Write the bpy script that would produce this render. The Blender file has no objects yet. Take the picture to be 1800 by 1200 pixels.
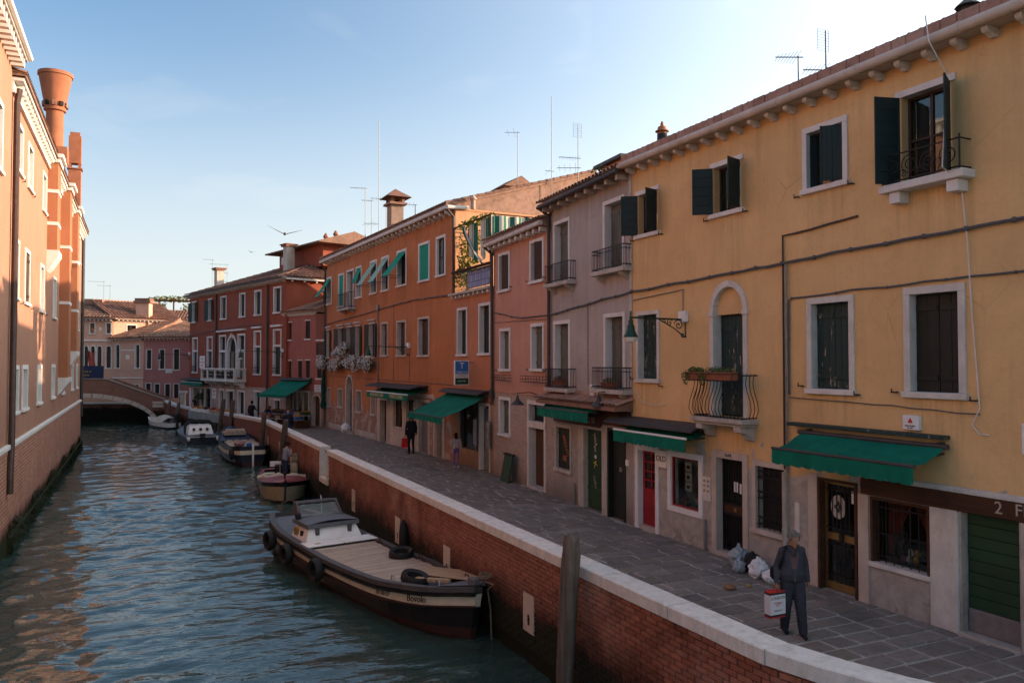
import bpy, bmesh, math, random
import numpy as np
from mathutils import Vector, Matrix, noise as mnoise
random.seed(7)
R_ = math.radians
scene = bpy.context.scene
# ------------------------------------------------------------------ camera, sky, sun, exposure
EYE = Vector((0.0, 0.0, 4.2))                  # on the crown of a bridge, 4.2 m above the pavement (z = 0)
cam_d = bpy.data.cameras.new('camera'); cam = bpy.data.objects.new('camera', cam_d)
scene.collection.objects.link(cam); scene.camera = cam
cam_d.sensor_width = 36.0; cam_d.lens = 28.0; cam_d.clip_start = 0.1; cam_d.clip_end = 5000
cam.location = EYE
cam.rotation_euler = (R_(91.51), 0, R_(-25.07))
SUN_EL, SUN_AZ = 13.0, 107.0                   # azimuth clockwise from +Y (the canal's direction)
sun_dir = Vector((math.sin(R_(SUN_AZ)) * math.cos(R_(SUN_EL)), math.cos(R_(SUN_AZ)) * math.cos(R_(SUN_EL)), math.sin(R_(SUN_EL))))
world = bpy.data.worlds.new('World'); scene.world = world; world.use_nodes = True
wt = world.node_tree; wt.nodes.clear()
wo = wt.nodes.new('ShaderNodeOutputWorld'); wb = wt.nodes.new('ShaderNodeBackground')
ws = wt.nodes.new('ShaderNodeTexSky'); ws.sky_type = 'NISHITA'; ws.sun_disc = False
ws.sun_elevation = R_(SUN_EL); ws.sun_rotation = R_(SUN_AZ); ws.altitude = 0
ws.air_density = 1.0; ws.dust_density = 2.0; ws.ozone_density = 2.5
# summer haze: a pale veil thickening evenly towards the whole horizon, with thin high cloud
wc = wt.nodes.new('ShaderNodeTexCoord'); wx = wt.nodes.new('ShaderNodeSeparateXYZ'); wt.links.new(wc.outputs['Generated'], wx.inputs[0])
wr = wt.nodes.new('ShaderNodeMapRange'); wr.interpolation_type = 'SMOOTHERSTEP'; wt.links.new(wx.outputs[2], wr.inputs[0])
for i_, v_ in ((1, -.02), (2, .45), (3, .85), (4, .0)): wr.inputs[i_].default_value = v_
wm_ = wt.nodes.new('ShaderNodeMapping'); wm_.inputs['Scale'].default_value = (1.6, 1.6, 5.0); wt.links.new(wc.outputs['Generated'], wm_.inputs[0])
wn = wt.nodes.new('ShaderNodeTexNoise'); wn.inputs['Scale'].default_value = 3.2; wn.inputs['Detail'].default_value = 8; wn.inputs['Distortion'].default_value = .7; wt.links.new(wm_.outputs[0], wn.inputs[0])
wn2 = wt.nodes.new('ShaderNodeMapRange'); wt.links.new(wn.outputs[0], wn2.inputs[0])
for i_, v_ in ((1, .6), (2, .85), (3, .0), (4, .22)): wn2.inputs[i_].default_value = v_
wa = wt.nodes.new('ShaderNodeMath'); wa.operation = 'MAXIMUM'; wa.inputs[1].default_value = 0.0; wt.links.new(wr.outputs[0], wa.inputs[0])
wa2 = wt.nodes.new('ShaderNodeMath'); wa2.operation = 'ADD'; wa2.use_clamp = True; wt.links.new(wa.outputs[0], wa2.inputs[0]); wt.links.new(wn2.outputs[0], wa2.inputs[1])
wmix = wt.nodes.new('ShaderNodeMix'); wmix.data_type = 'RGBA'; wmix.blend_type = 'MIX'; wt.links.new(wa2.outputs[0], wmix.inputs[0]); wsc_ = wt.nodes.new('ShaderNodeMix'); wsc_.data_type = 'RGBA'; wsc_.blend_type = 'MULTIPLY'; wsc_.inputs[0].default_value = 1.0; wt.links.new(ws.outputs[0], wsc_.inputs[6]); wsc_.inputs[7].default_value = (.3, .34, .35, 1); wt.links.new(wsc_.outputs[2], wmix.inputs[6]); wmix.inputs[7].default_value = (1.13, 1.17, 1.16, 1)
# the haze scatters forward: a broad soft aureole round the sun's direction
wd_ = wt.nodes.new('ShaderNodeVectorMath'); wd_.operation = 'DOT_PRODUCT'; wt.links.new(wc.outputs['Generated'], wd_.inputs[0]); wd_.inputs[1].default_value = sun_dir
wq = wt.nodes.new('ShaderNodeMapRange'); wt.links.new(wd_.outputs['Value'], wq.inputs[0])
for i_, v_ in ((1, -1.0), (2, 1.0), (3, .0), (4, 1.0)): wq.inputs[i_].default_value = v_
wp = wt.nodes.new('ShaderNodeMath'); wp.operation = 'POWER'; wt.links.new(wq.outputs[0], wp.inputs[0]); wp.inputs[1].default_value = 4.6
wad = wt.nodes.new('ShaderNodeMix'); wad.data_type = 'RGBA'; wad.blend_type = 'ADD'; wt.links.new(wp.outputs[0], wad.inputs[0]); wt.links.new(wmix.outputs[2], wad.inputs[6]); wad.inputs[7].default_value = (3.0, 2.8, 2.4, 1)
wt.links.new(wad.outputs[2], wb.inputs[0]); wb.inputs[1].default_value = 0.15
wt.links.new(wb.outputs[0], wo.inputs[0])
sun_l = bpy.data.lights.new('sun', 'SUN'); sun_l.energy = 2.0; sun_l.angle = R_(0.55); sun_l.color = (1.0, 0.7, 0.46)
sun = bpy.data.objects.new('sun', sun_l); scene.collection.objects.link(sun)
sun.rotation_euler = sun_dir.to_track_quat('Z', 'Y').to_euler()
vs = scene.view_settings
scene.display_settings.display_device = 'sRGB'
vs.view_transform = 'Standard'; vs.look = 'None'; vs.gamma = 1.0; vs.use_curve_mapping = False
vs.exposure = 2.4
scene.cycles.max_bounces = 8; scene.cycles.diffuse_bounces = 3; scene.cycles.glossy_bounces = 3
scene.cycles.transparent_max_bounces = 8; scene.cycles.caustics_reflective = False; scene.cycles.caustics_refractive = False
scene.cycles.use_denoising = True; scene.cycles.use_adaptive_sampling = True; scene.cycles.adaptive_threshold = .015
COL = scene.collection

# ------------------------------------------------------------------ helpers: objects
def tag(o, label=None, cat=None, group=None, kind=None):
    if label: o['label'] = label
    if cat: o['category'] = cat
    if group: o['group'] = group
    if kind: o['kind'] = kind
    return o
def empty(name, loc=(0, 0, 0), rz=0.0, label=None, cat=None, group=None, kind=None, parent=None):
    o = bpy.data.objects.new(name, None); COL.objects.link(o)
    o.location = loc; o.rotation_euler = (0, 0, rz); o.empty_display_size = 0.2
    if parent: o.parent = parent
    return tag(o, label, cat, group, kind)
def inst(mesh, name, parent=None, loc=(0, 0, 0), rot=(0, 0, 0), scale=(1, 1, 1), kind=None):
    o = bpy.data.objects.new(name, mesh); COL.objects.link(o)
    o.location = loc; o.rotation_euler = rot; o.scale = scale
    if parent: o.parent = parent
    if kind: o['kind'] = kind
    return o
def copy_tree(o, parent=None):
    c = o.copy(); COL.objects.link(c); c.parent = parent
    for ch in list(o.children): copy_tree(ch, c)
    return c

class MB:
    """collects shapes and links them as one mesh object"""
    def __init__(s): s.v = []; s.f = []; s.m = []; s.cm = 0; s.T = None
    def add(s, vs_, fs):
        o = len(s.v)
        if s.T is not None: vs_ = [tuple(s.T @ Vector(p)) for p in vs_]
        s.v += [tuple(p) for p in vs_]
        for f in fs: s.f.append([i + o for i in f]); s.m.append(s.cm)
        return s
    def quad(s, a, b, c, d): return s.add([a, b, c, d], [(0, 1, 2, 3)])
    def box(s, x0, x1, y0, y1, z0, z1):
        if x0 > x1: x0, x1 = x1, x0
        if y0 > y1: y0, y1 = y1, y0
        if z0 > z1: z0, z1 = z1, z0
        v = [(x, y, z) for z in (z0, z1) for y in (y0, y1) for x in (x0, x1)]
        return s.add(v, [(0, 2, 3, 1), (4, 5, 7, 6), (0, 1, 5, 4), (2, 6, 7, 3), (0, 4, 6, 2), (1, 3, 7, 5)])
    def bbox(s, x0, x1, y0, y1, z0, z1, b=.01):
        """box with chamfered edges"""
        X, Y, Z = (x0, x1), (y0, y1), (z0, z1); v = []; idx = {}
        for i in (0, 1):
            for j in (0, 1):
                for k in (0, 1):
                    sx, sy, sz = (1 - 2 * i) * b, (1 - 2 * j) * b, (1 - 2 * k) * b
                    for a, p in (('x', (X[i], Y[j] + sy, Z[k] + sz)), ('y', (X[i] + sx, Y[j], Z[k] + sz)), ('z', (X[i] + sx, Y[j] + sy, Z[k]))):
                        idx[i, j, k, a] = len(v); v.append(p)
        f = []
        for i in (0, 1):
            q = [idx[i, j, k, 'x'] for j, k in ((0, 0), (0, 1), (1, 1), (1, 0))]; f.append(q if i == 0 else q[::-1])
            q = [idx[j, i, k, 'y'] for j, k in ((0, 0), (1, 0), (1, 1), (0, 1))]; f.append(q if i == 0 else q[::-1])
            q = [idx[j, k, i, 'z'] for j, k in ((0, 0), (0, 1), (1, 1), (1, 0))]; f.append(q if i == 0 else q[::-1])
        for i in (0, 1):
            for j in (0, 1):
                f.append([idx[i, j, 0, 'x'], idx[i, j, 0, 'y'], idx[i, j, 1, 'y'], idx[i, j, 1, 'x']])
                f.append([idx[i, 0, j, 'x'], idx[i, 0, j, 'z'], idx[i, 1, j, 'z'], idx[i, 1, j, 'x']])
                f.append([idx[0, i, j, 'y'], idx[0, i, j, 'z'], idx[1, i, j, 'z'], idx[1, i, j, 'y']])
                for k in (0, 1): f.append([idx[i, j, k, a] for a in 'xyz'])
        return s.add(v, f)
    def prism(s, pts, axis, a0, a1):
        """pts 2-D outline in the plane normal to axis, extruded a0..a1"""
        mk = {'x': lambda p, a: (a, p[0], p[1]), 'y': lambda p, a: (p[0], a, p[1]), 'z': lambda p, a: (p[0], p[1], a)}[axis]
        n = len(pts)
        v = [mk(p, a0) for p in pts] + [mk(p, a1) for p in pts]
        return s.add(v, [list(range(n))[::-1], list(range(n, 2 * n))] + [(i, (i + 1) % n, n + (i + 1) % n, n + i) for i in range(n)])
    def tube(s, pts, r, n=6, closed=False, caps=True):
        P = [Vector(p) for p in pts]; m = len(P)
        rr = r if isinstance(r, (list, tuple)) else [r] * m
        rings = []; ref = None
        for i, p in enumerate(P):
            a = P[i - 1] if (i > 0 or closed) else p; b = P[(i + 1) % m] if (i < m - 1 or closed) else p
            t = (b - a)
            t = t.normalized() if t.length > 1e-9 else Vector((0, 0, 1))
            if ref is None: ref = Vector((0, 0, 1)) if abs(t.z) < .9 else Vector((1, 0, 0))
            u = t.cross(ref)
            if u.length < 1e-4: u = t.orthogonal()
            u.normalize(); w = t.cross(u).normalized(); ref = u.cross(t)
            rings.append([p + (u * math.cos(2 * math.pi * k / n) + w * math.sin(2 * math.pi * k / n)) * rr[i] for k in range(n)])
        v = [q for rg in rings for q in rg]; f = []
        for i in range(m if closed else m - 1):
            for k in range(n):
                a = i * n; b = ((i + 1) % m) * n
                f.append((a + k, a + (k + 1) % n, b + (k + 1) % n, b + k))
        if caps and not closed: f += [list(range(n))[::-1], [(m - 1) * n + k for k in range(n)]]
        return s.add(v, f)
    def lathe(s, prof, c=(0, 0, 0), n=16, sq=1.0):
        """profile of (radius, z)"""
        v = []; f = []
        for r, z in prof:
            for k in range(n):
                a = 2 * math.pi * k / n; v.append((c[0] + r * math.cos(a), c[1] + r * math.sin(a) * sq, c[2] + z))
        for i in range(len(prof) - 1):
            for k in range(n): f.append((i * n + k, i * n + (k + 1) % n, (i + 1) * n + (k + 1) % n, (i + 1) * n + k))
        f += [list(range(n))[::-1], [(len(prof) - 1) * n + k for k in range(n)]]
        return s.add(v, f)
    def ell(s, c, r, n=10, m=7):
        v = [(c[0], c[1], c[2] - r[2])]; f = []
        for i in range(1, m):
            a = math.pi * i / m
            for k in range(n):
                b = 2 * math.pi * k / n
                v.append((c[0] + r[0] * math.sin(a) * math.cos(b), c[1] + r[1] * math.sin(a) * math.sin(b), c[2] - r[2] * math.cos(a)))
        v.append((c[0], c[1], c[2] + r[2])); t = len(v) - 1
        for k in range(n):
            f.append((0, 1 + (k + 1) % n, 1 + k)); f.append((t, t - n + k, t - n + (k + 1) % n))
        for i in range(m - 2):
            for k in range(n):
                a = 1 + i * n
                f.append((a + k, a + (k + 1) % n, a + n + (k + 1) % n, a + n + k))
        return s.add(v, f)
    def sheet(s, fn, nu, nv, closed_u=False):
        v = [fn(i / nu, j / nv) for j in range(nv + 1) for i in range(nu + 1)]
        return s.add(v, [(j * (nu + 1) + i, j * (nu + 1) + i + 1, (j + 1) * (nu + 1) + i + 1, (j + 1) * (nu + 1) + i) for j in range(nv) for i in range(nu)])
    def mesh(s, name, mat, smooth=False):
        me = bpy.data.meshes.new(name); me.from_pydata(s.v, [], s.f); me.update()
        for mm in (mat if isinstance(mat, (list, tuple)) else [mat]): me.materials.append(mm)
        if isinstance(mat, (list, tuple)): me.polygons.foreach_set('material_index', s.m)
        if smooth: me.polygons.foreach_set('use_smooth', [True] * len(me.polygons))
        return me
    def build(s, name, mat, parent=None, smooth=False, label=None, cat=None, group=None, kind=None, loc=(0, 0, 0), rz=0.0):
        me = s.mesh(name, mat, smooth)
        if smooth:
            bm = bmesh.new(); bm.from_mesh(me); bmesh.ops.recalc_face_normals(bm, faces=bm.faces); bm.to_mesh(me); bm.free()
            try: me.set_sharp_from_angle(angle=R_(40))
            except Exception: pass
        o = bpy.data.objects.new(name, me); COL.objects.link(o)
        o.location = loc; o.rotation_euler = (0, 0, rz)
        if parent: o.parent = parent
        return tag(o, label, cat, group, kind)

# ------------------------------------------------------------------ helpers: materials
class NT:
    def __init__(s, name):
        s.m = bpy.data.materials.new(name); s.m.use_nodes = True
        s.t = s.m.node_tree; s.t.nodes.clear()
        s.out = s.t.nodes.new('ShaderNodeOutputMaterial')
        s._co = None
    def node(s, typ, **kw):
        n = s.t.nodes.new('ShaderNode' + typ)
        for k, v in kw.items(): setattr(n, k, v)
        return n
    def put(s, sock, v):
        if isinstance(v, bpy.types.NodeSocket): s.t.links.new(v, sock)
        elif isinstance(v, (tuple, list)) and len(v) == 3 and sock.type == 'RGBA': sock.default_value = (*v, 1)
        else: sock.default_value = v
    def co(s):
        if s._co is None: s._co = s.node('TexCoord').outputs['Object']
        return s._co
    def map(s, scale=(1, 1, 1), loc=(0, 0, 0), rot=(0, 0, 0), vec=None):
        n = s.node('Mapping'); s.put(n.inputs[0], vec or s.co()); n.inputs['Location'].default_value = loc; n.inputs['Rotation'].default_value = rot; n.inputs['Scale'].default_value = scale
        return n.outputs[0]
    def noise(s, scale, detail=4, rough=.55, vec=None, dist=0.0):
        n = s.node('TexNoise'); s.put(n.inputs['Vector'], vec or s.co()); n.inputs['Scale'].default_value = scale
        n.inputs['Detail'].default_value = detail; n.inputs['Roughness'].default_value = rough; n.inputs['Distortion'].default_value = dist
        return n.outputs['Fac']
    def vor(s, scale, vec=None, feat='F1'):
        n = s.node('TexVoronoi', feature=feat); s.put(n.inputs['Vector'], vec or s.co()); n.inputs['Scale'].default_value = scale
        return n.outputs['Distance']
    def step(s, v, a, b):
        n = s.node('MapRange'); s.put(n.inputs[0], v); n.inputs[1].default_value = a; n.inputs[2].default_value = b; return n.outputs[0]
    def math(s, op, a, b=0.0):
        n = s.node('Math', operation=op); s.put(n.inputs[0], a); s.put(n.inputs[1], b); return n.outputs[0]
    def mix(s, f, a, b, mode='MIX'):
        n = s.node('Mix', data_type='RGBA', blend_type=mode); s.put(n.inputs[0], f); s.put(n.inputs[6], a); s.put(n.inputs[7], b); return n.outputs[2]
    def sep(s, v=None):
        n = s.node('SeparateXYZ'); s.put(n.inputs[0], v or s.co()); return n.outputs
    def comb(s, x=0.0, y=0.0, z=0.0):
        n = s.node('CombineXYZ'); s.put(n.inputs[0], x); s.put(n.inputs[1], y); s.put(n.inputs[2], z); return n.outputs[0]
    def rnd(s): return s.node('ObjectInfo').outputs['Random']
    def bump(s, h, strength=.3, dist=.01, normal=None):
        n = s.node('Bump'); n.inputs['Strength'].default_value = strength; n.inputs['Distance'].default_value = dist; s.put(n.inputs['Height'], h)
        if normal: s.put(n.inputs['Normal'], normal)
        return n.outputs[0]
    def done(s, col, rough=.8, metal=0.0, normal=None, spec=.5, **kw):
        b = s.node('BsdfPrincipled'); s.put(b.inputs['Base Color'], col); s.put(b.inputs['Roughness'], rough); s.put(b.inputs['Metallic'], metal)
        b.inputs['Specular IOR Level'].default_value = spec
        if normal: s.put(b.inputs['Normal'], normal)
        for k, v in kw.items(): s.put(b.inputs[k.replace('_', ' ')], v)
        s.t.links.new(b.outputs[0], s.out.inputs[0]); return s.m
def mul(c, k): return tuple(x * k for x in c)
def simple(name, col, rough=.6, metal=0.0, var=.25, scale=6.0, bump=.15, dist=.004, spec=.4, vec=None):
    n = NT(name); f = n.noise(scale, 5, .6); g = n.noise(scale * 7, 3, .6)
    c = n.mix(n.step(f, .3, .7), mul(col, 1 - var), mul(col, 1 + var * .6))
    c = n.mix(n.math('MULTIPLY', n.step(g, .45, .75), .35), c, mul(col, 1 - 1.6 * var if var < .6 else .1))
    return n.done(c, rough, metal, n.bump(g, bump, dist), spec)
def brick_nodes(n, c1, c2, mort, bw=.25, bh=.07, mz=.012, vec=None):
    if vec is None:
        x, y, z = n.sep(); vec = n.comb(n.math('ADD', x, y), z, 0.0)
    b = n.node('TexBrick'); n.put(b.inputs['Vector'], vec); b.offset = .5
    b.inputs['Scale'].default_value = 1.0; b.inputs['Brick Width'].default_value = bw; b.inputs['Row Height'].default_value = bh
    b.inputs['Mortar Size'].default_value = mz * .9; b.inputs['Mortar Smooth'].default_value = .25; b.inputs['Bias'].default_value = 0.0
    n.put(b.inputs['Color1'], c1); n.put(b.inputs['Color2'], c2); n.put(b.inputs['Mortar'], mort)
    return b.outputs['Color'], b.outputs['Fac']
def plaster(name, col, var=.16, streak=.25, low=None, low_z=2.0, peel=0.0, peel_z=3.0, peel_col=None, brick=False, rough=.88, edge=.35, ztop=9.0, low_brick=False, sills=(), top_amt=.3):
    """lime render: mottled, rain-streaked, patched near the ground; low = the cement skirting's colour"""
    n = NT(name); co = n.co(); x, y, z = n.sep()
    big = n.noise(.55, 6, .62, dist=.6); mid = n.noise(2.6, 6, .65); fine = n.noise(34, 3, .6)
    c = n.mix(n.step(big, .28, .72), mul(col, 1 - var), mul(col, 1 + var * .75))
    c = n.mix(n.math('MULTIPLY', n.step(mid, .52, .74), .3), c, mul(col, 1 - 1.9 * var))
    st = n.noise(3.2, 4, .6, n.map((1.0, 1.0, .07)))
    c = n.mix(n.math('MULTIPLY', n.step(st, .52, .78), streak), c, mul(col, .55))
    pale = n.noise(1.1, 5, .6, n.map((1.0, 1.0, .6), (7, 3, 1)))
    c = n.mix(n.math('MULTIPLY', n.step(pale, .55, .8), .3), c, tuple(min(.8, v * 1.25 + .04) for v in col))
    crack = n.vor(.9, n.map((1, 1, .7)), 'DISTANCE_TO_EDGE')
    cw = n.math('MULTIPLY', n.step(crack, .012, .0), n.step(n.noise(.7, 2), .55, .7))
    c = n.mix(n.math('MULTIPLY', cw, .5), c, mul(col, .5))
    sp_ = n.noise(13, 5, .7); c = n.mix(n.math('MULTIPLY', n.step(sp_, .5, .72), .22), c, mul(col, .62)); c = n.mix(n.math('MULTIPLY', n.step(sp_, .42, .28), .16), c, tuple(min(.85, v * 1.3 + .03) for v in col))
    grime = n.math('MULTIPLY', n.step(n.math('ADD', z, n.math('MULTIPLY', n.noise(1.4, 5, .7), 2.4)), 3.4, 1.2), .38); c = n.mix(grime, c, mul(col, .45))
    pk = n.noise(.8, 7, .7, n.map((1, 1, 1.6), (11, 4, 2))); c = n.mix(n.math('MULTIPLY', n.step(pk, .6, .66), .3), c, mul(col, .78))
    if sills:   # rain runs down below each sill and under the eave
        run = n.noise(9, 4, .65, n.map((1.0, 1.0, .06), (2, 5, 1))); acc = None
        for xc, zs, hw in sills:
            mx = n.step(n.math('ABSOLUTE', n.math('SUBTRACT', x, xc)), hw + .04, hw - .12); mz = n.step(z, zs - 1.25, zs); ok = n.math('LESS_THAN', z, zs + .02)
            mk = n.math('MULTIPLY', n.math('MULTIPLY', mx, mz), ok); acc = mk if acc is None else n.math('MAXIMUM', acc, mk)
        c = n.mix(n.math('MULTIPLY', n.math('MULTIPLY', acc, n.step(run, .4, .66)), .5), c, mul(col, .5))
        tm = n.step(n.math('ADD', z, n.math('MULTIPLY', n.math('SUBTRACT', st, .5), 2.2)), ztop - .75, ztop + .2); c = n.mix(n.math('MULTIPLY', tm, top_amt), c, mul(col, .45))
    h = n.math('ADD', n.math('MULTIPLY', mid, .6), n.math('ADD', n.math('MULTIPLY', fine, .25), n.math('MULTIPLY', sp_, .5)))
    if low is not None:
        wob = n.math('MULTIPLY', n.math('SUBTRACT', n.noise(1.7, 5, .7, n.map((1, 1, .25))), .5), edge * 2)
        zz = n.math('ADD', z, wob)
        lm = n.step(zz, low_z + .03, low_z - .03)
        lc = n.mix(n.step(n.noise(2.2, 6, .7), .3, .7), mul(low, .72), mul(low, 1.15))
        if low_brick:
            lb, lf = brick_nodes(n, mul(low, .8), mul(low, 1.1), mul(low, .55), .25, .075); lc = n.mix(.75, lc, lb)
        damp = n.step(n.math('ADD', z, n.math('MULTIPLY', wob, .8)), .75, .1)
        lc = n.mix(n.math("MULTIPLY", damp, .7), lc, mul(low, .4))
        sp = n.step(n.noise(7, 4, .6), .6, .72); lc = n.mix(n.math("MULTIPLY", sp, .5), lc, mul(low, .45))
        c = n.mix(lm, c, lc); h = n.math('SUBTRACT', h, n.math('MULTIPLY', lm, .35))
    if peel > 0:
        pn = n.noise(1.9, 7, .68, dist=.3)
        zm = n.step(z, peel_z + .7, peel_z - .9)
        pm = n.step(n.math('ADD', pn, n.math('MULTIPLY', zm, peel)), .74, .76)
        if brick: pc, bf = brick_nodes(n, (.26, .095, .06), (.33, .15, .1), (.36, .3, .25))
        else: pc = n.mix(n.step(n.noise(5, 4), .35, .65), mul(peel_col or (.3, .27, .24), .75), peel_col or (.3, .27, .24))
        if brick and peel_col: pc = n.mix(n.step(n.noise(1.6, 4), .5, .56), pc, peel_col)
        rim = n.math('MULTIPLY', n.step(n.math('ADD', pn, n.math('MULTIPLY', zm, peel)), .715, .735), n.math('SUBTRACT', 1.0, pm))
        c = n.mix(pm, c, pc); c = n.mix(n.math('MULTIPLY', rim, .5), c, (.42, .36, .3))
        h = n.math('SUBTRACT', h, n.math('MULTIPLY', pm, .6))
    return n.done(c, rough, 0, n.bump(h, .45, .02), .25)
def brickwall(name, c1, c2, mort, moss_z=None, moss=(.02, .03, .008), white=.0, bw=.25, bh=.07, dark=.35, hz=None):
    n = NT(name); x, y, z = n.sep(); c, f = brick_nodes(n, c1, c2, mort, bw, bh)
    big = n.noise(.8, 6, .65)
    c = n.mix(n.math('MULTIPLY', n.step(big, .5, .75), dark), c, mul(c1, .3))
    if white: c = n.mix(n.math('MULTIPLY', n.step(n.noise(1.4, 6, .7, n.map((1, 1, .6), (3, 1, 8))), .57, .72), white), c, (.5, .42, .36))
    if moss_z is not None:
        zz = n.math('ADD', z, n.math('MULTIPLY', n.math('SUBTRACT', n.noise(1.6, 6, .7), .5), .9))
        c = n.mix(n.step(zz, moss_z + .35, moss_z), c, mul(c1, .25)); c = n.mix(n.step(zz, moss_z + .02, moss_z - .12), c, moss)
    return n.done(c, .9, 0, n.bump(n.math('ADD', n.math('MULTIPLY', f, -1.0), n.math('MULTIPLY', n.noise(25), .3)), .6, .012), .2)
def stone(name, col=(.56, .53, .48), var=.18, dirt=.45, scale=3.0, rough=.8):
    n = NT(name); f = n.noise(scale, 6, .65); g = n.noise(scale * 9, 4, .6)
    c = n.mix(n.step(f, .3, .7), mul(col, 1 - var), mul(col, 1 + var * .5))
    c = n.mix(n.math('MULTIPLY', n.step(n.noise(scale * .8, 7, .72, n.map((1, 1, .35), (5, 2, 9))), .5, .72), dirt), c, mul(col, .35))
    c = n.mix(n.math('MULTIPLY', n.step(g, .58, .72), dirt * .8), c, mul(col, .4))
    r = n.rnd(); c = n.mix(n.math('MULTIPLY', r, .22), c, mul(col, .55))
    md = n.noise(scale * 4, 5, .7); c = n.mix(n.math('MULTIPLY', n.step(md, .5, .68), dirt * .75), c, mul(col, .5)); c = n.mix(n.math('MULTIPLY', n.step(md, .4, .28), .3), c, tuple(min(.88, v * 1.2) for v in col))
    return n.done(c, rough, 0, n.bump(n.math('ADD', f, n.math('MULTIPLY', g, .5)), .35, .01), .3)
def pieces(name, cols, rough=.85, bump=.5, dist=.01, scale=9.0, dirt=.4, dz=None, moss=(.012, .014, .006)):
    """bricks, paving, planks: each object takes its own tone; joined ones vary by noise"""
    n = NT(name); r = n.rnd(); cr = n.node('ValToRGB'); n.put(cr.inputs[0], r)
    cr.color_ramp.interpolation = 'LINEAR'
    el = cr.color_ramp.elements
    while len(el) < len(cols): el.new(.5)
    for i, c in enumerate(cols): el[i].position = i / (len(cols) - 1); el[i].color = (*c, 1)
    geo = n.node('NewGeometry'); pos = geo.outputs['Position']
    rpi = geo.outputs['Random Per Island']
    cr2 = n.node('ValToRGB'); n.put(cr2.inputs[0], rpi)
    e2 = cr2.color_ramp.elements
    while len(e2) < len(cols): e2.new(.5)
    for i, c in enumerate(cols): e2[i].position = i / (len(cols) - 1); e2[i].color = (*c, 1)
    c = n.mix(.35, cr.outputs[0], cr2.outputs[0])
    f = n.noise(scale, 5, .65, pos); g = n.noise(scale * .12, 5, .65, pos)
    c = n.mix(n.math('MULTIPLY', n.step(f, .45, .75), dirt), c, mul(cols[0], .5))
    c = n.mix(n.math('MULTIPLY', n.step(g, .5, .7), dirt), c, mul(cols[0], .45))
    rg = rough
    if dz is not None:
        c = n.mix(n.math('MULTIPLY', n.step(n.noise(.75, 6, .7, pos), .52, .7), .4), c, (.42, .3, .24)); c = n.mix(n.math('MULTIPLY', n.step(n.noise(1.3, 6, .7, n.map((1, 1, .5), (4, 9, 3), vec=pos)), .56, .68), .5), c, mul(cols[0], .4))
        z = n.sep(pos)[2]; zz = n.math('ADD', z, n.math('MULTIPLY', n.math('SUBTRACT', n.noise(1.1, 6, .7, pos), .5), 1.1))
        c = n.mix(n.step(zz, dz + .6, dz), c, mul(cols[0], .22)); c = n.mix(n.step(zz, dz + .1, dz - .12), c, moss)
    return n.done(c, rg, 0, n.bump(f, bump, dist), .3)
def wood(name, c1, c2, scale=1.0, axis='x', rough=.8, grain=18):
    n = NT(name); sc = {'x': (.6, grain, grain), 'y': (grain, .6, grain), 'z': (grain, grain, .6)}[axis]
    f = n.noise(scale, 6, .65, n.map(sc)); r = n.math('ADD', n.math('MULTIPLY', n.rnd(), .5), n.math('MULTIPLY', n.node('NewGeometry').outputs['Random Per Island'], .5))
    c = n.mix(n.step(f, .3, .7), c1, c2); c = n.mix(n.math('MULTIPLY', r, .45), c, mul(c1, .6))
    c = n.mix(n.math('MULTIPLY', n.step(n.noise(2.5, 5, .7), .52, .7), .4), c, mul(c1, .55))
    return n.done(c, rough, 0, n.bump(f, .4, .006), .25)
def oldpaint(name, col, under=(.32, .27, .22), amt=.64, rough=.6, scale=5.0):
    n = NT(name); f = n.noise(scale, 7, .75, n.map((2.2, 2.2, .5))); b = n.noise(1.2, 4)
    c = n.mix(n.step(b, .3, .7), mul(col, .75), mul(col, 1.2)); m = n.step(f, amt, amt + .03)
    c = n.mix(m, c, under)
    return n.done(c, rough, 0, n.bump(n.math('SUBTRACT', n.noise(20), m), .3, .004), .35)
def glass(name, tint=(.02, .025, .028), amt=.93):
    n = NT(name); tr = n.node('BsdfTransparent'); gl = n.node('BsdfGlossy'); gl.inputs['Roughness'].default_value = .03
    fr = n.node('LayerWeight'); fr.inputs[0].default_value = .5
    mx = n.node('MixShader'); tr.inputs[0].default_value = (.75, .8, .78, 1)
    n.put(gl.inputs['Normal'], n.bump(n.noise(1.3, 2), .05, .02)); 
    n.put(mx.inputs[0], n.math('ADD', n.math('MULTIPLY', n.math('POWER', fr.outputs['Facing'], 4.0), .8), .06)); n.t.links.new(tr.outputs[0], mx.inputs[1]); n.t.links.new(gl.outputs[0], mx.inputs[2])
    n.t.links.new(mx.outputs[0], n.out.inputs[0]); return n.m
def leafmat(name, cols, trans=.25, rough=.55):
    n = NT(name); rp = n.node('NewGeometry').outputs['Random Per Island']; cr = n.node('ValToRGB'); n.put(cr.inputs[0], rp)
    el = cr.color_ramp.elements
    while len(el) < len(cols): el.new(.5)
    for i, c in enumerate(cols): el[i].position = i / (len(cols) - 1); el[i].color = (*c, 1)
    b = n.node('BsdfPrincipled'); n.put(b.inputs['Base Color'], cr.outputs[0]); b.inputs['Roughness'].default_value = rough
    t = n.node('BsdfTranslucent'); n.put(t.inputs[0], cr.outputs[0]); m = n.node('MixShader'); m.inputs[0].default_value = trans
    n.t.links.new(b.outputs[0], m.inputs[1]); n.t.links.new(t.outputs[0], m.inputs[2]); n.t.links.new(m.outputs[0], n.out.inputs[0]); return n.m
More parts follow.
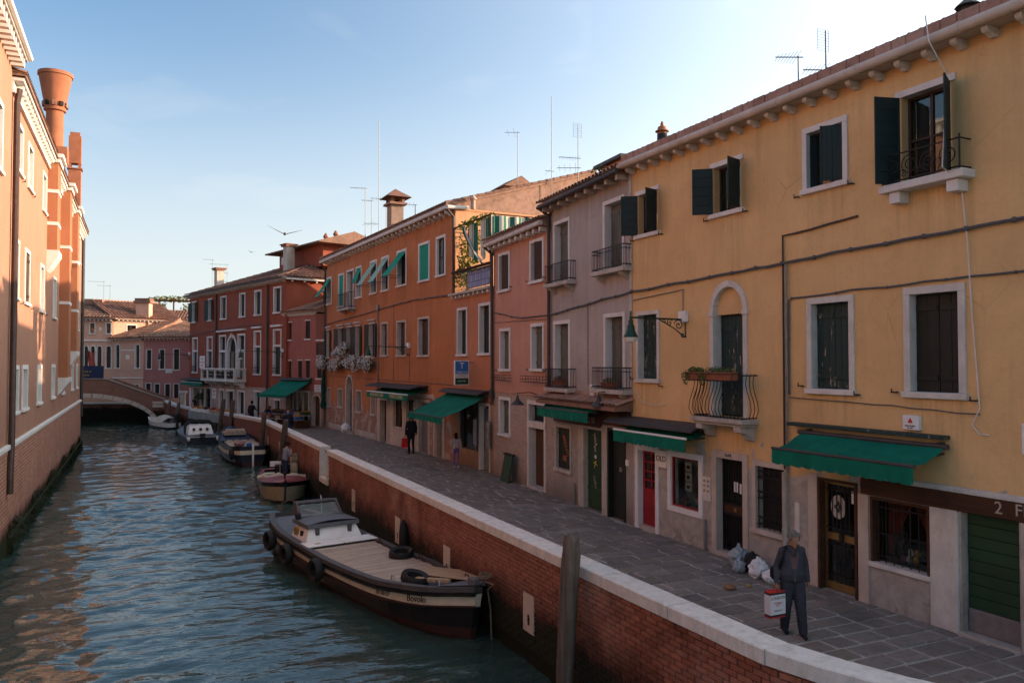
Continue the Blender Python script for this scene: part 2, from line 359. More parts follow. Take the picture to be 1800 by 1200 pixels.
def cloth(name, col, var=.15, trans=.12):
    n = NT(name); f = n.noise(1.4, 5, .6); g = n.noise(5, 4, .6, n.map((1, 1, .2)))
    c = n.mix(n.step(f, .3, .7), mul(col, 1 - var), mul(col, 1 + var)); c = n.mix(n.math('MULTIPLY', n.step(g, .52, .75), .3), c, mul(col, .6))
    b = n.node('BsdfPrincipled'); n.put(b.inputs['Base Color'], c); b.inputs['Roughness'].default_value = .85; b.inputs['Specular IOR Level'].default_value = .2
    n.put(b.inputs['Normal'], n.bump(n.noise(60), .2, .002))
    t = n.node('BsdfTranslucent'); n.put(t.inputs[0], c); m = n.node('MixShader'); m.inputs[0].default_value = trans
    n.t.links.new(b.outputs[0], m.inputs[1]); n.t.links.new(t.outputs[0], m.inputs[2]); n.t.links.new(m.outputs[0], n.out.inputs[0]); return n.m

M = {}
M['stone'] = stone('istrian_stone', (.66, .63, .58)); M['stone_pale'] = stone('clean_stone', (.7, .68, .65), .1, .25)  # the second stone is paler and more even, with less dirt
M['stone_old'] = stone('weathered_stone', (.5, .455, .4), .2, .6); M['stone_pink'] = stone('pinkish_stone', (.56, .48, .41), .18, .45)
M['white'] = simple('white_paint', (.72, .72, .72), .5, var=.08, bump=.05)
M['dark_green'] = oldpaint('dark_green_shutter', (.007, .022, .024), (.1, .11, .1), .74)
M['worn_green'] = oldpaint('flaking_green_shutter', (.01, .036, .034), (.32, .27, .22), .585, scale=4.0)
M['black_green'] = oldpaint('black_green_shutter', (.011, .015, .011), (.1, .09, .07), .78)
M['grey_green'] = oldpaint('grey_green_shutter', (.1, .105, .085), (.25, .22, .18), .66)
M['brown_shutter'] = oldpaint('brown_shutter', (.045, .026, .02), (.14, .1, .08), .7)
M['black_shutter'] = oldpaint('black_shutter', (.018, .016, .015), (.08, .07, .06), .78)
M['red_paint'] = oldpaint('red_door_paint', (.27, .012, .016), (.2, .1, .06), .77, .45)
M['iron'] = simple('black_iron', (.016, .016, .017), .55, .3, .3, 12)
M['rust'] = simple('rusty_iron', (.09, .045, .03), .8, .1, .4, 10)
M['steel'] = simple('grey_steel', (.3, .3, .31), .45, .7, .2)
M['zinc'] = simple('zinc_pipe', (.23, .22, .21), .5, .3, .25)
M['lead'] = simple('dark_sheet', (.055, .05, .05), .6, .1, .3)
M['brown_pipe'] = simple('brown_downpipe', (.06, .032, .024), .5, .1, .3)
M['mast'] = simple('aerial_metal', (.13, .13, .13), .5, .5, .2)
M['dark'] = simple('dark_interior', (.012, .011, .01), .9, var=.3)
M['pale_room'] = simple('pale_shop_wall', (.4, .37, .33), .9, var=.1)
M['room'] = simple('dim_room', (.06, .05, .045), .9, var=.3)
M['glass'] = glass('window_glass')
M['curtain'] = cloth('net_curtain', (.5, .48, .45), .1)
M['green'] = cloth('green_awning', (.004, .16, .105), .22); M['green_dark'] = cloth('dark_green_cloth', (.005, .06, .045))
M['teal_blind'] = cloth('green_blind', (.02, .3, .2), .1); M['pale_blind'] = cloth('faded_green_blind', (.3, .5, .4), .1)
M['cable'] = simple('grey_cable', (.1, .1, .105), .7, var=.3, scale=14)
M['white_cable'] = simple('white_cable', (.6, .6, .58), .5, var=.1)
M['brick_eave'] = pieces('eave_brick', [(.2, .1, .075), (.3, .165, .12), (.42, .28, .22), (.26, .13, .09), (.36, .22, .17)], dirt=.4)
M['tile'] = pieces('roof_tile', [(.1, .05, .038), (.34, .16, .1), (.17, .085, .06), (.46, .28, .2), (.13, .07, .052), (.27, .12, .075)], dirt=.5, scale=5)
M['wood_door'] = wood('brown_wood_door', (.07, .034, .02), (.12, .06, .035), axis='z')
M['beam'] = wood('old_brown_beam', (.05, .022, .012), (.12, .052, .026), axis='x', grain=8)
M['brass'] = simple('brass', (.45, .3, .12), .35, .8, .2)
M['rubber'] = simple('black_rubber', (.012, .012, .013), .75, var=.4)
M['yellow'] = plaster('yellow_render', (.67, .44, .205), .14, .34, low=(.45, .415, .37), low_z=2.0, peel=.3, peel_z=2.5, peel_col=(.42, .39, .35), ztop=9.2, sills=((16.65, 7.34, .5), (13.66, 7.38, .53), (10.92, 7.4, .55), (8.74, 7.0, .75), (16.66, 3.7, .5), (10.83, 3.6, .56), (8.71, 3.6, .55), (13.57, 2.85, .85)))
M['grey'] = plaster('grey_render', (.4, .36, .33), .18, .35, low=(.34, .305, .27), low_z=2.2, peel=.05, ztop=9.0, top_amt=.55, sills=((4.2, 6.5, .9), (.9, 6.55, .92), (4.2, 3.28, .9), (.9, 3.3, .92)))
M['pink'] = plaster('salmon_render', (.52, .27, .19), .13, .28, low=(.43, .33, .27), low_z=3.1, peel=.16, peel_z=1.2, brick=True, edge=.06, low_brick=True, ztop=8.5, sills=((4.06, 6.78, .58), (1.1, 6.84, .58), (3.97, 3.88, .54), (1.06, 3.9, .54), (4.0, 1.52, .56)))
M['tab'] = plaster('brick_orange_render', (.46, .19, .1), .16, .3, low=(.42, .25, .15), low_z=2.6, peel=.12, peel_z=1.5, brick=True)
M['orange'] = plaster('orange_render', (.45, .165, .065), .2, .42, peel=.36, peel_z=1.9, peel_col=(.4, .32, .26), brick=True, ztop=10.6, sills=((20.1, 7.9, .6), (17.3, 7.6, .6), (15.4, 7.3, 1.1), (13.65, 7.9, .55), (10.95, 7.9, .6), (9.0, 7.9, .6), (6.5, 7.95, .7), (3.5, 7.95, .7), (1.5, 8.0, .55), (9.1, 4.5, .55), (6.5, 4.45, .65), (3.53, 4.45, .7), (14.0, 3.9, 2.6)))
M['flank'] = plaster('ochre_flank', (.6, .31, .165), .2, .3)
M['red'] = plaster('dark_red_render', (.26, .066, .036), .16, .3, low=(.42, .3, .25), low_z=2.3, edge=.12)
M['rose'] = plaster('rose_render', (.34, .125, .1), .12, .3, low=(.36, .25, .21), low_z=2.3, edge=.15)
M['mauve'] = plaster('mauve_render', (.36, .16, .145), .12, .2, peel=.16, peel_z=.9, brick=True)
M['salmon'] = plaster('pale_salmon_render', (.55, .32, .23), .12, .2)
M['left'] = plaster('peach_render', (.36, .185, .125), .1, .16); M['left_dark'] = plaster('terracotta_render', (.36, .145, .075), .12, .16)
M['left_brick'] = brickwall('left_brick_base', (.33, .12, .074), (.43, .18, .118), (.5, .38, .3), -.6, (.022, .028, .008), .4, dark=.25, bh=.11, bw=.34)
M['quay_back'] = brickwall('quay_brick_far', (.2, .065, .038), (.24, .09, .055), (.16, .12, .1), -.25, (.012, .013, .006), .1, dark=.5, bh=.075)
M['bridge_brick'] = brickwall('bridge_brick', (.21, .085, .058), (.27, .12, .085), (.2, .155, .13), .0, (.012, .014, .007), .1)
M['coping'] = simple('dark_coping', (.24, .19, .16), .9, 0, .3, 3)
M['mortar'] = simple('mortar', (.17, .15, .135), .95, var=.3, scale=14)
# ------------------------------------------------------------------ the setting: water, quay, pavement, ground
def quay_x(y):
    """outer face of the quay wall"""
    P = [(-6, 12.2), (1.5, 9.2), (4.2, 7.55), (5.7, 6.8), (6.8, 6.42), (9, 6.38), (29, 6.31), (46.3, 6.33), (61.5, 5.35), (75.5, 1.9), (79, .9)]
    for (a, b), (c, d) in zip(P, P[1:]):
        if a <= y <= c: return b + (d - b) * (y - a) / (c - a)
    return P[-1][1]
def cap_z(y): return 1.0 if y < 47 else (1.0 - .35 * min(1, (y - 47) / 13) if y < 72 else .65 + .35 * min(1, (y - 72) / 3))
def pave_z(y): return 0.0 if y < 47 else -.3 * min(1, (y - 47) / 14)
random.seed(11)
n = NT('ground_soil'); n.done(n.mix(n.noise(.05), (.1, .09, .08), (.14, .12, .1)), .95); M['soil'] = n.m
MB().quad((-900, -300, -2.6), (900, -300, -2.6), (900, 1500, -2.6), (-900, 1500, -2.6)).build('ground', M['soil'], kind='structure')
# water: real ripples, finer ones as relief in the material
def canal_water():
    ys = np.concatenate([np.arange(-8, 4, .4), np.arange(4, 34, .1), np.arange(34, 60, .16), np.arange(60, 112, .35)])
    xs = np.concatenate([np.arange(-16, -3.6, .6), np.arange(-3.6, 8, .1), np.arange(8, 13, .5)])
    X, Y = np.meshgrid(xs, ys); Z = np.zeros_like(X); rs = np.random.RandomState(5)
    for i in range(56):
        lam = .3 * (6.0 ** rs.rand()); k = 2 * math.pi / lam; a = math.pi / 2 + rs.normal(0, .62) + (math.pi if rs.rand() < .3 else 0)
        amp = .0034 * lam ** .8 * (1 + .6 * rs.rand()); ph = rs.rand() * 6.28
        arg = k * (X * math.cos(a) + Y * math.sin(a)) + ph + 1.1 * np.sin(.35 * X + .23 * Y + ph)
        Z += amp * (np.sin(arg) + .22 * np.cos(2 * arg))
    patch = .6 + .55 * (np.sin(.31 * X + .17 * Y + 1) * np.sin(.11 * Y - .2 * X) + .5)
    Z = -1.2 + Z * np.clip(patch, .35, 1.5)
    nx, ny = len(xs), len(ys)
    me = bpy.data.meshes.new('canal_water'); co = np.stack([X, Y, Z], -1).reshape(-1, 3)
    idx = np.arange(nx * ny).reshape(ny, nx)
    q = np.stack([idx[:-1, :-1], idx[:-1, 1:], idx[1:, 1:], idx[1:, :-1]], -1).reshape(-1, 4)
    me.vertices.add(len(co)); me.vertices.foreach_set('co', co.ravel()); me.loops.add(q.size); me.loops.foreach_set('vertex_index', q.ravel())
    me.polygons.add(len(q)); me.polygons.foreach_set('loop_start', np.arange(0, q.size, 4)); me.polygons.foreach_set('loop_total', np.full(len(q), 4))
    me.polygons.foreach_set('use_smooth', [True] * len(q)); me.update(); me.validate()
    n = NT('canal_water'); a = n.noise(8.5, 2, .5, n.map((.6, 1.35, 1))); b = n.noise(3.4, 3, .5, n.map((.55, 1.25, 1), rot=(0, 0, .25)))
    h = n.math('ADD', n.math('MULTIPLY', a, .42), b)
    col = n.mix(n.noise(.25, 3), (.022, .046, .041), (.034, .066, .058))
    n.done(col, .02, 0, n.bump(h, .5, .035), .5, IOR=1.5); me.materials.append(n.m)
    o = bpy.data.objects.new('canal_water', me); COL.objects.link(o); tag(o, kind='structure')
canal_water()
# pavement bed (its joints) and paving stones laid in courses across the street
n = NT('paving_joint'); f = n.noise(6, 5); n.done(n.mix(n.step(f, .35, .65), (.36, .34, .31), (.48, .455, .415)), .95, 0, n.bump(f, .4, .01)); M['joint'] = n.m
def facade_x(y):
    P = [(-8, 11.57), (17.35, 11.57), (22.47, 11.89), (27.62, 12.16), (31.77, 12.16), (52.4, 11.1), (56, 9.1), (75.6, 4.0), (84, 3.0)]
    for (a, b), (c, d) in zip(P, P[1:]):
        if a <= y <= c: return b + (d - b) * (y - a) / (c - a)
    return P[-1][1]
pav = MB(); ysb = [-6] + [-5 + 1.0 * i for i in range(88)]
for a, b in zip(ysb, ysb[1:]):
    za, zb = pave_z(a) - .012, pave_z(b) - .012
    pav.quad((quay_x(a) + .12, a, za), (facade_x(a) + .6, a, za), (facade_x(b) + .6, b, zb), (quay_x(b) + .12, b, zb))
    pav.quad((quay_x(a) + .12, a, za), (quay_x(b) + .12, b, zb), (quay_x(b) + .12, b, -2.6), (quay_x(a) + .12, a, -2.6))
pavement = pav.build('pavement', M['joint'], kind='structure')
M['paving'] = pieces('paving_stone', [(.14, .125, .114), (.235, .21, .188), (.17, .145, .122), (.29, .262, .238), (.155, .14, .128), (.2, .168, .14)], .6, .6, .012, 9, .5)
far_stones = MB(); count = 0; y = 4.6
def slab(mb, x0, x1, y0, y1, z, h, b=.012):
    j = lambda: random.uniform(-.012, .012)
    p = [(x0 + j(), y0 + j()), (x1 + j(), y0 + j()), (x1 + j(), y1 + j()), (x0 + j(), y1 + j())]
    cx, cy = (x0 + x1) / 2, (y0 + y1) / 2; tl = random.uniform(-.006, .006); tw = random.uniform(-.006, .006)
    top = [(a + (cx - a) * b * 2 / (x1 - x0), c + (cy - c) * b * 2 / (y1 - y0), z + h + tl * (a - cx) + tw * (c - cy)) for a, c in p]
    mid = [(a, c, z + h - b) for a, c in p]; bot = [(a, c, z - .03) for a, c in p]
    v = top + mid + bot
    return mb.add(v, [(0, 1, 2, 3)] + [(4 + i, 4 + (i + 1) % 4, (i + 1) % 4, i) for i in range(4)] + [(8 + i, 8 + (i + 1) % 4, 4 + (i + 1) % 4, 4 + i) for i in range(4)])
while y < 60:
    d = random.uniform(.36, .46); x = quay_x(y) + .36 + random.uniform(-.35, 0)
    while x < facade_x(y) - .02:
        w = random.uniform(.46, .86); xe = min(x + w, facade_x(y) + .02)
        if xe - x < .2: break
        g = .02 + random.random() * .013; h = random.uniform(.0, .012); xs_ = max(x, quay_x(y) + .3)
        if count < 300 and y > 5.2:
            slab(MB(), xs_ + g, xe - g, y + g, y + d - g, pave_z(y), h).build('paving_stone', M['paving'], pavement); count += 1
        else: slab(far_stones, xs_ + g, xe - g, y + g, y + d - g, pave_z(y), h)
        x += w
    y += d
far_stones.build('paving_stones', M['paving'], pavement, kind='stuff')
# quay wall: brick core, single bricks where they can be told apart, cap stones, drain stones
qw = empty('quay_wall', (6.4, 12, -1.2), label='long low brick quay wall with white stone capping along the canal', cat='wall')
def pw(o): o.parent = qw; o.matrix_parent_inverse = Matrix.Translation((-6.4, -12, 1.2)); return o
core = MB(); ysq = [-6, -3, 0, 1.5, 3, 4.2, 5, 5.7, 6.2, 6.8, 8, 9] + list(range(10, 80, 2))
GAP = (29.35, 30.75)
for a, b in zip(ysq, ysq[1:]):
    for (s, e) in ([(a, b)] if not (a < GAP[1] and b > GAP[0]) else [(a, min(b, GAP[0])), (max(a, GAP[1]), b)]):
        if e - s < .01: continue
        q0, q1 = quay_x(s), quay_x(e); t0, t1 = cap_z(s) - .18, cap_z(e) - .18
        off = .03 if s < 34 else 0.0
        A_, B_, C_, D_ = (q0 + off, s), (q1 + off, e), (q1 + .3, e), (q0 + .3, s)
        core.add([(*A_, -2.6), (*B_, -2.6), (*C_, -2.6), (*D_, -2.6), (*A_, t0), (*B_, t1), (*C_, t1), (*D_, t0)],
                 [(0, 1, 5, 4), (2, 3, 7, 6), (4, 5, 6, 7), (0, 4, 7, 3), (1, 2, 6, 5)])
core.box(quay_x(30) + .02, quay_x(30) + .4, GAP[0], GAP[1], -2.6, -.12)
M['core'] = brickwall('quay_core', (.2, .065, .038), (.24, .09, .055), (.14, .11, .095), -.35, (.01, .012, .006), .05, dark=.5, bh=.075)
pw(core.build('brick_core', M['core']))
M['qbrick'] = pieces('quay_brick', [(.17, .056, .036), (.3, .1, .058), (.4, .16, .1), (.22, .072, .044), (.32, .15, .11), (.26, .085, .05)], .85, .7, .008, 12, .6, dz=-.38)
rest = MB(); nb = 0; BH = .078
for r_ in range(22):
    z0 = -.92 + r_ * BH; y = 4.6 + (r_ % 2) * .13
    while y < 33:
        L = .25; ym = y + L / 2
        skip = GAP[0] - .1 < ym < GAP[1] + .1 or z0 + BH > cap_z(y) - .185
        if not skip:
            q0, q1 = quay_x(y + .006), quay_x(y + L - .006); o = random.uniform(-.004, .006)
            mb = MB() if (nb < 300 and 5.6 < y < 9.6 and z0 > -.75) else rest
            if mb is not rest: nb += 1
            e0, e1 = .005, .009
            P = []
            for yy, q in ((y + .006, q0), (y + L - .006, q1)):
                for zz in (z0 + .005, z0 + BH - .006): P.append((q + o, yy, zz))
            v = [P[0], P[2], P[3], P[1]]
            fr = [(p[0], p[1] + (e0 if i in (0, 3) else -e0), p[2] + (.004 if i in (0, 1) else -.004)) for i, p in enumerate(v)]
            md = [(p[0] + e1, p[1], p[2]) for p in v]; bk = [(p[0] + .05, p[1], p[2]) for p in v]
            mb.add(fr + md + bk, [(0, 1, 2, 3)] + [(4 + i, 4 + (i + 1) % 4, (i + 1) % 4, i) for i in range(4)] + [(8 + i, 8 + (i + 1) % 4, 4 + (i + 1) % 4, 4 + i) for i in range(4)])
            if mb is not rest: pw(mb.build('brick', M['qbrick']))
        y += .26
pw(rest.build('bricks', M['qbrick'], kind='stuff'))
M['cap'] = stone('cap_stone', (.7, .675, .64), .16, .55, 6.0)
capcuts = [-6, -3.6, -1.2, 1.2, 3.2, 5.1, 6.95, 8.72, 10.4, 12.2, 14.1, 15.9, 17.8, 19.6, 21.4, 23.3, 25.2, 27.2, 29.32, 30.78, 32.6, 34.6, 36.6, 38.6, 40.6, 42.6, 44.6, 46.3, 48.5, 51, 53.5, 56, 58.5, 61.5, 63.2, 65, 67.5, 70, 72.5, 75.4]
for a, b in zip(capcuts, capcuts[1:]):
    if (a, b) in ((29.32, 30.78), (61.5, 63.2)): continue
    m_ = MB(); a += .011; b -= .011; ts = [a, b] if a > 7 or a < -1 else [a, (2 * a + b) / 3, (a + 2 * b) / 3, b]
    prof = lambda q, z: [(q - .045, z - .18), (q - .05, z - .015), (q - .035, z), (q + .345, z), (q + .36, z - .015), (q + .355, z - .18)]
    v = []
    for t in ts: v += [(p[0], t, p[1]) for p in prof(quay_x(t), cap_z(t) + random.uniform(-.004, .004))]
    f = [list(range(6)), [6 * (len(ts) - 1) + i for i in range(6)][::-1]]
    for i in range(len(ts) - 1): f += [(6 * i + k, 6 * i + (k + 1) % 6, 6 * i + 6 + (k + 1) % 6, 6 * i + 6 + k) for k in range(6)]
    pw(m_.add(v, f).build('cap_stone', M['cap']))
for yy, z0, z1, w in ((7.95, -.62, .05, .42), (12.9, -.62, .06, .42), (17.05, -.65, .05, .42), (20.8, -.65, .05, .42), (25.6, -.6, .1, .4), (37.3, -.5, .3, .35), (40.6, -.5, .3, .35), (44.5, -.5, .25, .35), (52.5, -.6, .1, .4), (66, -.6, .0, .35)):
    q = quay_x(yy) - .012; m_ = MB()   # drain stones with a small arched outlet
    hw = .055; h0 = z0 + .12; h1 = z0 + .27
    m_.box(q, q + .1, yy - w / 2, yy - hw, z0, z1); m_.box(q, q + .1, yy + hw, yy + w / 2, z0, z1); m_.box(q, q + .1, yy - hw, yy + hw, z0, h0)
    arc = [(yy - hw, h1)] + [(yy + hw * math.cos(math.pi * (1 - k / 6)), h1 + hw * math.sin(math.pi * k / 6)) for k in range(1, 6)] + [(yy + hw, h1), (yy + hw, z1), (yy - hw, z1)]
    m_.prism(arc, 'x', q, q + .1); m_.cm = 1; m_.box(q + .07, q + .1, yy - hw, yy + hw, h0, h1 + hw)
    pw(m_.build('drain_stone', [M['stone_pink'], M['dark']]))
gp = MB()   # landing gap: stone jambs, step and chain
gq = quay_x(30)
for a, b in ((GAP[0] - .02, GAP[0] + .13), (GAP[1] - .13, GAP[1] + .02)): gp.bbox(gq - .05, gq + .36, a, b, -.1, 1.004, .012)
pw(gp.build('gate_post', M['stone'])); gp = MB(); gp.bbox(gq - .06, gq + .4, GAP[0], GAP[1], -.3, -.11, .012); gp.bbox(gq + .12, gq + .4, GAP[0] + .13, GAP[1] - .13, -.109, .02, .012)
pw(gp.build('landing_step', M['stone']))
ch = MB(); ch.tube([(gq + .15, GAP[0] + .13 + t * (GAP[1] - GAP[0] - .26), .86 - .12 * math.sin(math.pi * t)) for t in [i / 10 for i in range(11)]], .018, 5); pw(ch.build('chain', M['iron']))

# ------------------------------------------------------------------ houses
class House:
    """local frame: x along the front, y out of the front, z up"""
    def __init__(s, name, label, A, B, cat='house'):
        A, B = Vector(A), Vector(B); d = B - A; s.L = d.length; s.A = A; s.u = d.normalized(); s.n = Vector((-s.u.y, s.u.x))
        s.rz = math.atan2(d.y, d.x); s.root = empty(name, (A.x, A.y, 0), s.rz, label, cat); s.holes = []
    def W(s, x, y, z): p = s.A + s.u * x + s.n * y; return Vector((p.x, p.y, z))
    def put(s, o, x, y, z, rz=0.0): o.location = s.W(x, y, z); o.rotation_euler = (0, 0, s.rz + rz); return o
    def part(s, mb, name, mat, parent=None, smooth=False, kind=None, label=None):
        return mb.build(name, mat, parent or s.root, smooth, kind=kind, label=label)
    def wall(s, mat, x0, x1, z0, z1, D=7.0, depth=.26, name='wall', top=None, sides=True, back=True, gable=None):
        mb = MB(); xs = sorted({x0, x1, *[h[0] for h in s.holes], *[h[1] for h in s.holes]}); zs = sorted({z0, z1, *[h[2] for h in s.holes], *[h[4] for h in s.holes]})
        xs = [x for x in xs if x0 <= x <= x1]; zs = [z for z in zs if z0 <= z <= z1]
        for a, b in zip(xs, xs[1:]):
            run = None
            for c, d in zip(zs, zs[1:]):
                inh = any(h[0] < (a + b) / 2 < h[1] and h[2] < (c + d) / 2 < h[4] for h in s.holes)
                if not inh: run = (run[0], d) if run else (c, d)
                if inh and run: mb.quad((a, 0, run[0]), (b, 0, run[0]), (b, 0, run[1]), (a, 0, run[1])); run = None
            if run: mb.quad((a, 0, run[0]), (b, 0, run[0]), (b, 0, run[1]), (a, 0, run[1]))
        for a, b, c, sp, d in s.holes:
            if a < x0 or b > x1: continue
            e = -depth
            mb.quad((a, 0, c), (a, e, c), (a, e, sp), (a, 0, sp)); mb.quad((b, 0, c), (b, 0, sp), (b, e, sp), (b, e, c)); mb.quad((a, 0, c), (b, 0, c), (b, e, c), (a, e, c))
            if sp == d: mb.quad((a, 0, d), (a, e, d), (b, e, d), (b, 0, d))
            else:
                cx, r = (a + b) / 2, (b - a) / 2; hz = (d - sp) / r; N = 12
                pt = [(cx - r * math.cos(math.pi * k / N), sp + r * hz * math.sin(math.pi * k / N)) for k in range(N + 1)]
                for p, q in zip(pt, pt[1:]):
                    mb.quad((p[0], 0, p[1]), (q[0], 0, q[1]), (q[0], 0, d), (p[0], 0, d)); mb.quad((p[0], 0, p[1]), (p[0], e, p[1]), (q[0], e, q[1]), (q[0], 0, q[1]))
        if sides:
            for x in (x0, x1): mb.quad((x, 0, z0), (x, -D, z0), (x, -D, z1), (x, 0, z1))
            mb.quad((x0, -D, z0), (x1, -D, z0), (x1, -D, z1), (x0, -D, z1))
            mb.quad((x0, -1.3, z0), (x1, -1.3, z0), (x1, -1.3, z1), (x0, -1.3, z1)) if back else None
        if gable:
            yr, zr = gable
            for x in (x0, x1): mb.add([(x, 0, z1), (x, -D, z1), (x, yr, zr)], [(0, 1, 2)])
        return s.part(mb, name, mat)
    def hole(s, x0, x1, z0, z1, crown=None): s.holes.append((x0, x1, z0, z1, crown or z1))
    def frame(s, x0, x1, z0, z1, fw=.1, mat='stone', proud=.035, rec=.2, sill=True, jambs=True, crown=None, sillh=.09, name='window', keystone=False):
        """stone surround; x0..z1 are its outer edges; returns the clear opening"""
        mb = MB(); zb = z0 + (sillh if sill else 0); a, b, t = x0 + fw, x1 - fw, z1 - fw
        g = .004
        if crown:
            t = z1
            if jambs: mb.box(x0, a, -rec, proud, zb, z1); mb.box(b, x1, -rec, proud, zb, z1)
            cx = (x0 + x1) / 2; ro, ri = (x1 - x0) / 2, (x1 - x0) / 2 - fw; ho = (crown - z1) / ro; N = 12
            for k in range(N):
                t0, t1 = math.pi * k / N + .006, math.pi * (k + 1) / N - .006
                pts = [(cx - ro * math.cos(t0), z1 + ho * ro * math.sin(t0)), (cx - ro * math.cos(t1), z1 + ho * ro * math.sin(t1)), (cx - ri * math.cos(t1), z1 + ho * ri * math.sin(t1)), (cx - ri * math.cos(t0), z1 + ho * ri * math.sin(t0))]
                mb.prism(pts, 'y', -rec, proud)
            for xx in ((x0 - .03, a + .015), (b - .015, x1 + .03)): mb.box(xx[0], xx[1], -rec + .01, proud + .025, z1 - .1, z1 - .003)
            if keystone: mb.prism([(cx - .09, crown - fw - .05), (cx + .09, crown - fw - .05), (cx + .12, crown + .1), (cx - .12, crown + .1)], 'y', -.02, proud + .06)
            s.hole(x0 + .01, x1 - .01, z0, z1, crown - .01)
        else:
            if jambs: mb.box(x0, a, -rec, proud, zb + g, t - g); mb.box(b, x1, -rec, proud, zb + g, t - g)
            mb.box(x0, x1, -rec, proud, t, z1)
            if not jambs: s.hole(a - .004, b + .004, z0, z1 - .005)
            else: s.hole(x0 + .01, x1 - .01, z0, z1 - .005)
        w = s.part(mb, name, M[mat])
        if sill:
            m2 = MB(); m2.bbox(x0 - .03, x1 + .03, -rec, proud + .05, z0 - .01, z0 + sillh, .008); s.part(m2, 'sill', M[mat], w)
        return w, (a, b, zb, t)
    def planks(s, x0, x1, z0, z1, y, mat, parent, pw_=.125, th=.035, vertical=True, name='shutter', battens=(.14, .86), joined=True, hinge=True):
        """one leaf of boards, battens on the face"""
        mb = MB(); w = x1 - x0; k = max(1, round((w if vertical else z1 - z0) / pw_)); ps = []
        for i in range(k):
            q = MB() if not joined else mb; j = random.uniform(-.003, .003)
            if vertical: q.bbox(x0 + w * i / k + .002, x0 + w * (i + 1) / k - .002, y - th + j, y + j, z0, z1, .005)
            else: q.bbox(x0, x1, y - th + j, y + j, z0 + (z1 - z0) * i / k + .002, z0 + (z1 - z0) * (i + 1) / k - .002, .005)
            ps.append(q)
        bt = mb if joined else None; bs = []
        if vertical:
            for b_ in battens:
                zz = z0 + (z1 - z0) * b_; q = mb if joined else MB(); q.box(x0 + .02, x1 - .02, y - .001, y + .02, zz - .045, zz + .045); bs.append(q)
        if not mb.v: mb.box(x0 + .01, x1 - .01, y - th - .006, y - th - .004, z0 + .01, z1 - .01)
        o = s.part(mb, name, M[mat], parent)
        if not joined:
            for q in ps: s.part(q, 'plank', M[mat], o)
            for q in bs: s.part(q, 'batten', M[mat], o)
        return o
    def shut(s, w, op, mat, y=-.13, leaves=2, joined=True, pw_=.125):
        a, b, c, d = op; g = .004
        for i in range(leaves):
            x0 = a + (b - a) * i / leaves; x1 = a + (b - a) * (i + 1) / leaves
            s.planks(x0 + g, x1 - g, c + .01, d - .008, y, mat, w if joined else None, pw_, joined=joined)
    def swing(s, hx, side, c, d, wid, ang, mat, w=None, pw_=.12, y=.045, vertical=True, joined=True, slats=False):
        """a leaf hinged at x=hx standing open; side +1 opens towards +x, ang from the wall plane"""
        o = MB()
        o.bbox(0, wid * .08, -.03, 0, c, d, .004); o.bbox(wid * .92, wid, -.03, 0, c, d, .004)
        ps = MB(); n_ = 3
        if slats:
            o.bbox(wid * .08, wid * .92, -.03, 0, d - .07, d, .004); o.bbox(wid * .08, wid * .92, -.03, 0, c, c + .07, .004); k = int((d - c - .14) / .05)
            for i in range(k):
                zz = c + .07 + (d - c - .14) * i / k; ps.add([(wid * .08, -.026, zz), (wid * .92, -.026, zz), (wid * .92, -.004, zz + .036), (wid * .08, -.004, zz + .036)], [(0, 1, 2, 3)])
        else:
            k = max(2, round(((d - c) if not vertical else wid) / pw_))
            for i in range(k):
                if vertical: ps.bbox(wid * (.08 + .84 * i / k) + .001, wid * (.08 + .84 * (i + 1) / k) - .001, -.026, -.004, c + .005, d - .005, .004)
                else: ps.bbox(wid * .08, wid * .92, -.026, -.004, c + (d - c) * i / k + .0006, c + (d - c) * (i + 1) / k - .0006, .004)
        o.v += ps.v; base = len(o.v) - len(ps.v); o.f += [[i + base for i in f] for f in ps.f]; o.m += ps.m
        a = R_(ang)
        if side > 0: T = Matrix.Translation((hx, y, 0)) @ Matrix.Rotation(a, 4, 'Z')
        else: T = Matrix.Translation((hx, y, 0)) @ Matrix.Rotation(-a, 4, 'Z') @ Matrix.Diagonal((-1, 1, 1, 1))
        o.v = [tuple(T @ Vector(p)) for p in o.v]
        return s.part(o, 'shutter', M[mat], w)
    def pane(s, w, op, y=-.16, bars=(1, 2), fmat='brown_shutter', curtain=None):
        a, b, c, d = op; mb = MB(); t = .045
        mb.box(a, a + t, y - .03, y + .02, c, d); mb.box(b - t, b, y - .03, y + .02, c, d); mb.box(a + t, b - t, y - .03, y + .02, c, c + t); mb.box(a + t, b - t, y - .03, y + .02, d - t, d)
        for i in range(1, bars[0] + 1): x = a + (b - a) * i / (bars[0] + 1); mb.box(x - .025, x + .025, y - .028, y + .018, c + t, d - t)
        for i in range(1, bars[1] + 1): z = c + (d - c) * i / (bars[1] + 1); mb.box(a + t, b - t, y - .026, y + .012, z - .018, z + .018)
        s.part(mb, 'sash', M[fmat], w); s.part(MB().box(a, b, y - .012, y - .006, c, d), 'pane', M['glass'], w)
        if curtain: s.part(MB().sheet(lambda u, v: (a + (b - a) * u, y - .06 + .015 * math.sin(u * 40), c + (d - c) * v), 24, 1), 'curtain', M[curtain], w)
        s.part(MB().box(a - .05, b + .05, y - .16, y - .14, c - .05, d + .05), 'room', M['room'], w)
    def dark(s, w, op, y=-.2, mat='dark'): a, b, c, d = op; s.part(MB().box(a - .02, b + .02, y - .03, y, c - .02, d + .02), 'shade', M[mat], w)
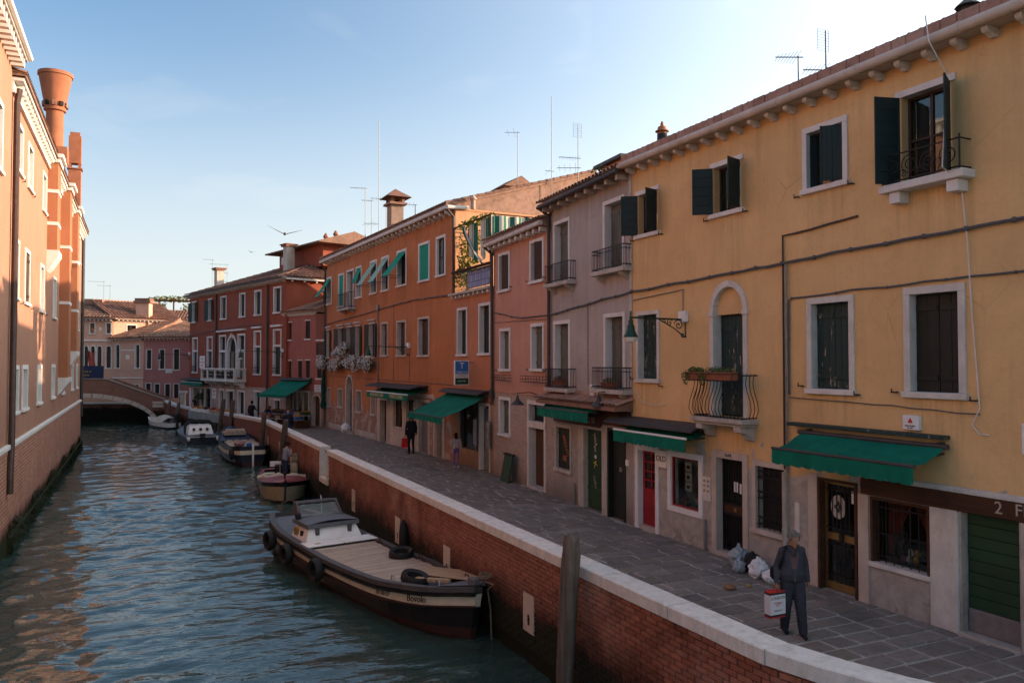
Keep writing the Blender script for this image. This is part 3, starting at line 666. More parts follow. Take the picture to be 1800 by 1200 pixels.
    def hooks(s, pts):
        for x, z in pts:
            m_ = MB(); m_.tube([(x, -.02, z), (x, .07, z), (x + .05, .09, z), (x + .06, .09, z + .06)], .012, 5); m_.box(x - .015, x + .09, .05, .075, z - .012, z + .012)
            s.part(m_, 'shutter_hook', M['iron'])
    def balcony(s, x0, x1, z, dep=.3, h=.6, th=.12, mat='stone_old', rail='bars', brackets=2, sp=.1):
        mb = MB(); mb.bbox(x0, x1, -.02, dep + .05, z, z + th, .012); sl = s.part(mb, 'balcony_slab', M[mat])
        for i in range(brackets):
            x = x0 + (x1 - x0) * (.15 + .7 * i / max(1, brackets - 1)); m2 = MB()
            m2.prism([(-.01, z - .002), (dep - .02, z - .002), (dep - .02, z - .05), (dep * .45, z - .13), (-.01, z - .24)], 'x', x - .06, x + .06); s.part(m2, 'bracket', M[mat], sl)
        r = MB(); zt = z + th + h
        path = [(x0 + .04, 0), (x0 + .04, dep), (x1 - .04, dep), (x1 - .04, 0)]
        for zz in (zt, z + th + .06): r.tube([(p[0], p[1], zz) for p in path], .016, 5)
        for (a, b), (c, d) in zip(path, path[1:]):
            L = math.hypot(c - a, d - b); k = max(2, int(L / sp))
            for i in range(k): r.tube([(a + (c - a) * i / k, b + (d - b) * i / k, z + th), (a + (c - a) * i / k, b + (d - b) * i / k, zt)], .008, 4)
        if rail == 'crossed': r.tube([(p[0], p[1], zt - .1) for p in path], .01, 4)
        s.part(r, 'railing', M['iron']); return sl
    def corbels(s, xs, z0, z1, dep, wid=.13, mat='stone', curved=True):
        for x in xs:
            h = z1 - z0; pr = [(-.01, z1), (dep, z1), (dep, z1 - h * .4), (dep * .85, z1 - h * .62), (dep * .55, z1 - h * .72), (dep * .3, z0), (-.01, z0)] if curved else [(-.01, z1), (dep, z1), (dep, z0), (-.01, z0)]
            s.part(MB().prism(pr, 'x', x - wid / 2, x + wid / 2), 'corbel', M[mat])
    def roof(s, x0, x1, ye, ze, yr, zr, yb=None, zb=None, sp=.21, row=.38, hip0=0, hip1=0, tiles=True, name='roof', both=False):
        """pitched roof of half-round tiles from the eave (ye,ze) to the ridge (yr,zr) and down behind"""
        mb = MB(); yb = yb if yb is not None else 2 * yr - ye; zb = zb if zb is not None else ze
        mb.add([(x0, ye, ze - .03), (x1, ye, ze - .03), (x1 - hip1, yr, zr - .03), (x0 + hip0, yr, zr - .03), (x0, yb, zb - .03), (x1, yb, zb - .03), (x0, ye, ze - .12), (x1, ye, ze - .12), (x0, yb, zb - .12), (x1, yb, zb - .12)],
               [(0, 1, 2, 3), (3, 2, 5, 4), (0, 3, 4), (1, 5, 2), (0, 6, 7, 1), (6, 8, 9, 7), (0, 4, 8, 6), (1, 7, 9, 5)])
        rf = s.part(mb, name, M['tile'])
        if tiles:
            t = MB(); slo = math.hypot(yr - ye, zr - ze); N = int(slo / row)
            def band(P0, P1, P2, P3, width, slope):
                # P0-P1 eave, P3-P2 ridge
                P0, P1, P2, P3 = map(Vector, (P0, P1, P2, P3)); nrm = (P1 - P0).cross(P3 - P0).normalized()
                if nrm.z < 0: nrm = -nrm
                K = int((P1 - P0).length / sp); R = max(1, int(slope / row)); ux = (P1 - P0).normalized()
                for r in range(R):
                    v0, v1 = r / R, min(1.0, (r + 1.12) / R)
                    for k in range(K + 1):
                        u = k / K
                        xa = (P0 + (P1 - P0) * u)
                        def at(v):
                            L_, R_2 = P0 + (P3 - P0) * v, P1 + (P2 - P1) * v
                            # keep columns straight up the slope: shift, clip at hips
                            base = xa + (P3 - P0 - ux * (P3 - P0).dot(ux)) * v
                            if (base - L_).dot(ux) < -.02 or (base - R_2).dot(ux) > .02: return None
                            return base
                        a_, b_ = at(v0), at(v1)
                        if a_ is None or b_ is None: continue
                        jj = random.uniform(-.012, .012); vs_ = []
                        for c_, rad, hh in ((a_, sp * .44, .03), (b_, sp * .36, .008)):
                            for q in range(5):
                                an = math.pi * q / 4; vs_.append(c_ + ux * (rad * math.cos(an) + jj) + nrm * (hh + rad * .8 * math.sin(an)))
                        t.add(vs_, [(q, q + 1, q + 6, q + 5) for q in range(4)])
            band((x0, ye, ze), (x1, ye, ze), (x1 - hip1, yr, zr), (x0 + hip0, yr, zr), x1 - x0, slo)
            if hip1: band((x1, ye, ze), (x1, yb, zb), (x1 - hip1, yr, zr), (x1 - hip1, yr, zr), abs(yb - ye), math.hypot(hip1, zr - ze))
            if hip0: band((x0, yb, zb), (x0, ye, ze), (x0 + hip0, yr, zr), (x0 + hip0, yr, zr), abs(yb - ye), math.hypot(hip0, zr - ze))
            s.part(t, 'roof_tiles', M['tile'], rf, kind='stuff')
            rg = MB()
            for i in range(int((x1 - x0 - hip0 - hip1) / .38)): xx = x0 + hip0 + i * .38; rg.tube([(xx, yr, zr + .03), (xx + .41, yr, zr + .045)], .1, 8)
            if rg.v: s.part(rg, 'ridge_tiles', M['tile'], rf, kind='stuff')
        return rf
def text_mesh(txt, size, mat, name='lettering', depth=.004, align='CENTER', font=None, shear=0.0):
    cu = bpy.data.curves.new(name, 'FONT'); cu.body = txt; cu.size = size; cu.extrude = depth; cu.align_x = align; cu.align_y = 'CENTER'; cu.shear = shear; cu.resolution_u = 3
    tmp = bpy.data.objects.new(name, cu); COL.objects.link(tmp); bpy.context.view_layer.update()
    me = bpy.data.meshes.new_from_object(tmp.evaluated_get(bpy.context.evaluated_depsgraph_get())); bpy.data.objects.remove(tmp); bpy.data.curves.remove(cu)
    me.materials.clear(); me.materials.append(mat); return me
def letters(parent, txt, size, mat, x, y, z, name='lettering', face=1, rotz=0.0, **kw):
    """lettering upright on a local +y facing surface (read from outside)"""
    o = inst(text_mesh(txt, size, mat, name, **kw), name, parent, (x, y, z), (R_(90), 0, R_(180) + rotz)); return o
def thing_at(h, name, label, cat, x, y, z, group=None): e = empty(name, label=label, cat=cat, group=group); h.put(e, x, y, z); return e
# ------------------------------------------------------------------ street-side things used on several fronts
def awning(h, x0, x1, zb, zf, yf, val, label, yb=.05, hood=None, scallop=.13, mat='green', text=None, arms=True, bar='white', n_=None):
    xm = (x0 + x1) / 2; w = (x1 - x0) / 2; e = thing_at(h, 'awning', label, 'awning', xm, 0, zf)
    Z = lambda z: z - zf
    c = MB(); c.sheet(lambda u, v: (-w + 2 * w * u, yb + (yf - yb) * v, Z(zb + (zf - zb) * v) - .06 * math.sin(math.pi * v) * (1 - .5 * math.sin(math.pi * u)) + .014 * math.sin(u * 23 + 2 * v) * v + .009 * math.sin(u * 57 + 5 * v) * math.sin(math.pi * v) + .008 * math.sin(v * 17 + u * 9)), 72, 16)
    c.build('canopy', M[mat], e, True)
    K = max(4, round(2 * w / scallop)); v = MB(); N = K * 6
    def vf(u, t):
        s_ = .03 * abs(math.sin(math.pi * u * K)); return (-w + 2 * w * u, yf + .012 + .014 * math.sin(u * 31) * t + .01 * math.sin(u * 77) * t, -(val - .035 + s_) * t)
    v.sheet(vf, N, 3); v.build('valance', M[mat], e, True)
    b = MB(); b.tube([(-w - .01, yf, .01), (w + .01, yf, .01)], .028, 8); b.build('front_bar', M[bar], e)
    r = MB(); r.tube([(-w - .05, yb + .02, Z(zb) + .0), (w + .05, yb + .02, Z(zb) + .0)], .045, 8); r.box(-w + .1, -w + .16, -.02, yb, Z(zb) - .06, Z(zb) + .06); r.box(w - .16, w - .1, -.02, yb, Z(zb) - .06, Z(zb) + .06); r.build('roller', M['lead'], e)
    if arms:
        for sx in (-1, 1):
            a = MB(); x = sx * (w - .12); a.tube([(x, 0, Z(zb) - .12), (x - sx * .25, (yf + yb) * .5, Z((zb + zf) / 2) - .12), (x, yf, 0)], .018, 6); a.build('arm', M['lead'], e)
    if hood:
        m_ = MB(); hd, hz = hood; prof = [(-.01, Z(zb) + .2), (hd * .55, Z(zb) + .17), (hd, Z(zb) + .05), (hd, Z(zb) + .02), (hd * .5, Z(zb) + .12), (-.01, Z(zb) + .14)]
        m_.prism(prof, 'x', -w - .06, w + .12 + hz); m_.build('hood', M['lead'], e)
    if text:
        for t_, xx, sz in text: letters(e, t_, sz, M['letter_cream'], xx - xm, yf + .05, -val * .42, depth=.002)
    return e
n = NT('cream_letters'); n.done((.62, .5, .25), .7); M['letter_cream'] = n.m
n = NT('black_letters'); n.done((.02, .02, .02), .7); M['ink'] = n.m
n = NT('white_letters'); n.done((.7, .7, .68), .7); M['ink_white'] = n.m
n = NT('chalk_letters'); n.done((.42, .36, .3), .9); M['chalk'] = n.m
n = NT('orange_spray'); n.done((.5, .16, .03), .8); M['spray'] = n.m
n = NT('yellow_spray'); n.done((.6, .55, .05), .8); M['spray_y'] = n.m
n = NT('red_ink'); n.done((.5, .02, .02), .6); M['ink_red'] = n.m
n = NT('blue_sign'); n.done((.02, .13, .36), .5); M['sign_blue'] = n.m
n = NT('lamp_glass'); n.done((.75, .72, .65), .3); M['lamp_glass'] = n.m
M['lamp_green'] = simple('lamp_green_iron', (.006, .045, .03), .45, .2, .2)
def scroll(mb, cx, cz, r, turns, a0, y=0.0, th=.012, dirn=1, n_=26):
    mb.tube([(cx + r * (1 - t / n_) ** .9 * math.cos(a0 + dirn * turns * 6.283 * t / n_), y, cz + r * (1 - t / n_) ** .9 * math.sin(a0 + dirn * turns * 6.283 * t / n_)) for t in range(n_)], th, 5)
def wall_lamp(h, x, z, reach, label, box=True):
    """green street lamp on a scrolled wall bracket, arm straight out of the wall"""
    e = thing_at(h, 'wall_lamp', label, 'street lamp', x, 0, z); e.rotation_euler = (0, 0, h.rz + R_(90))   # local +x now points out of the wall
    a = MB(); a.tube([(-.02, 0, .0), (reach, 0, .02)], .022, 6); a.tube([(.0, 0, -.42), (.0, 0, .06)], .02, 6)
    pts = [(.02, 0, -.4), (.1, 0, -.36), (.3, 0, -.22), (.55, 0, -.1), (.75, 0, -.01)]; a.tube(pts, .014, 5)
    scroll(a, .2, -.13, .13, 1.6, .3); scroll(a, .45, -.08, .085, 1.5, 2.6, dirn=-1); scroll(a, .08, -.36, .06, 1.3, 3.4); scroll(a, .6, -.05, .05, 1.2, .4)
    a.build('bracket', M['lamp_green'], e)
    l = MB(); l.tube([(reach - .03, 0, .16), (reach - .03, 0, -.02)], .02, 6)
    l.lathe([(.03, 0), (.06, -.06), (.055, -.12), (.08, -.16), (.1, -.28), (.16, -.4), (.17, -.42), (.15, -.415)], (reach - .03, 0, -.01), 14); l.build('lamp_shade', M['lamp_green'], e, True)
    g = MB(); g.lathe([(.155, -.43), (.15, -.47), (.1, -.54), (.0, -.56)], (reach - .03, 0, 0), 14); g.build('globe', M['lamp_glass'], e, True)
    if box: e2 = MB().bbox(.0, .12, -.13, .13, -.06, .2, .01).build('junction_box', M['white'], e)
    return e
def cable(name, label, pts, r, mat='cable', clips=0):
    P = []
    for (a, b) in zip(pts, pts[1:]):
        a, b = Vector(a), Vector(b); k = max(1, int((b - a).length / .35))
        for i in range(k):
            t = i / k; q = a + (b - a) * t; q.z += random.uniform(-.012, .012) - (.012 if k > 3 else 0) * math.sin(math.pi * ((i % 4) / 4)); P.append(q)
    P.append(Vector(pts[-1]))
    o = Vector(pts[0]); mb = MB(); mb.tube([p - o for p in P], r, 6)
    if clips:
        for p in P[::clips]: q = p - o; mb.ell(q, (r * 1.7, r * 1.7, r * 1.7), 6, 4)
    return mb.build(name, M[mat], label=label, cat='cable', loc=o)

# ------------------------------------------------------------------ yellow house
YH = House('yellow_house', 'mustard yellow three-storey house with dark green shutters, nearest on the right', (11.57, 0), (11.57, 17.35)); H = YH
# top floor
for (a, b, c, d, kind) in ((16.14, 17.16, 7.36, 8.58, 'open'), (13.13, 14.2, 7.40, 8.63, 'open'), (10.38, 11.46, 7.42, 8.69, 'ajar'), (8.27, 9.37, 7.17, 8.75, 'balc')):
    w, op = H.frame(a, b, c, d, .11, 'stone_pale', jambs=(kind == 'ajar'), sill=(kind != 'balc'))
    if kind == 'balc': op = (op[0], op[1], c, op[3])
    H.pane(w, op, -.17, (1, 1 if kind == 'balc' else 0))
    wd = (op[1] - op[0]) / 2
    if kind == 'ajar':
        H.swing(op[1], -1, op[2] + .02, op[3] - .02, wd * .95, -62, 'dark_green', y=-.06); H.swing(op[0], 1, op[2] + .02, op[3] - .02, wd * .98, 40, 'dark_green', y=-.03)
    else:
        H.swing(op[1] + .0, 1, op[2] + .0, op[3] - .0, wd * 1.05, 52 if kind == 'open' else 75, 'dark_green', vertical=False, pw_=.2)
        H.swing(op[0] - .0, -1, op[2] + .0, op[3] - .0, wd * 1.05, 72 if kind == 'open' else 62, 'dark_green', vertical=False, pw_=.2)
    H.hooks([(a - .12, c - .02), (b + .1, c - .02)])
# balcony under the fourth window: slab on two blocks, scrolled railing
mb = MB(); mb.bbox(7.98, 9.5, -.02, .3, 7.03, 7.16, .012); sl = H.part(mb, 'balcony_slab', M['stone_pale'])
for x in (8.2, 9.24): H.part(MB().bbox(x - .1, x + .1, -.02, .24, 6.84, 7.027, .01), 'bracket', M['stone_pale'], sl)
r = MB(); path = [(8.05, 0), (8.05, .26), (9.44, .26), (9.44, 0)]
for zz in (7.2, 7.64): r.tube([(p[0], p[1], zz) for p in path], .013, 5)
for p in path[1:3]: r.tube([(p[0], p[1], 7.16), (p[0], p[1], 7.7)], .014, 5)
for i, cx in enumerate((8.24, 8.58, 8.92, 9.26)):
    scroll(r, cx, 7.42, .17, 2.2, 1.57 + 1.57 * (i % 2) * 2, .26, .009, 1 if i % 2 else -1); scroll(r, cx + .12, 7.29, .07, 1.5, .5, .26, .007)
H.part(r, 'railing', M['iron'])
# middle floor
w, op = H.frame(16.16, 17.17, 3.7, 5.5, .1, 'stone'); H.shut(w, op, 'worn_green', -.15, 2, False)
w, op = H.frame(10.28, 11.39, 3.62, 5.42, .115, 'stone'); H.shut(w, op, 'worn_green', -.12, 2, False)
w, op = H.frame(8.16, 9.26, 3.63, 5.44, .12, 'stone'); H.shut(w, op, 'black_green', -.12, 2, False, .24)
H.hooks([(16.05, 3.62), (17.28, 3.78), (11.5, 3.75), (10.18, 3.63), (9.4, 3.7), (8.0, 3.62)])
w, op = H.frame(13.04, 14.25, 3.02, 5.32, .125, 'stone', sill=False, crown=5.98, name='balcony_door')
H.shut(w, (op[0], op[1], 3.04, 5.24), 'worn_green', -.2, 2, False)
H.part(MB().box(op[0] - .02, op[1] + .02, -.24, -.1, 5.25, 6.0), 'blind_arch', M['yellow'])
mb = MB(); mb.bbox(12.72, 14.42, -.02, .46, 2.92, 3.02, .015); mb.bbox(12.78, 14.36, -.02, .4, 2.865, 2.917, .01); sl = H.part(mb, 'balcony_slab', M['stone_old'])
for x in (12.95, 14.18): H.part(MB().prism([(-.01, 2.863), (.4, 2.863), (.4, 2.76), (.2, 2.72), (.14, 2.6), (-.01, 2.55)], 'x', x - .1, x + .1), 'bracket', M['stone_old'], sl)
r = MB(); prof = [(.0, 0), (.1, .04), (.16, .18), (.13, .36), (.04, .56), (.0, .72), (.02, .88), (.05, .93)]; z0 = 3.03; dp = .38
def bellied(ax, ay, ox, oy): r.tube([(ax + ox * o, ay + oy * o, z0 + z) for o, z in prof], .0085, 5)
for i in range(15): bellied(12.8 + 1.54 * i / 14, dp, 0, 1)
for i in range(1, 4): bellied(12.8, dp * i / 4, -1, 0); bellied(14.34, dp * i / 4, 1, 0)
for zz, o in ((.9, .03), (.02, 0)): r.tube([(12.8 - o, 0, z0 + zz), (12.8 - o, dp + o, z0 + zz), (14.34 + o, dp + o, z0 + zz), (14.34 + o, 0, z0 + zz)], .014, 5)
H.part(r, 'railing', M['iron'])
# ground floor
w, op = H.frame(16.22, 17.23, 0, 2.12, .13, 'white', sill=False, name='door_frame', rec=.17)
H.part(MB().box(16.36, 17.1, -.17, -.01, 0, .1), 'door_step', M['stone_old'], w)
d0 = MB(); d0.box(16.35, 17.1, -.17, -.13, .1, 1.02); d0.box(16.35, 16.44, -.17, -.13, 1.02, 2.0); d0.box(17.01, 17.1, -.17, -.13, 1.02, 2.0); d0.box(16.44, 17.01, -.17, -.13, 1.9, 2.0)
d0.box(16.7, 16.75, -.168, -.128, 1.02, 1.9)
for zz in (1.23, 1.46, 1.69): d0.box(16.44, 17.01, -.166, -.13, zz - .018, zz + .018)
dr = H.part(d0, 'red_door', M['red_paint']); H.part(MB().box(16.44, 17.01, -.158, -.152, 1.02, 1.9), 'pane', M['glass'], dr); H.part(MB().bbox(16.4, 16.46, -.129, -.1, 1.05, 1.3, .006), 'handle', M['iron'], dr)
H.part(MB().box(16.36, 17.1, -.7, -.5, 0.1, 2.0), 'room', M['room'], dr)
w, op = H.frame(14.54, 15.85, .67, 2.1, .13, 'white', sill=False, name='shop_window')
H.part(MB().box(14.67, 15.72, -.2, .035, .67, .8), 'window_board', M['white'], w)
op = (op[0], op[1], .8, op[3]); a, b, c, d = op; mb = MB(); t = .035
mb.box(a, a + t, -.08, -.02, c, d); mb.box(b - t, b, -.08, -.02, c, d); mb.box(a + t, b - t, -.08, -.02, c, c + t); mb.box(a + t, b - t, -.08, -.02, d - t, d)
H.part(mb, 'sash', M['red_paint'], w); H.part(MB().box(a, b, -.055, -.049, c, d), 'pane', M['glass'], w)
mb = MB(); mb.quad((a - .1, -.5, c - .05), (b + .1, -.5, c - .05), (b + .1, -.5, d + .1), (a - .1, -.5, d + .1)); mb.quad((a - .1, -.5, c + .004), (b + .1, -.5, c + .004), (b + .1, -.1, c + .004), (a - .1, -.1, c + .004)); H.part(mb, 'display_back', M['pale_room'], w)
M['coat'] = cloth('brown_coat', (.16, .1, .05)); M['leather'] = simple('brown_leather', (.07, .03, .02), .5, var=.3)
coat = MB()
coat.sheet(lambda u, v: (14.82 + .36 * u * (.6 + .5 * v), -.3 + .06 * math.sin(u * 6.28) + .03 * math.sin(u * 25), 1.95 - .95 * v), 20, 8); H.part(coat, 'display_coat', M['coat'], w, True)
for k, zz in enumerate((1.62, 1.38, 1.15)): f_ = MB(); f_.box(15.32, 15.56, -.3, -.28, zz, zz + .2); f_.cm = 1; f_.box(15.39, 15.49, -.279, -.275, zz + .06, zz + .13); H.part(f_, 'framed_print', [M['white'], M['leather']], w)
bg = MB(); bg.bbox(15.38, 15.64, -.3, -.14, .81, .98, .03); bg.tube([(15.4, -.22, .97), (15.45, -.22, 1.1), (15.57, -.22, 1.1), (15.62, -.22, .97)], .012, 5); H.part(bg, 'display_bag', M['leather'], w)
sh = MB(); [sh.ell((15.1 - .13 * i, -.3 + .06 * (i % 2), .83), (.05, .11, .05), 8, 5) for i in range(4)]; H.part(sh, 'display_shoes', M['iron'], w, True)
w, op = H.frame(13.06, 14.21, 0, 2.27, .15, 'stone_pink', sill=False, name='door_frame', rec=.22)
H.part(MB().bbox(13.12, 14.16, -.22, .06, -.02, .09, .01), 'door_step', M['stone_old'], w)
g_ = MB(); a, b = op[0], op[1]; y = -.17      # iron grille door with a brown lock band
g_.box(a, a + .05, y - .02, y + .02, .1, 2.1); g_.box(b - .05, b, y - .02, y + .02, .1, 2.1)
for zz in (.14, .9, 1.12, 2.08): g_.box(a + .05, b - .05, y - .02, y + .02, zz - .025, zz + .025)
for i in range(9):
    xx = a + .1 + (b - a - .2) * i / 8; g_.tube([(xx, y, .14), (xx, y, .9)], .012, 5); g_.tube([(xx, y, 1.12), (xx, y, 2.08)], .012, 5)
for k in range(4): scroll(g_, a + .15 + k * .19, .27, .075, 1.4, 0, y, .008); scroll(g_, a + .15 + k * .19, 1.24, .075, 1.4, 0, y, .008)
gd = H.part(g_, 'grille_door', M['iron']); H.part(MB().box(a + .05, b - .05, y - .015, y + .015, .925, 1.095), 'lock_band', M['beam'], gd); H.part(MB().bbox((a + b) / 2 - .04, (a + b) / 2 + .04, y + .01, y + .04, .97, 1.05, .006), 'lock', M['brass'], gd)
H.part(MB().box(a - .02, b + .02, y - .12, y - .09, .05, 2.2), 'shade', M['dark'], gd)
nt_ = MB(); nt_.box(13.55, 13.6, y + .02, y + .025, 1.4, 1.62); nt_.box(13.63, 13.68, y + .02, y + .025, 1.4, 1.62); nt_.box(13.44, 13.5, y + .02, y + .025, 1.38, 1.6); H.part(nt_, 'paper_note', M['white'], gd)
letters(H.root, '1644', .12, M['ink'], 13.66, .038, 2.195, 'house_number')
w, op = H.frame(11.91, 12.92, .71, 2.18, .1, 'stone_pink', sill=True, name='barred_window')
H.part(MB().box(op[0] - .02, op[1] + .02, -.2, -.17, op[2], op[3]), 'blind', M['black_shutter'], w)
g_ = MB(); a, b, c, d = op; y = -.03
for i in range(6): xx = a + .03 + (b - a - .06) * i / 5; g_.tube([(xx, y, c), (xx, y, d)], .011, 5)
for zz in (c + .1, c + .24, c + .62, c + .76, d - .24, d - .1): g_.box(a, b, y - .006, y + .006, zz - .012, zz + .012)
for zz in (c + .17, c + .69, d - .17):
    for i in range(5): xx = a + .03 + (b - a - .06) * (i + .5) / 5; g_.tube([(xx + .055 * math.cos(k * .785), y, zz + .055 * math.sin(k * .785)) for k in range(8)], .007, 4, True)
H.part(g_, 'grille', M['iron'], w)
# glazed door with ironwork, shop window, beam, pillar and the green gate
w, op = H.frame(10.26, 11.16, 0, 2.06, .05, 'beam', sill=False, name='door_frame', rec=.22)
g_ = MB(); a, b = op[0], op[1]; y = -.12
for p in ((a, a + .06, .02, 2.0), (b - .06, b, .02, 2.0), (a + .06, b - .06, .02, .16), (a + .06, b - .06, 1.95, 2.0), (a + .06, b - .06, .93, 1.06)): g_.box(p[0], p[1], y - .03, y + .01, p[2], p[3])
gd = H.part(g_, 'glazed_door', M['brass']); H.part(MB().box(a + .06, b - .06, y - .012, y - .006, .16, 1.95), 'pane', M['glass'], gd)
g_ = MB()
for i in range(7): xx = a + .1 + (b - a - .2) * i / 6; g_.tube([(xx, y + .04, .17), (xx, y + .04, .93)], .01, 5); g_.tube([(xx, y + .04, 1.06), (xx, y + .04, 1.95)], .01, 5)
for zz in (.3, .85, 1.16, 1.86): g_.box(a + .06, b - .06, y + .03, y + .05, zz - .01, zz + .01)
for q in range(4): scroll(g_, (a + b) / 2 + .07 * math.cos(q * 1.57 + .78), .55 + .07 * math.sin(q * 1.57 + .78), .075, 1.2, q * 1.57, y + .05, .009)
H.part(g_, 'grille', M['iron'], gd); H.part(MB().bbox((a + b) / 2 - .03, (a + b) / 2 + .04, y + .0, y + .06, .92, 1.07, .006), 'lock', M['iron'], gd)
pl = MB(); pl.lathe([(.0, 0), (.13, 0), (.17, .02), (.175, .03), (.12, .018), (0, .01)], (0, 0, 0), 20); pl.v = [(10.78 + p[0], y + .0 + p[2], 1.55 + p[1] * 1.25) for p in pl.v]; H.part(pl, 'wall_plate', M['stone_old'], gd, True)
cr_ = MB(); [cr_.ell((10.78 + dx, y + .04, 1.55 + dz), (.035, .008, .04), 8, 5) for dx, dz in ((0, .06), (-.05, 0), (.05, 0), (0, -.06))]; H.part(cr_, 'plate_emblem', M['ink'], gd)
H.part(MB().bbox(10.37, 10.47, y + .0, y + .045, 1.66, 1.88, .004), 'notice', M['white'], gd); H.part(MB().box(10.2, 11.2, -.9, -.85, 0, 2.05), 'room', M['dark'], gd)
w, op = H.frame(8.83, 9.97, .76, 1.88, .045, 'beam', sill=False, name='shop_window', rec=.2)
H.part(MB().bbox(8.8, 10.0, -.2, .07, .68, .765, .01), 'sill', M['stone'], w)
a, b, c, d = op; H.part(MB().box(a, b, -.15, -.144, c, d), 'pane', M['glass'], w)
g_ = MB()
for i in range(7): xx = a + .05 + (b - a - .1) * i / 6; g_.tube([(xx, -.05, c), (xx, -.05, d)], .01, 5)
for zz in (c + .12, c + .5, d - .12): g_.box(a, b, -.056, -.044, zz - .01, zz + .01)
for q in range(4): scroll(g_, (a + b) / 2 + .07 * math.cos(q * 1.57 + .78), c + .5 + .07 * math.sin(q * 1.57 + .78), .07, 1.2, q * 1.57, -.04, .009)
H.part(g_, 'grille', M['iron'], w); M['curtain_red'] = cloth('red_curtain', (.36, .07, .05))
for sgn, xe in ((1, b), (-1, a)):
    cu = MB(); cu.sheet(lambda u, v: (xe - sgn * (.02 + u * (.42 * (1 - v) ** 1.3 + .09)), -.34 + .018 * math.sin(u * 22), d - .02 - (d - c) * .88 * v + .0 * u), 30, 10); H.part(cu, 'curtain', M['curtain_red'], w, True)
M['mask_a'] = simple('gilt', (.5, .33, .08), .4, .5, .2); M['mask_b'] = simple('enamel', (.55, .5, .45), .4, 0, .1); M['mask_c'] = simple('purple_enamel', (.3, .05, .2), .4)
for i in range(14):   # trinkets behind the glass
    t_ = MB(); xx = a + .1 + (b - a - .2) * ((i * .618) % 1); t_.ell((xx, -.28 - .1 * (i % 3), c + .1 + .1 * (i % 3)), (.06, .025, .075), 8, 6); t_.ell((xx, -.265 - .1 * (i % 3), c + .1 + .1 * (i % 3)), (.02, .02, .025), 6, 4); H.part(t_, 'carnival_mask', M[('mask_a', 'mask_b', 'mask_c', 'iron')[i % 4]], w, True)
mb = MB(); mb.quad((a - .2, -1., c - .1), (b + .2, -1., c - .1), (b + .2, -1., d + .1), (a - .2, -1., d + .1)); mb.quad((a - .2, -1., c), (b + .2, -1., c), (b + .2, -.16, c), (a - .2, -.16, c)); H.part(mb, 'display_back', M['dark'], w)
H.part(MB().bbox(2.6, 10.16, -.02, .06, 1.9, 2.18, .012), 'shop_beam', M['beam']); H.part(MB().bbox(2.6, 9.3, -.02, .1, 2.184, 2.27, .012), 'beam_capping', M['stone'])
letters(H.root, '2', .26, M['chalk'], 7.66, .063, 2.05, 'lettering', depth=.002); letters(H.root, 'FIORI', .25, M['chalk'], 7.42, .063, 2.06, 'lettering', align='LEFT', depth=.002)
H.part(MB().bbox(8.34, 8.82, -.02, .05, 0, 1.897, .015), 'pillar', M['stone']); H.part(MB().bbox(10.02, 10.24, -.02, .04, 0, 1.897, .012), 'pillar', M['stone_pink']); H.part(MB().bbox(11.17, 11.4, -.02, .035, 0, 2.1, .012), 'pillar', M['stone_pink']); H.part(MB().bbox(6.7, 7.36, -.02, .05, 0, 1.897, .015), 'pillar', M['stone_old'])
H.hole(7.4, 8.3, 0, 1.9); gt = None
gt = MB(); gt.box(7.4, 8.3, -.2, -.17, .05, 1.9); gate = H.part(gt, 'green_gate', M['black_green'])
M['gate_green'] = oldpaint('gate_green', (.014, .05, .022), (.03, .04, .03), .7)
for k in range(8): H.part(MB().bbox(7.42, 8.28, -.169, -.13 - .004 * (k % 2), .42 + k * .185, .42 + (k + 1) * .185 - .008, .006), 'plank', M['gate_green'], gate)
H.part(MB().bbox(7.42, 8.28, -.168, -.12, .06, .41, .006), 'kick_plate', M['zinc'], gate); H.part(MB().bbox(7.35, 8.34, -.2, .08, -.02, .05, .008), 'threshold', M['stone_old'], gate)
wl = H.wall(M['yellow'], 2.5, 17.35, -.3, 9.32, 7.0)
# eave: corbels, round stone gutter, a course of bricks on edge, tiles
H.corbels([17.22 - .505 * i for i in range(28)], 9.05, 9.19, .27, .1, 'stone')
gu = MB()
for i in range(8):
    x = 17.42 - 1.9 * i; gu.tube([(x, .36, 9.27), (x - 1.88, .36, 9.27)], .085, 10); gu.tube([(x - 1.86, .36, 9.27), (x - 1.9, .36, 9.27)], .095, 10)
H.part(gu, 'gutter', M['stone_pink'], None, True); H.part(MB().box(2.4, 17.4, -.1, .3, 9.195, 9.34), 'eave_board', M['stone_pink'])
x = 17.4
while x > 4.5:
    l_ = random.uniform(.26, .38); H.part(MB().bbox(x - l_ + .008, x, .02, .32 + random.uniform(-.01, .012), 9.345, 9.545, .008), 'brick', M['brick_eave']); x -= l_
rf = H.roof(2.4, 17.45, .16, 9.515, -6.5, 11.4, tiles=True)
chm = MB(); cc_ = (17.0, -.7, 9.5); chm.lathe([(.12, 0), (.12, .4)], cc_, 12); chm.cm = 1; chm.lathe([(.135, .4), (.13, .64)], cc_, 12); chm.cm = 0; chm.lathe([(.125, .64), (.125, .68), (.18, .7), (.18, .72), (.125, .75), (.105, .83), (.05, .84), (.04, .92), (.015, .98)], cc_, 12)
H.part(chm, 'chimney', [simple('terracotta_pot', (.3, .12, .06), .8), M['iron']], rf, True)
sk = MB(); sk.lathe([(.1, 0), (.1, .16), (.2, .17), (.03, .32)], (8.3, -.35, 9.7), 10); H.part(sk, 'roof_vent', M['lead'], rf)
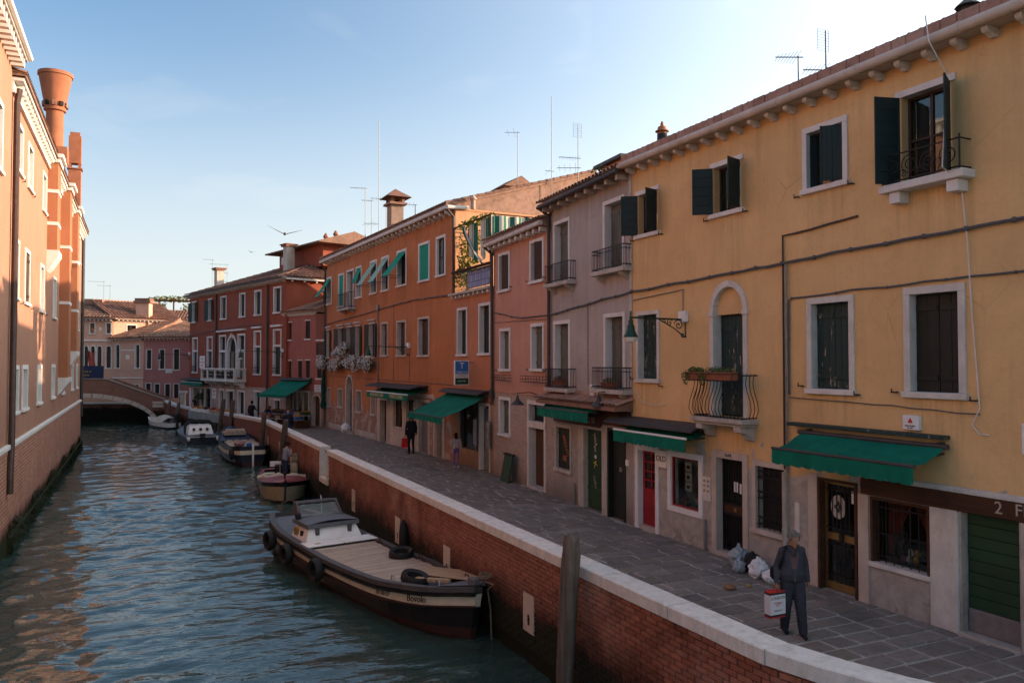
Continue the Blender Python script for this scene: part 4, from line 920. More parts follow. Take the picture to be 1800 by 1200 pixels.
# drainpipes and small fittings fixed to the front
pp = MB(); pp.tube([(11.95, .07, 0), (11.95, .07, 2.05)], .055, 10); pp.tube([(11.95, .07, .9), (11.95, .07, .95)], .065, 10); H.part(pp, 'drainpipe', M['stone_old'], None, True)
pp = MB(); pp.tube([(14.43, .05, 0), (14.43, .05, .68)], .03, 8); pp.ell((14.43, .05, .62), (.035, .035, .04)); H.part(pp, 'gas_pipe', M['zinc'], None, True)
bp = MB(); bp.bbox(14.27, 14.55, -.01, .02, 1.1, 1.64, .006); bl = H.part(bp, 'bell_panel', M['stone'])
for i in range(3):
    for j in (0, 1): k_ = MB(); k_.ell((14.34 + .13 * j, .03, 1.55 - .11 * i), (.025, .02, .03), 8, 5); H.part(k_, 'bell_push', M['brass'], bl)
H.part(MB().bbox(11.62, 11.74, -.01, .03, .9, 1.5, .004), 'paper_notice', M['stone'])
# things hung on the yellow front
awning(YH, 14.35, 17.3, 2.62, 2.5, .62, .3, 'narrow green awning with white bar over the red shop door', .05, hood=(.55, .5), scallop=.18)
awning(YH, 8.45, 11.45, 2.88, 2.6, .85, .29, 'green scalloped awning above the grilled shop door, nearest on the right', .12, scallop=.24, bar='lead')
MB().bbox(-1.64, 1.64, -.02, .22, -.03, .03, .006).build('awning_shelf', M['worn_green'], label='flaking green board fixed to the wall above the nearest awning', cat='board', loc=YH.W(10.1, 0, 3.02), rz=YH.rz)
sg = thing_at(YH, 'shop_sign', 'small white OLD sign beside the red shop door', 'sign', 16.07, .0, 1.86); MB().bbox(-.21, .21, .03, .055, -.21, .21, .005).build('board', M['white'], sg); letters(sg, 'OLD', .2, M['ink'], 0, .057, 0)
ab = thing_at(YH, 'alarm_box', 'white alarm box with red triangle on the yellow wall', 'alarm box', 9.11, 0, 3.21); MB().bbox(-.15, .15, -.01, .09, -.12, .12, .012).build('casing', M['white'], ab)
t_ = MB(); t_.prism([(-.055, .0), (-.005, .085), (.045, 0)], 'y', .089, .094); t_.build('red_triangle', M['ink_red'], ab); letters(ab, 'SIRCO ALARM', .03, M['ink'], -.0, .092, -.05); letters(ab, 'TEL. 041', .03, M['ink'], -.0, .092, -.085)
s_ = thing_at(YH, 'street_plate', 'white plate at the far right edge of the yellow wall', 'sign', 7.12, 0, 3.1); MB().bbox(-.2, .2, -.01, .03, -.22, .22, .005).build('plate', M['white'], s_)
wall_lamp(YH, 15.15, 5.2, 1.55, 'green street lamp on scrolled bracket, on the yellow house')
# planters on the balcony rail
M['terracotta'] = simple('terracotta', (.26, .095, .05), .8); M['succulent'] = leafmat('succulent_leaf', [(.05, .1, .02), (.1, .15, .03), (.14, .17, .04)])
def leaves(mb, c, r, k, sz, flat=.7, seed=0):
    rg = random.Random(seed)
    for i in range(k):
        while True:
            p = Vector((rg.uniform(-1, 1), rg.uniform(-1, 1), rg.uniform(-1, 1)))
            if .15 < p.length < 1: break
        q = Vector((c[0] + p.x * r[0], c[1] + p.y * r[1], c[2] + p.z * r[2])); s_2 = sz * rg.uniform(.6, 1.3)
        t = Vector((rg.uniform(-1, 1), rg.uniform(-1, 1), rg.uniform(-.3, 1))).normalized(); b = t.cross(Vector((rg.uniform(-1, 1), rg.uniform(-1, 1), rg.uniform(-1, 1)))).normalized()
        mb.add([q - b * s_2 * .4, q + t * s_2 * .5 - b * s_2 * .1, q + b * s_2 * .4, q - t * s_2 * .5], [(0, 1, 2, 3)])
for nm, x, w_ in (('left', 14.1, .26), ('right', 13.35, .5)):
    e = thing_at(YH, 'planter', 'longer terracotta planter hung on the bellied balcony rail' if nm == 'right' else 'shorter terracotta planter hung on the bellied balcony rail', 'planter', x, .53, 3.83)
    b_ = MB(); b_.prism([(-.08, 0), (.08, 0), (.1, .17), (-.1, .17)], 'x', -w_, w_); b_.build('trough', M['terracotta'], e)
    rk = MB(); [rk.tube([(-w_ - .03, -.12, z), (-w_ - .03, .12, z), (w_ + .03, .12, z), (w_ + .03, -.12, z)], .008, 4, True) for z in (-.015, .13)]; [rk.tube([(sx * (w_ + .03), .12, -.015), (sx * (w_ + .03), .12, .13)], .007, 4) for sx in (-1, 1)]; rk.build('rack', M['iron'], e)
    l_ = MB(); leaves(l_, (0, 0, .2), (w_, .12, .08), 260, .05, seed=int(x * 10)); leaves(l_, (w_ * .8, .13, .05), (.14, .06, .16), 90, .045, seed=3); l_.build('plants', M['succulent'], e, kind='stuff')
# cables and conduits on the yellow and grey fronts
W_ = YH.W
cable('wire_bundle', 'thick grey cable bundle strung across the yellow front at mid height', [W_(17.3, .06, 6.03), W_(14.2, .06, 6.11), W_(12.0, .06, 6.16), W_(10.3, .06, 6.23), W_(8.1, .06, 6.27), W_(5.5, .06, 6.3)], .028, clips=2)
cable('wire_bundle', 'thinner cable running above the two right-hand shuttered windows', [W_(11.85, .04, 3.6), W_(11.84, .04, 5.4), W_(11.75, .04, 5.46), W_(10.3, .04, 5.49), W_(8.1, .04, 5.53), W_(5.5, .04, 5.53)], .017, clips=3)
cable('conduit', 'dark conduit rising from the cable bundle to a round cap between the top windows', [W_(11.98, .04, 2.1), W_(11.98, .04, 6.7), W_(10.16, .04, 6.8)], .02, 'brown_pipe')
cable('conduit', 'grey conduit down the yellow wall beside the drainpipe', [W_(11.88, .06, 6.12), W_(11.88, .06, 3.5), W_(11.9, .06, 2.05)], .024, 'zinc')
cable('wire', 'thin wire along the yellow wall below the shuttered windows', [W_(11.85, .03, 3.52), W_(9.5, .03, 3.48), W_(7.95, .03, 3.42)], .01)
cable('aerial_cable', 'loose white aerial cable hanging down the yellow wall from the roof', [W_(8.43, .48, 9.62), W_(8.36, .5, 9.2), W_(8.33, .12, 8.7), W_(8.2, .45, 7.2), W_(8.18, .06, 7.0), W_(8.08, .07, 6.1), W_(8.04, .04, 4.9), W_(7.94, .04, 3.5), W_(8.06, .05, 3.25), W_(7.95, .04, 3.12), W_(7.81, .03, 3.11)], .011, 'white_cable')
cable('wire', 'thin wire from the lamp bracket across the grey front', [W_(15.2, .03, 5.35), W_(15.2, .03, 5.92), W_(17.3, .03, 5.8)], .01)
cable('wire', 'sagging white wire over the narrow awning beside the grey house', [W_(17.2, .03, 3.55), W_(16.9, .05, 3.2), W_(16.3, .04, 3.12), W_(15.9, .03, 3.2)], .008, 'white_cable')
# ------------------------------------------------------------------ grey house
P1, P2, P3, P4, P5 = (11.57, 17.35), (11.89, 22.47), (12.16, 27.62), (12.16, 31.77), (11.1, 52.4)
def lintel_blocks(H, xs, z, wid=.5): pass
GH = H = House('grey_house', 'narrow grey rendered house with four small iron balconies beside the yellow house', P1, P2)
for (a, b, c, d) in ((3.7, 4.9, 6.66, 8.63), (.38, 1.57, 6.7, 8.65), (3.7, 4.9, 3.44, 5.5), (.37, 1.55, 3.5, 5.54)):
    w, op = H.frame(a, b, c, d, .11, 'stone_pale', sill=False, name='balcony_door', rec=.26); H.shut(w, op, 'grey_green', -.18, 2, pw_=.14)
for (a, b, z, rl) in ((3.3, 5.05, 6.54, 'bars'), (-.02, 1.82, 6.58, 'crossed'), (3.3, 5.05, 3.3, 'bars'), (-.02, 1.82, 3.36, 'crossed')): H.balcony(a, b, z, .26, .58, .12, rail=rl, sp=.085)
# ground floor: tiled pent roof, sign board, shuttered window, tall green door, dark door with lattice light
w, op = H.frame(3.62, 4.8, .84, 2.3, .1, 'stone_old', sill=True, name='window'); H.shut(w, op, 'black_green', -.06, 2, pw_=.2)
gr = letters(w, 'PERDUTI', .2, M['spray'], 4.2, -.055, 1.7, 'graffiti', depth=.001); gr.rotation_euler = (R_(90), R_(60), R_(180)); gr = letters(w, 'AE', .26, M['spray'], 4.25, -.055, 1.25, 'graffiti', depth=.001)
w, op = H.frame(1.55, 2.92, 0, 2.42, .12, 'stone_old', sill=False, name='door_frame', rec=.2); dr = H.planks(op[0], op[1], .04, op[3], -.12, 'gate_green', w, .34, name='green_door', battens=(.25, .62))
for t_, z_, m_ in (('VALE', 2.0, 'ink_white'), ('zio', 1.75, 'ink_white'), ('K', 1.3, 'spray_y'), ('casbo', .8, 'chalk')): letters(w, t_, .16 if m_ != 'spray_y' else .3, M[m_], 2.3, -.095, z_, 'graffiti', depth=.001).rotation_euler = (R_(90), R_(70), R_(180))
st = MB(); st.lathe([(.0, 0), (.06, 0), (.06, .004), (0, .004)], (0, 0, 0), 14); st.v = [(2.28 + p[0], -.096 + p[2], 1.52 + p[1]) for p in st.v]; H.part(st, 'sticker', M['white'], w)
w, op = H.frame(.38, 1.34, 0, 2.42, .07, 'black_green', sill=False, name='door_frame', rec=.16)
d0 = MB(); d0.box(op[0], op[1], -.14, -.1, .03, 2.0); [d0.bbox(op[0] + .08, op[1] - .08, -.1, -.085, z0_, z1_, .005) for z0_, z1_ in ((.12, .62), (.72, 1.86))]; H.part(d0, 'dark_door', M['black_green'], w); H.part(MB().bbox(.72, .86, -.085, -.07, 1.28, 1.4, .004), 'letter_plate', M['steel'], w)
la = MB(); la.box(op[0], op[1], -.14, -.1, 2.0, 2.06)
for i in range(6): xx = op[0] + (op[1] - op[0]) * i / 5; la.tube([(max(op[0], xx - .15), -.1, 2.06), (min(op[1], xx + .15), -.1, 2.35)], .008, 4); la.tube([(min(op[1], xx + .15), -.1, 2.06), (max(op[0], xx - .15), -.1, 2.35)], .008, 4)
H.part(la, 'lattice', M['iron'], w); H.part(MB().box(op[0], op[1], -.16, -.15, 2.0, 2.4), 'shade', M['dark'], w)
H.part(MB().bbox(.2, .36, .0, .03, 1.5, 1.66, .004), 'bell_panel', M['white'])
H.part(MB().bbox(1.36, 1.54, -.01, .05, 0, 2.5, .012), 'pillar', M['stone_old']); H.part(MB().bbox(2.93, 3.12, -.01, .05, 0, 2.5, .012), 'pillar', M['stone_old'])
wd = MB(); wd.bbox(.1, 1.7, -.01, .07, 2.5, 2.75, .01); wd.bbox(.1, 1.8, -.01, .12, 2.76, 2.9, .01); wd.bbox(.1, 1.9, -.01, .16, 2.92, 3.0, .01); H.part(wd, 'shop_beam', M['beam'])
M['sign_red'] = simple('oxblood_board', (.1, .022, .016), .6, var=.3)
sb = H.part(MB().bbox(1.72, 4.85, -.01, .06, 2.38, 2.72, .008), 'sign_board', M['sign_red']); letters(sb, 'OSTERIA AL CUPO III', .27, M['chalk'], 3.3, .063, 2.56, depth=.003)
pt = H.roof(.0, 5.1, .55, 3.06, -.02, 3.24, sp=.19, row=.3, name='pent_roof')
H.wall(M['grey'], 0, 5.135, -.3, 9.12, 8.0)
H.part(MB().bbox(.0, .16, -.0, .03, 3.3, 9.1, .01), 'quoin', M['stone_old'])
H.corbels([.25 + .6 * i for i in range(9)], 8.98, 9.14, .34, .13, 'stone_old', False)
H.part(MB().box(-.05, 5.2, -.1, .42, 9.14, 9.2), 'eave_board', M['beam']); gu = MB().tube([(0, .44, 9.16), (5.2, .44, 9.12)], .06, 8); H.part(gu, 'gutter', M['lead'])
rf = H.roof(0.02, 5.2, .45, 9.24, -5, 10.9)
pp = MB(); pp.tube([(5.12, .44, 9.1), (5.12, .12, 8.9), (5.12, .09, 8.6), (5.12, .09, 3.2)], .055, 8); H.part(pp, 'downpipe', M['lead'], None, True)
ft = MB(); ft.box(3.3, 4.7, -3.2, -1.6, 9.6, 10.45); ft.cm = 1; ft.box(3.1, 4.9, -3.4, -1.4, 10.45, 10.55); rt_ = H.part(ft, 'roof_turret', [M['flank'], M['lead']], rf)
l_ = MB(); leaves(l_, (4.3, -1.3, 10.2), (.5, .2, .3), 60, .1, seed=2); leaves(l_, (2.9, -1.6, 10.2), (.2, .2, .2), 60, .09, seed=5); H.part(l_, 'roof_weeds', M['succulent'], rf, kind='stuff')
gp_ = MB(); gp_.tube([(3.35, .05, .0), (3.35, .05, .62)], .025, 8); gp_.ell((3.35, .05, .45), (.035, .035, .03)); H.part(gp_, 'gas_pipe', M['zinc'])
awning(GH, 1.35, 4.8, 3.03, 2.82, .62, .28, 'green awning over the tavern sign on the grey house', .2, scallop=.12, bar='lead')
box_ = thing_at(GH, 'junction_box', 'white electrical box on the grey wall between two balconies', 'electrical box', 2.15, 0, 3.42); MB().bbox(-.11, .11, -.01, .1, -.16, .16, .01).build('casing', M['white'], box_); MB().bbox(-.05, .05, .1, .104, .03, .11, .002).build('label_plate', M['mask_a'], box_)
def shade_lamp(h, x, z, reach, label):
    e = thing_at(h, 'wall_lamp', label, 'wall lamp', x, 0, z); a = MB(); a.tube([(0, -.01, .02), (0, reach * .4, .12), (0, reach, .1), (0, reach, .0)], .014, 6); a.build('arm', M['iron'], e)
    l = MB(); l.lathe([(.03, .02), (.05, -.05), (.07, -.12), (.22, -.26), (.23, -.28), (.2, -.27)], (0, reach, 0), 14); l.build('lamp_shade', M['lead'], e, True); return e
shade_lamp(GH, .95, 3.3, .5, 'dark bell-shaped wall lamp under the grey house balcony'); 
W_ = GH.W
cable('wire_bundle', 'grey cable bundle crossing the grey front between floors', [W_(0, .06, 6.02), W_(1.6, .06, 5.95), W_(3.4, .06, 5.82), W_(5.1, .06, 5.72)], .026, clips=2)
cable('wire', 'vertical wire down the middle of the grey front', [W_(2.5, .03, 5.85), W_(2.5, .03, 3.55)], .01)
M['pots'] = M['terracotta']
for x_, lb in ((1.0, 'straw-filled planter on the near lower balcony of the grey house'), (4.2, 'terracotta planter on the far lower balcony of the grey house')):
    e = thing_at(GH, 'planter', lb, 'planter', x_, .15, 3.5); MB().prism([(-.07, 0), (.07, 0), (.09, .16), (-.09, .16)], 'x', -.35, .35).build('trough', M['terracotta'], e); l_ = MB(); leaves(l_, (0, 0, .2), (.34, .1, .1), 120, .06, seed=8); l_.build('plants', simple('straw', (.25, .2, .12), .9), e, kind='stuff')

# ------------------------------------------------------------------ salmon pink house
KH = H = House('salmon_house', 'narrow salmon pink house with white framed windows and bare brick below', P2, P3)
for (a, b, c, d, mt) in ((3.49, 4.63, 6.78, 8.24, 'brown_shutter'), (.52, 1.68, 6.84, 8.31, 'brown_shutter'), (3.44, 4.51, 3.88, 5.45, 'grey_green'), (.52, 1.6, 3.91, 5.5, 'grey_green'), (3.44, 4.56, 1.52, 2.94, 'grey_green')):
    w, op = H.frame(a, b, c, d, .11, 'stone_pale', rec=.24)
    if c > 6: H.pane(w, op, -.19, (0, 0)); H.swing(op[0], 1, op[2], op[3], (op[1] - op[0]) / 2, 30, mt, w, y=-.1)
    else: H.shut(w, op, mt, -.15)
H.hooks([(.42, 3.95), (1.75, 3.95), (.4, 6.95), (1.8, 6.95), (3.3, 6.9), (4.7, 3.9)])
w, op = H.frame(.38, 1.88, 0, 2.93, .13, 'stone', sill=False, name='door_frame', rec=.3)
H.part(MB().bbox(.38, 1.88, -.3, .04, 2.02, 2.24, .01), 'transom', M['stone'], w); a, b = op[0], op[1]
H.part(MB().box(a, b, -.24, -.2, 2.24, 2.82), 'fanlight', M['dark'], w); g_ = MB()
for i in range(7): xx = a + (b - a) * i / 6; g_.tube([(xx, -.12, 2.24), (b + a - xx, -.12, 2.8)], .008, 4)
g_.tube([((a + b) / 2 + .2 * math.cos(k * .4), -.12, 2.52 + .2 * math.sin(k * .4)) for k in range(16)], .008, 4, True); H.part(g_, 'fanlight_grille', M['iron'], w)
H.planks(a, a + .52, .08, 2.02, -.22, 'wood_door', w, .13, name='wood_door', battens=()); H.planks(a + .53, b, .08, 2.02, -.24, 'wood_door', w, .13, name='wood_door', battens=())
H.part(MB().bbox(a, b, -.3, .1, -.02, .08, .01), 'door_step', M['stone_old'], w)
H.wall(M['pink'], 0, H.L + .002, -.3, 8.55, 8.0)
H.corbels([.25 + .52 * i for i in range(10)], 8.42, 8.56, .3, .13, 'stone_pale', False)
gu = MB().tube([(-.0, .36, 8.66), (5.3, .36, 8.6)], .08, 8); H.part(gu, 'gutter', M['stone'], None, True); H.part(MB().box(0, 5.25, -.1, .3, 8.56, 8.72), 'eave_board', M['tile'])
H.roof(0.02, 5.25, .42, 8.78, -5, 10.2)
pp = MB(); pp.tube([(5.12, .4, 8.55), (5.12, .1, 8.3), (5.12, .08, 2.9), (5.12, .12, 2.6)], .06, 8); pp.box(5.03, 5.2, .02, .17, 2.9, 3.2); H.part(pp, 'downpipe', M['lead'], None, True)
H.part(MB().box(-.0, 5.15, -.01, .035, 3.1, 3.16), 'string_course', M['pink'])
for x0, x1, lb in ((3.3, 4.75, 'empty iron planter rack under the left window of the salmon house'), (.05, 1.9, 'iron planter rack under the right window of the salmon house')):
    e = thing_at(KH, 'planter_rack', lb, 'planter rack', (x0 + x1) / 2, .02, 3.55); w2 = (x1 - x0) / 2; r = MB()
    for z in (0, .1, .2): r.tube([(-w2, 0, z), (-w2, .26, z), (w2, .26, z), (w2, 0, z)], .009, 4)
    for i in range(9): xx = -w2 + 2 * w2 * i / 8; r.tube([(xx, .26, 0), (xx, .26, .2)], .008, 4); r.tube([(xx, 0, 0), (xx, .26, 0)], .008, 4)
    r.build('rack', M['rust'], e)
shade_lamp(KH, 1.0, 3.1, .75, 'dark bell-shaped wall lamp on the salmon house above its door')
bd = thing_at(KH, 'menu_board', 'dark green folded board leaning on the salmon house', 'board', 3.1, .35, 0)
MB().prism([(0, 0), (.05, 0), (-.13, .95), (-.18, .95)], 'x', -.38, .38).build('panel', M['gate_green'], bd); MB().box(-.44, .44, -.2, -.1, .93, .99).build('top_bar', M['iron'], bd)
W_ = KH.W
cable('wire_bundle', 'cables crossing the salmon front below its top windows', [W_(0, .05, 5.72), W_(2.5, .05, 5.75), W_(5.1, .05, 6.1)], .022, clips=3)
cable('wire', 'thin wire along the salmon front under the cable bundle', [W_(0, .03, 5.6), W_(5.1, .03, 5.7)], .01)

# ------------------------------------------------------------------ tobacconist's house with the roof terrace
TH = H = House('tobacconist_house', 'low brick-orange house with a shop below and a planted roof terrace', P3, P4)
for (a, b, c, d) in ((2.66, 3.82, 4.46, 6.48), (.27, 1.46, 4.48, 6.52)):
    w, op = H.frame(a, b, c, d, .11, 'stone_pale', rec=.24); H.shut(w, op, 'black_green', -.18)
w, op = H.frame(1.55, 3.4, .68, 2.6, .06, 'lead', sill=False, name='shop_window', rec=.18); a, b, c, d = op
H.part(MB().box(a, b, -.12, -.114, c, d), 'pane', M['glass'], w); H.part(MB().box(a, b, -.8, -.75, c, d), 'display_back', M['room'], w)
rr_ = random.Random(4)
for i in range(14): H.part(MB().box(a + .1 + .115 * i, a + .19 + .115 * i, -.5, -.4, c + .05, c + .2 + .5 * rr_.random()), 'display_goods', M[rr_.choice(['mask_a', 'mask_b', 'leather', 'sign_blue', 'ink_red'])], w)
w, op = H.frame(.32, 1.4, 0, 2.62, .09, 'stone', sill=False, name='door_frame', rec=.25); H.dark(w, op, -.6, 'room'); H.part(MB().bbox(op[0] + .5, op[1], -.2, -.16, .03, 2.4, .006), 'shop_door', M['zinc'], w)
H.wall(M['tab'], 0, H.L + .002, -.3, 6.98, 9.0)
H.part(MB().bbox(-.02, 4.25, -.02, .28, 7.0, 7.1, .012), 'cornice', M['stone_old']); H.corbels([.2 + .48 * i for i in range(9)], 6.88, 6.998, .2, .13, 'stone', False)
H.part(MB().box(0, 4.15, -9, -.02, 6.98, 7.02), 'terrace_floor', M['stone_old'])
tr = MB()
for z in (7.95, 7.9, 7.2): tr.tube([(.05, .12, z), (4.1, .12, z)], .022 if z > 7.5 else .012, 5)
for i in range(30): x = .08 + 4.0 * i / 29; tr.tube([(x, .12, 7.1), (x, .12, 7.9)], .009, 4)
tl = H.part(tr, 'terrace_railing', M['iron']); H.part(MB().bbox(.05, 4.1, .05, .2, 7.965, 8.03, .008), 'handrail', M['beam'], tl)
pg_ = MB(); [pg_.tube([(x, y, 7.05), (x, y, 9.85)], .03, 6) for x in (.15, 4.0) for y in (.08, -3)]; [pg_.tube([(.1, y, 9.85), (4.1, y, 9.9)], .035, 6) for y in (.08, -1.5, -3)]; [pg_.tube([(x, .08, 9.87), (x, -3.2, 9.87)], .025, 6) for x in (.15, 1.4, 2.7, 4.0)]
H.part(pg_, 'pergola', M['beam'])
n = NT('striped_cloth'); x_, y_, z_ = n.sep(n.node('TexCoord').outputs['UV']); s1 = n.math('FRACT', n.math('MULTIPLY', x_, 1.0)); n.done(n.mix(n.math('GREATER_THAN', s1, .5), (.6, .58, .5), (.01, .12, .075)), .85); M['stripe'] = n.m
def striped(name, fn, nu, nv, stripes, parent):
    mb = MB(); mb.sheet(fn, nu, nv); me = mb.mesh(name, M['stripe'], True); uv = me.uv_layers.new(name='UVMap')
    for p in me.polygons:
        for li, vi in zip(p.loop_indices, p.vertices): uv.data[li].uv = ((vi % (nu + 1)) / nu * stripes, (vi // (nu + 1)) / nv)
    return inst(me, name, parent)
cur = thing_at(TH, 'terrace_curtain', 'green and white striped curtain gathered on the roof terrace', 'curtain', 0, 0, 8.1)
striped('drape', lambda u, v: (3.05 - 2.0 * v ** 1.25 + .42 * (u - .5) * (1 - .3 * v), .04 + .05 * math.sin(u * 12), 1.72 - 1.72 * v ** .9 + .3 * (u - .5) * v), 24, 16, 3, cur)
striped('hanging', lambda u, v: (2.6 - .8 * u, -.05 + .04 * math.sin(u * 30), 1.72 - (1.25 + .35 * u) * v), 30, 6, 4, cur); striped('hanging', lambda u, v: (1.35 - 1.25 * u, -.05 + .05 * math.sin(u * 44), 1.72 - 1.6 * v * (.8 + .2 * math.sin(u * 9))), 48, 6, 6, cur)
striped('side_drape', lambda u, v: (.12 + .06 * math.sin(u * 30), .05 - 2.9 * u, 1.72 - 1.3 * v), 40, 4, 9, cur)
M['ivy'] = leafmat('ivy_leaf', [(.05, .075, .01), (.12, .14, .015), (.2, .19, .02), (.07, .09, .012)], .35)
iv = thing_at(TH, 'climbing_plant', 'yellow-green climbing plant growing up the terrace wall', 'plant', 3.6, -.4, 7.05); l_ = MB()
leaves(l_, (-.2, .1, 1.5), (.5, .45, .75), 420, .13, seed=1); leaves(l_, (.0, .1, .75), (.55, .45, .6), 340, .13, seed=2); leaves(l_, (.1, .0, 2.3), (.35, .4, .55), 150, .11, seed=3); leaves(l_, (-1.6, .3, 2.85), (1.9, .4, .14), 380, .12, seed=4); leaves(l_, (-.9, 0, 2.2), (.4, .3, .5), 120, .11, seed=6); l_.build('foliage', M['ivy'], iv, kind='stuff')
st_ = MB(); [st_.tube([(.1 * k, .0, 0), (.1 * k - .15, .0, 1.0), (-.1 * k, .05, 2.0), (-.3, .1, 2.8)], .02, 5) for k in range(3)]; st_.build('stem', M['beam'], iv)
lc = thing_at(TH, 'laundry_sheet', 'pale blue patterned cloth hung behind the terrace railing', 'cloth', 1.6, .02, 7.15)
n = NT('blue_cloth'); b_ = n.node('TexBrick'); n.put(b_.inputs[0], n.map((1, 1, 1), rot=(R_(90), 0, 0))); b_.inputs['Scale'].default_value = 1; b_.inputs['Brick Width'].default_value = .16; b_.inputs['Row Height'].default_value = .3; b_.inputs['Mortar Size'].default_value = .02; n.put(b_.inputs[1], (.4, .45, .68)); n.put(b_.inputs[2], (.45, .5, .72)); n.put(b_.inputs[3], (.16, .2, .4)); n.done(b_.outputs[0], .8); M['bluecloth'] = n.m
MB().sheet(lambda u, v: (-1.45 + 2.4 * u, .03 * math.sin(u * 20), .05 + .72 * v), 30, 2).build('sheet', M['bluecloth'], lc, True)
awning(TH, .45, 4.7, 2.92, 2.12, 1.9, .24, 'large green awning over the tobacconist shop', .1, hood=(.5, 0), scallop=.16, bar='lead')
sgn = thing_at(TH, 'tobacco_sign', 'blue projecting tobacconist sign with a white T', 'sign', 2.05, .1, 3.3); sgn.rotation_euler = (0, 0, TH.rz)
MB().bbox(-.05, .05, .1, .72, 0, .98, .01).build('case', M['white'], sgn)
for z0_, z1_, m_ in ((.44, .95, 'sign_blue'), (.3, .43, 'mask_b'), (.03, .28, 'gate_green')):
    MB().box(-.055, .055, .13, .69, z0_, z1_).build('panel', M[m_], sgn)
for t_, sz, z_, m_ in (('T', .34, .76, 'ink_white'), ('TABACCHI', .1, .51, 'ink_white'), ('LOTTO', .08, .36, 'ink_red'), ('RICEVITORIA', .06, .16, 'ink_white')):
    o = inst(text_mesh(t_, sz, M[m_], depth=.002), 'lettering', sgn, (-.058, .41, z_), (R_(90), 0, R_(-90)))
MB().tube([(0, -.1, .9), (0, .12, .9)], .015, 5).build('bracket', M['iron'], sgn)
M['cards'] = pieces('postcards', [(.1, .15, .3), (.35, .3, .25), (.2, .1, .08), (.5, .5, .5), (.08, .2, .22)], .4, .1, .002, 20, .2)
for x_, lb in ((1.5, 'postcard rack at the left of the tobacconist door'), (.2, 'postcard rack at the right of the tobacconist door')):
    e = thing_at(TH, 'postcard_rack', lb, 'rack', x_, .18, 0); MB().box(-.14, .14, -.06, -.03, .95, 1.98).build('frame', M['steel'], e); MB().tube([(0, -.05, 0), (0, -.05, 1.0)], .02, 6).build('post', M['steel'], e)
    c_ = MB(); [c_.bbox(-.13 + .09 * i, -.05 + .09 * i, -.03, .0, 1.0 + .12 * j, 1.1 + .12 * j, .003) for i in range(3) for j in range(8)]; c_.build('postcards', M['cards'], e, kind='stuff')

# ------------------------------------------------------------------ long orange house
OH = H = House('orange_house', 'long three-storey orange house with flower boxes and green blinds', P4, P5)
def blind(H, w, op, ang, mat, drop=1.0):
    """roll-down cloth blind, its foot propped out of the window by ang degrees"""
    a, b, c, d = op; L = (d - c) * drop; s_, k = math.sin(R_(ang)), math.cos(R_(ang))
    m_ = MB(); m_.sheet(lambda u, v: (a + .01 + (b - a - .02) * u, -.02 + L * v * s_, d - L * v * k), 6, 6); m_.cm = 0; H.part(m_, 'blind', M[mat], w)
    if ang > 5: ar = MB(); ar.tube([(a + .01, 0, d - L * k * .98), (a + .01, L * s_, d - L * k)], .01, 4); ar.tube([(b - .01, 0, d - L * k * .98), (b - .01, L * s_, d - L * k)], .01, 4); ar.tube([(a, L * s_, d - L * k), (b, L * s_, d - L * k)], .014, 4); H.part(ar, 'blind_arms', M['iron'], w)
for (a, b, c, d, k) in ((19.49, 20.7, 7.92, 9.75, 'tb'), (16.65, 17.9, 7.6, 9.7, 'tc'), (14.63, 16.1, 7.42, 9.75, 'door'), (13.1, 14.2, 7.9, 9.77, 'ts'), (10.35, 11.54, 7.93, 9.8, 'pb'), (8.41, 9.6, 7.93, 9.8, 'pb'), (5.81, 7.2, 7.98, 9.83, 'tb'), (2.79, 4.2, 7.95, 9.8, 'tc'), (.95, 2.04, 8.0, 9.83, 'sash')):
    w, op = H.frame(a, b, c, d, .12, 'stone_pale', rec=.26, sill=k != 'door')
    if k == 'sash': H.pane(w, op, -.1, (1, 1), 'brown_shutter', 'curtain')
    elif k == 'tc': blind(H, w, op, 0, 'teal_blind'); H.dark(w, op)
    elif k == 'door': H.shut(w, op, 'grey_green', -.2); 
    else: blind(H, w, op, {'tb': 36, 'pb': 34, 'ts': 22}[k], 'pale_blind' if k == 'pb' else 'teal_blind', .95 if k != 'ts' else .55); H.dark(w, op)
H.balcony(14.2, 16.6, 7.3, .42, .9, .12, sp=.12)
for (a, b, c, d, op_) in ((19.75, 20.65, 4.46, 6.38, 1), (16.75, 17.95, 4.5, 6.4, 1), (14.95, 16.05, 4.5, 6.4, 1), (13.3, 14.3, 4.43, 6.4, 1), (10.65, 11.75, 4.42, 6.42, 1), (8.54, 9.64, 4.5, 6.33, 0), (5.85, 7.16, 4.48, 6.3, 0), (2.82, 4.25, 4.46, 6.32, 0)):
    w, op = H.frame(a, b, c, d, .1, 'stone_pink', rec=.24)
    if op_:
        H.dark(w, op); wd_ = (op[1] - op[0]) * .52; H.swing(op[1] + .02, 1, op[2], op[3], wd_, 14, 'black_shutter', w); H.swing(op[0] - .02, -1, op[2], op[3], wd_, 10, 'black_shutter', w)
        H.part(MB().bbox(a - .1, b + .1, -.01, .12, d + .05, d + .15, .012), 'hood_mould', M['stone_pink'], w)
    else: H.shut(w, op, 'brown_shutter', -.18)
for (a, b, c, d) in ((19.6, 20.5, 1.3, 2.62), (16.76, 17.9, 1.4, 2.62), (12.98, 14.07, 1.3, 2.63), (10.45, 11.33, 1.3, 2.55)):
    w, op = H.frame(a, b, c, d, .1, 'stone_pink', rec=.24); H.shut(w, op, 'grey_green', -.2)
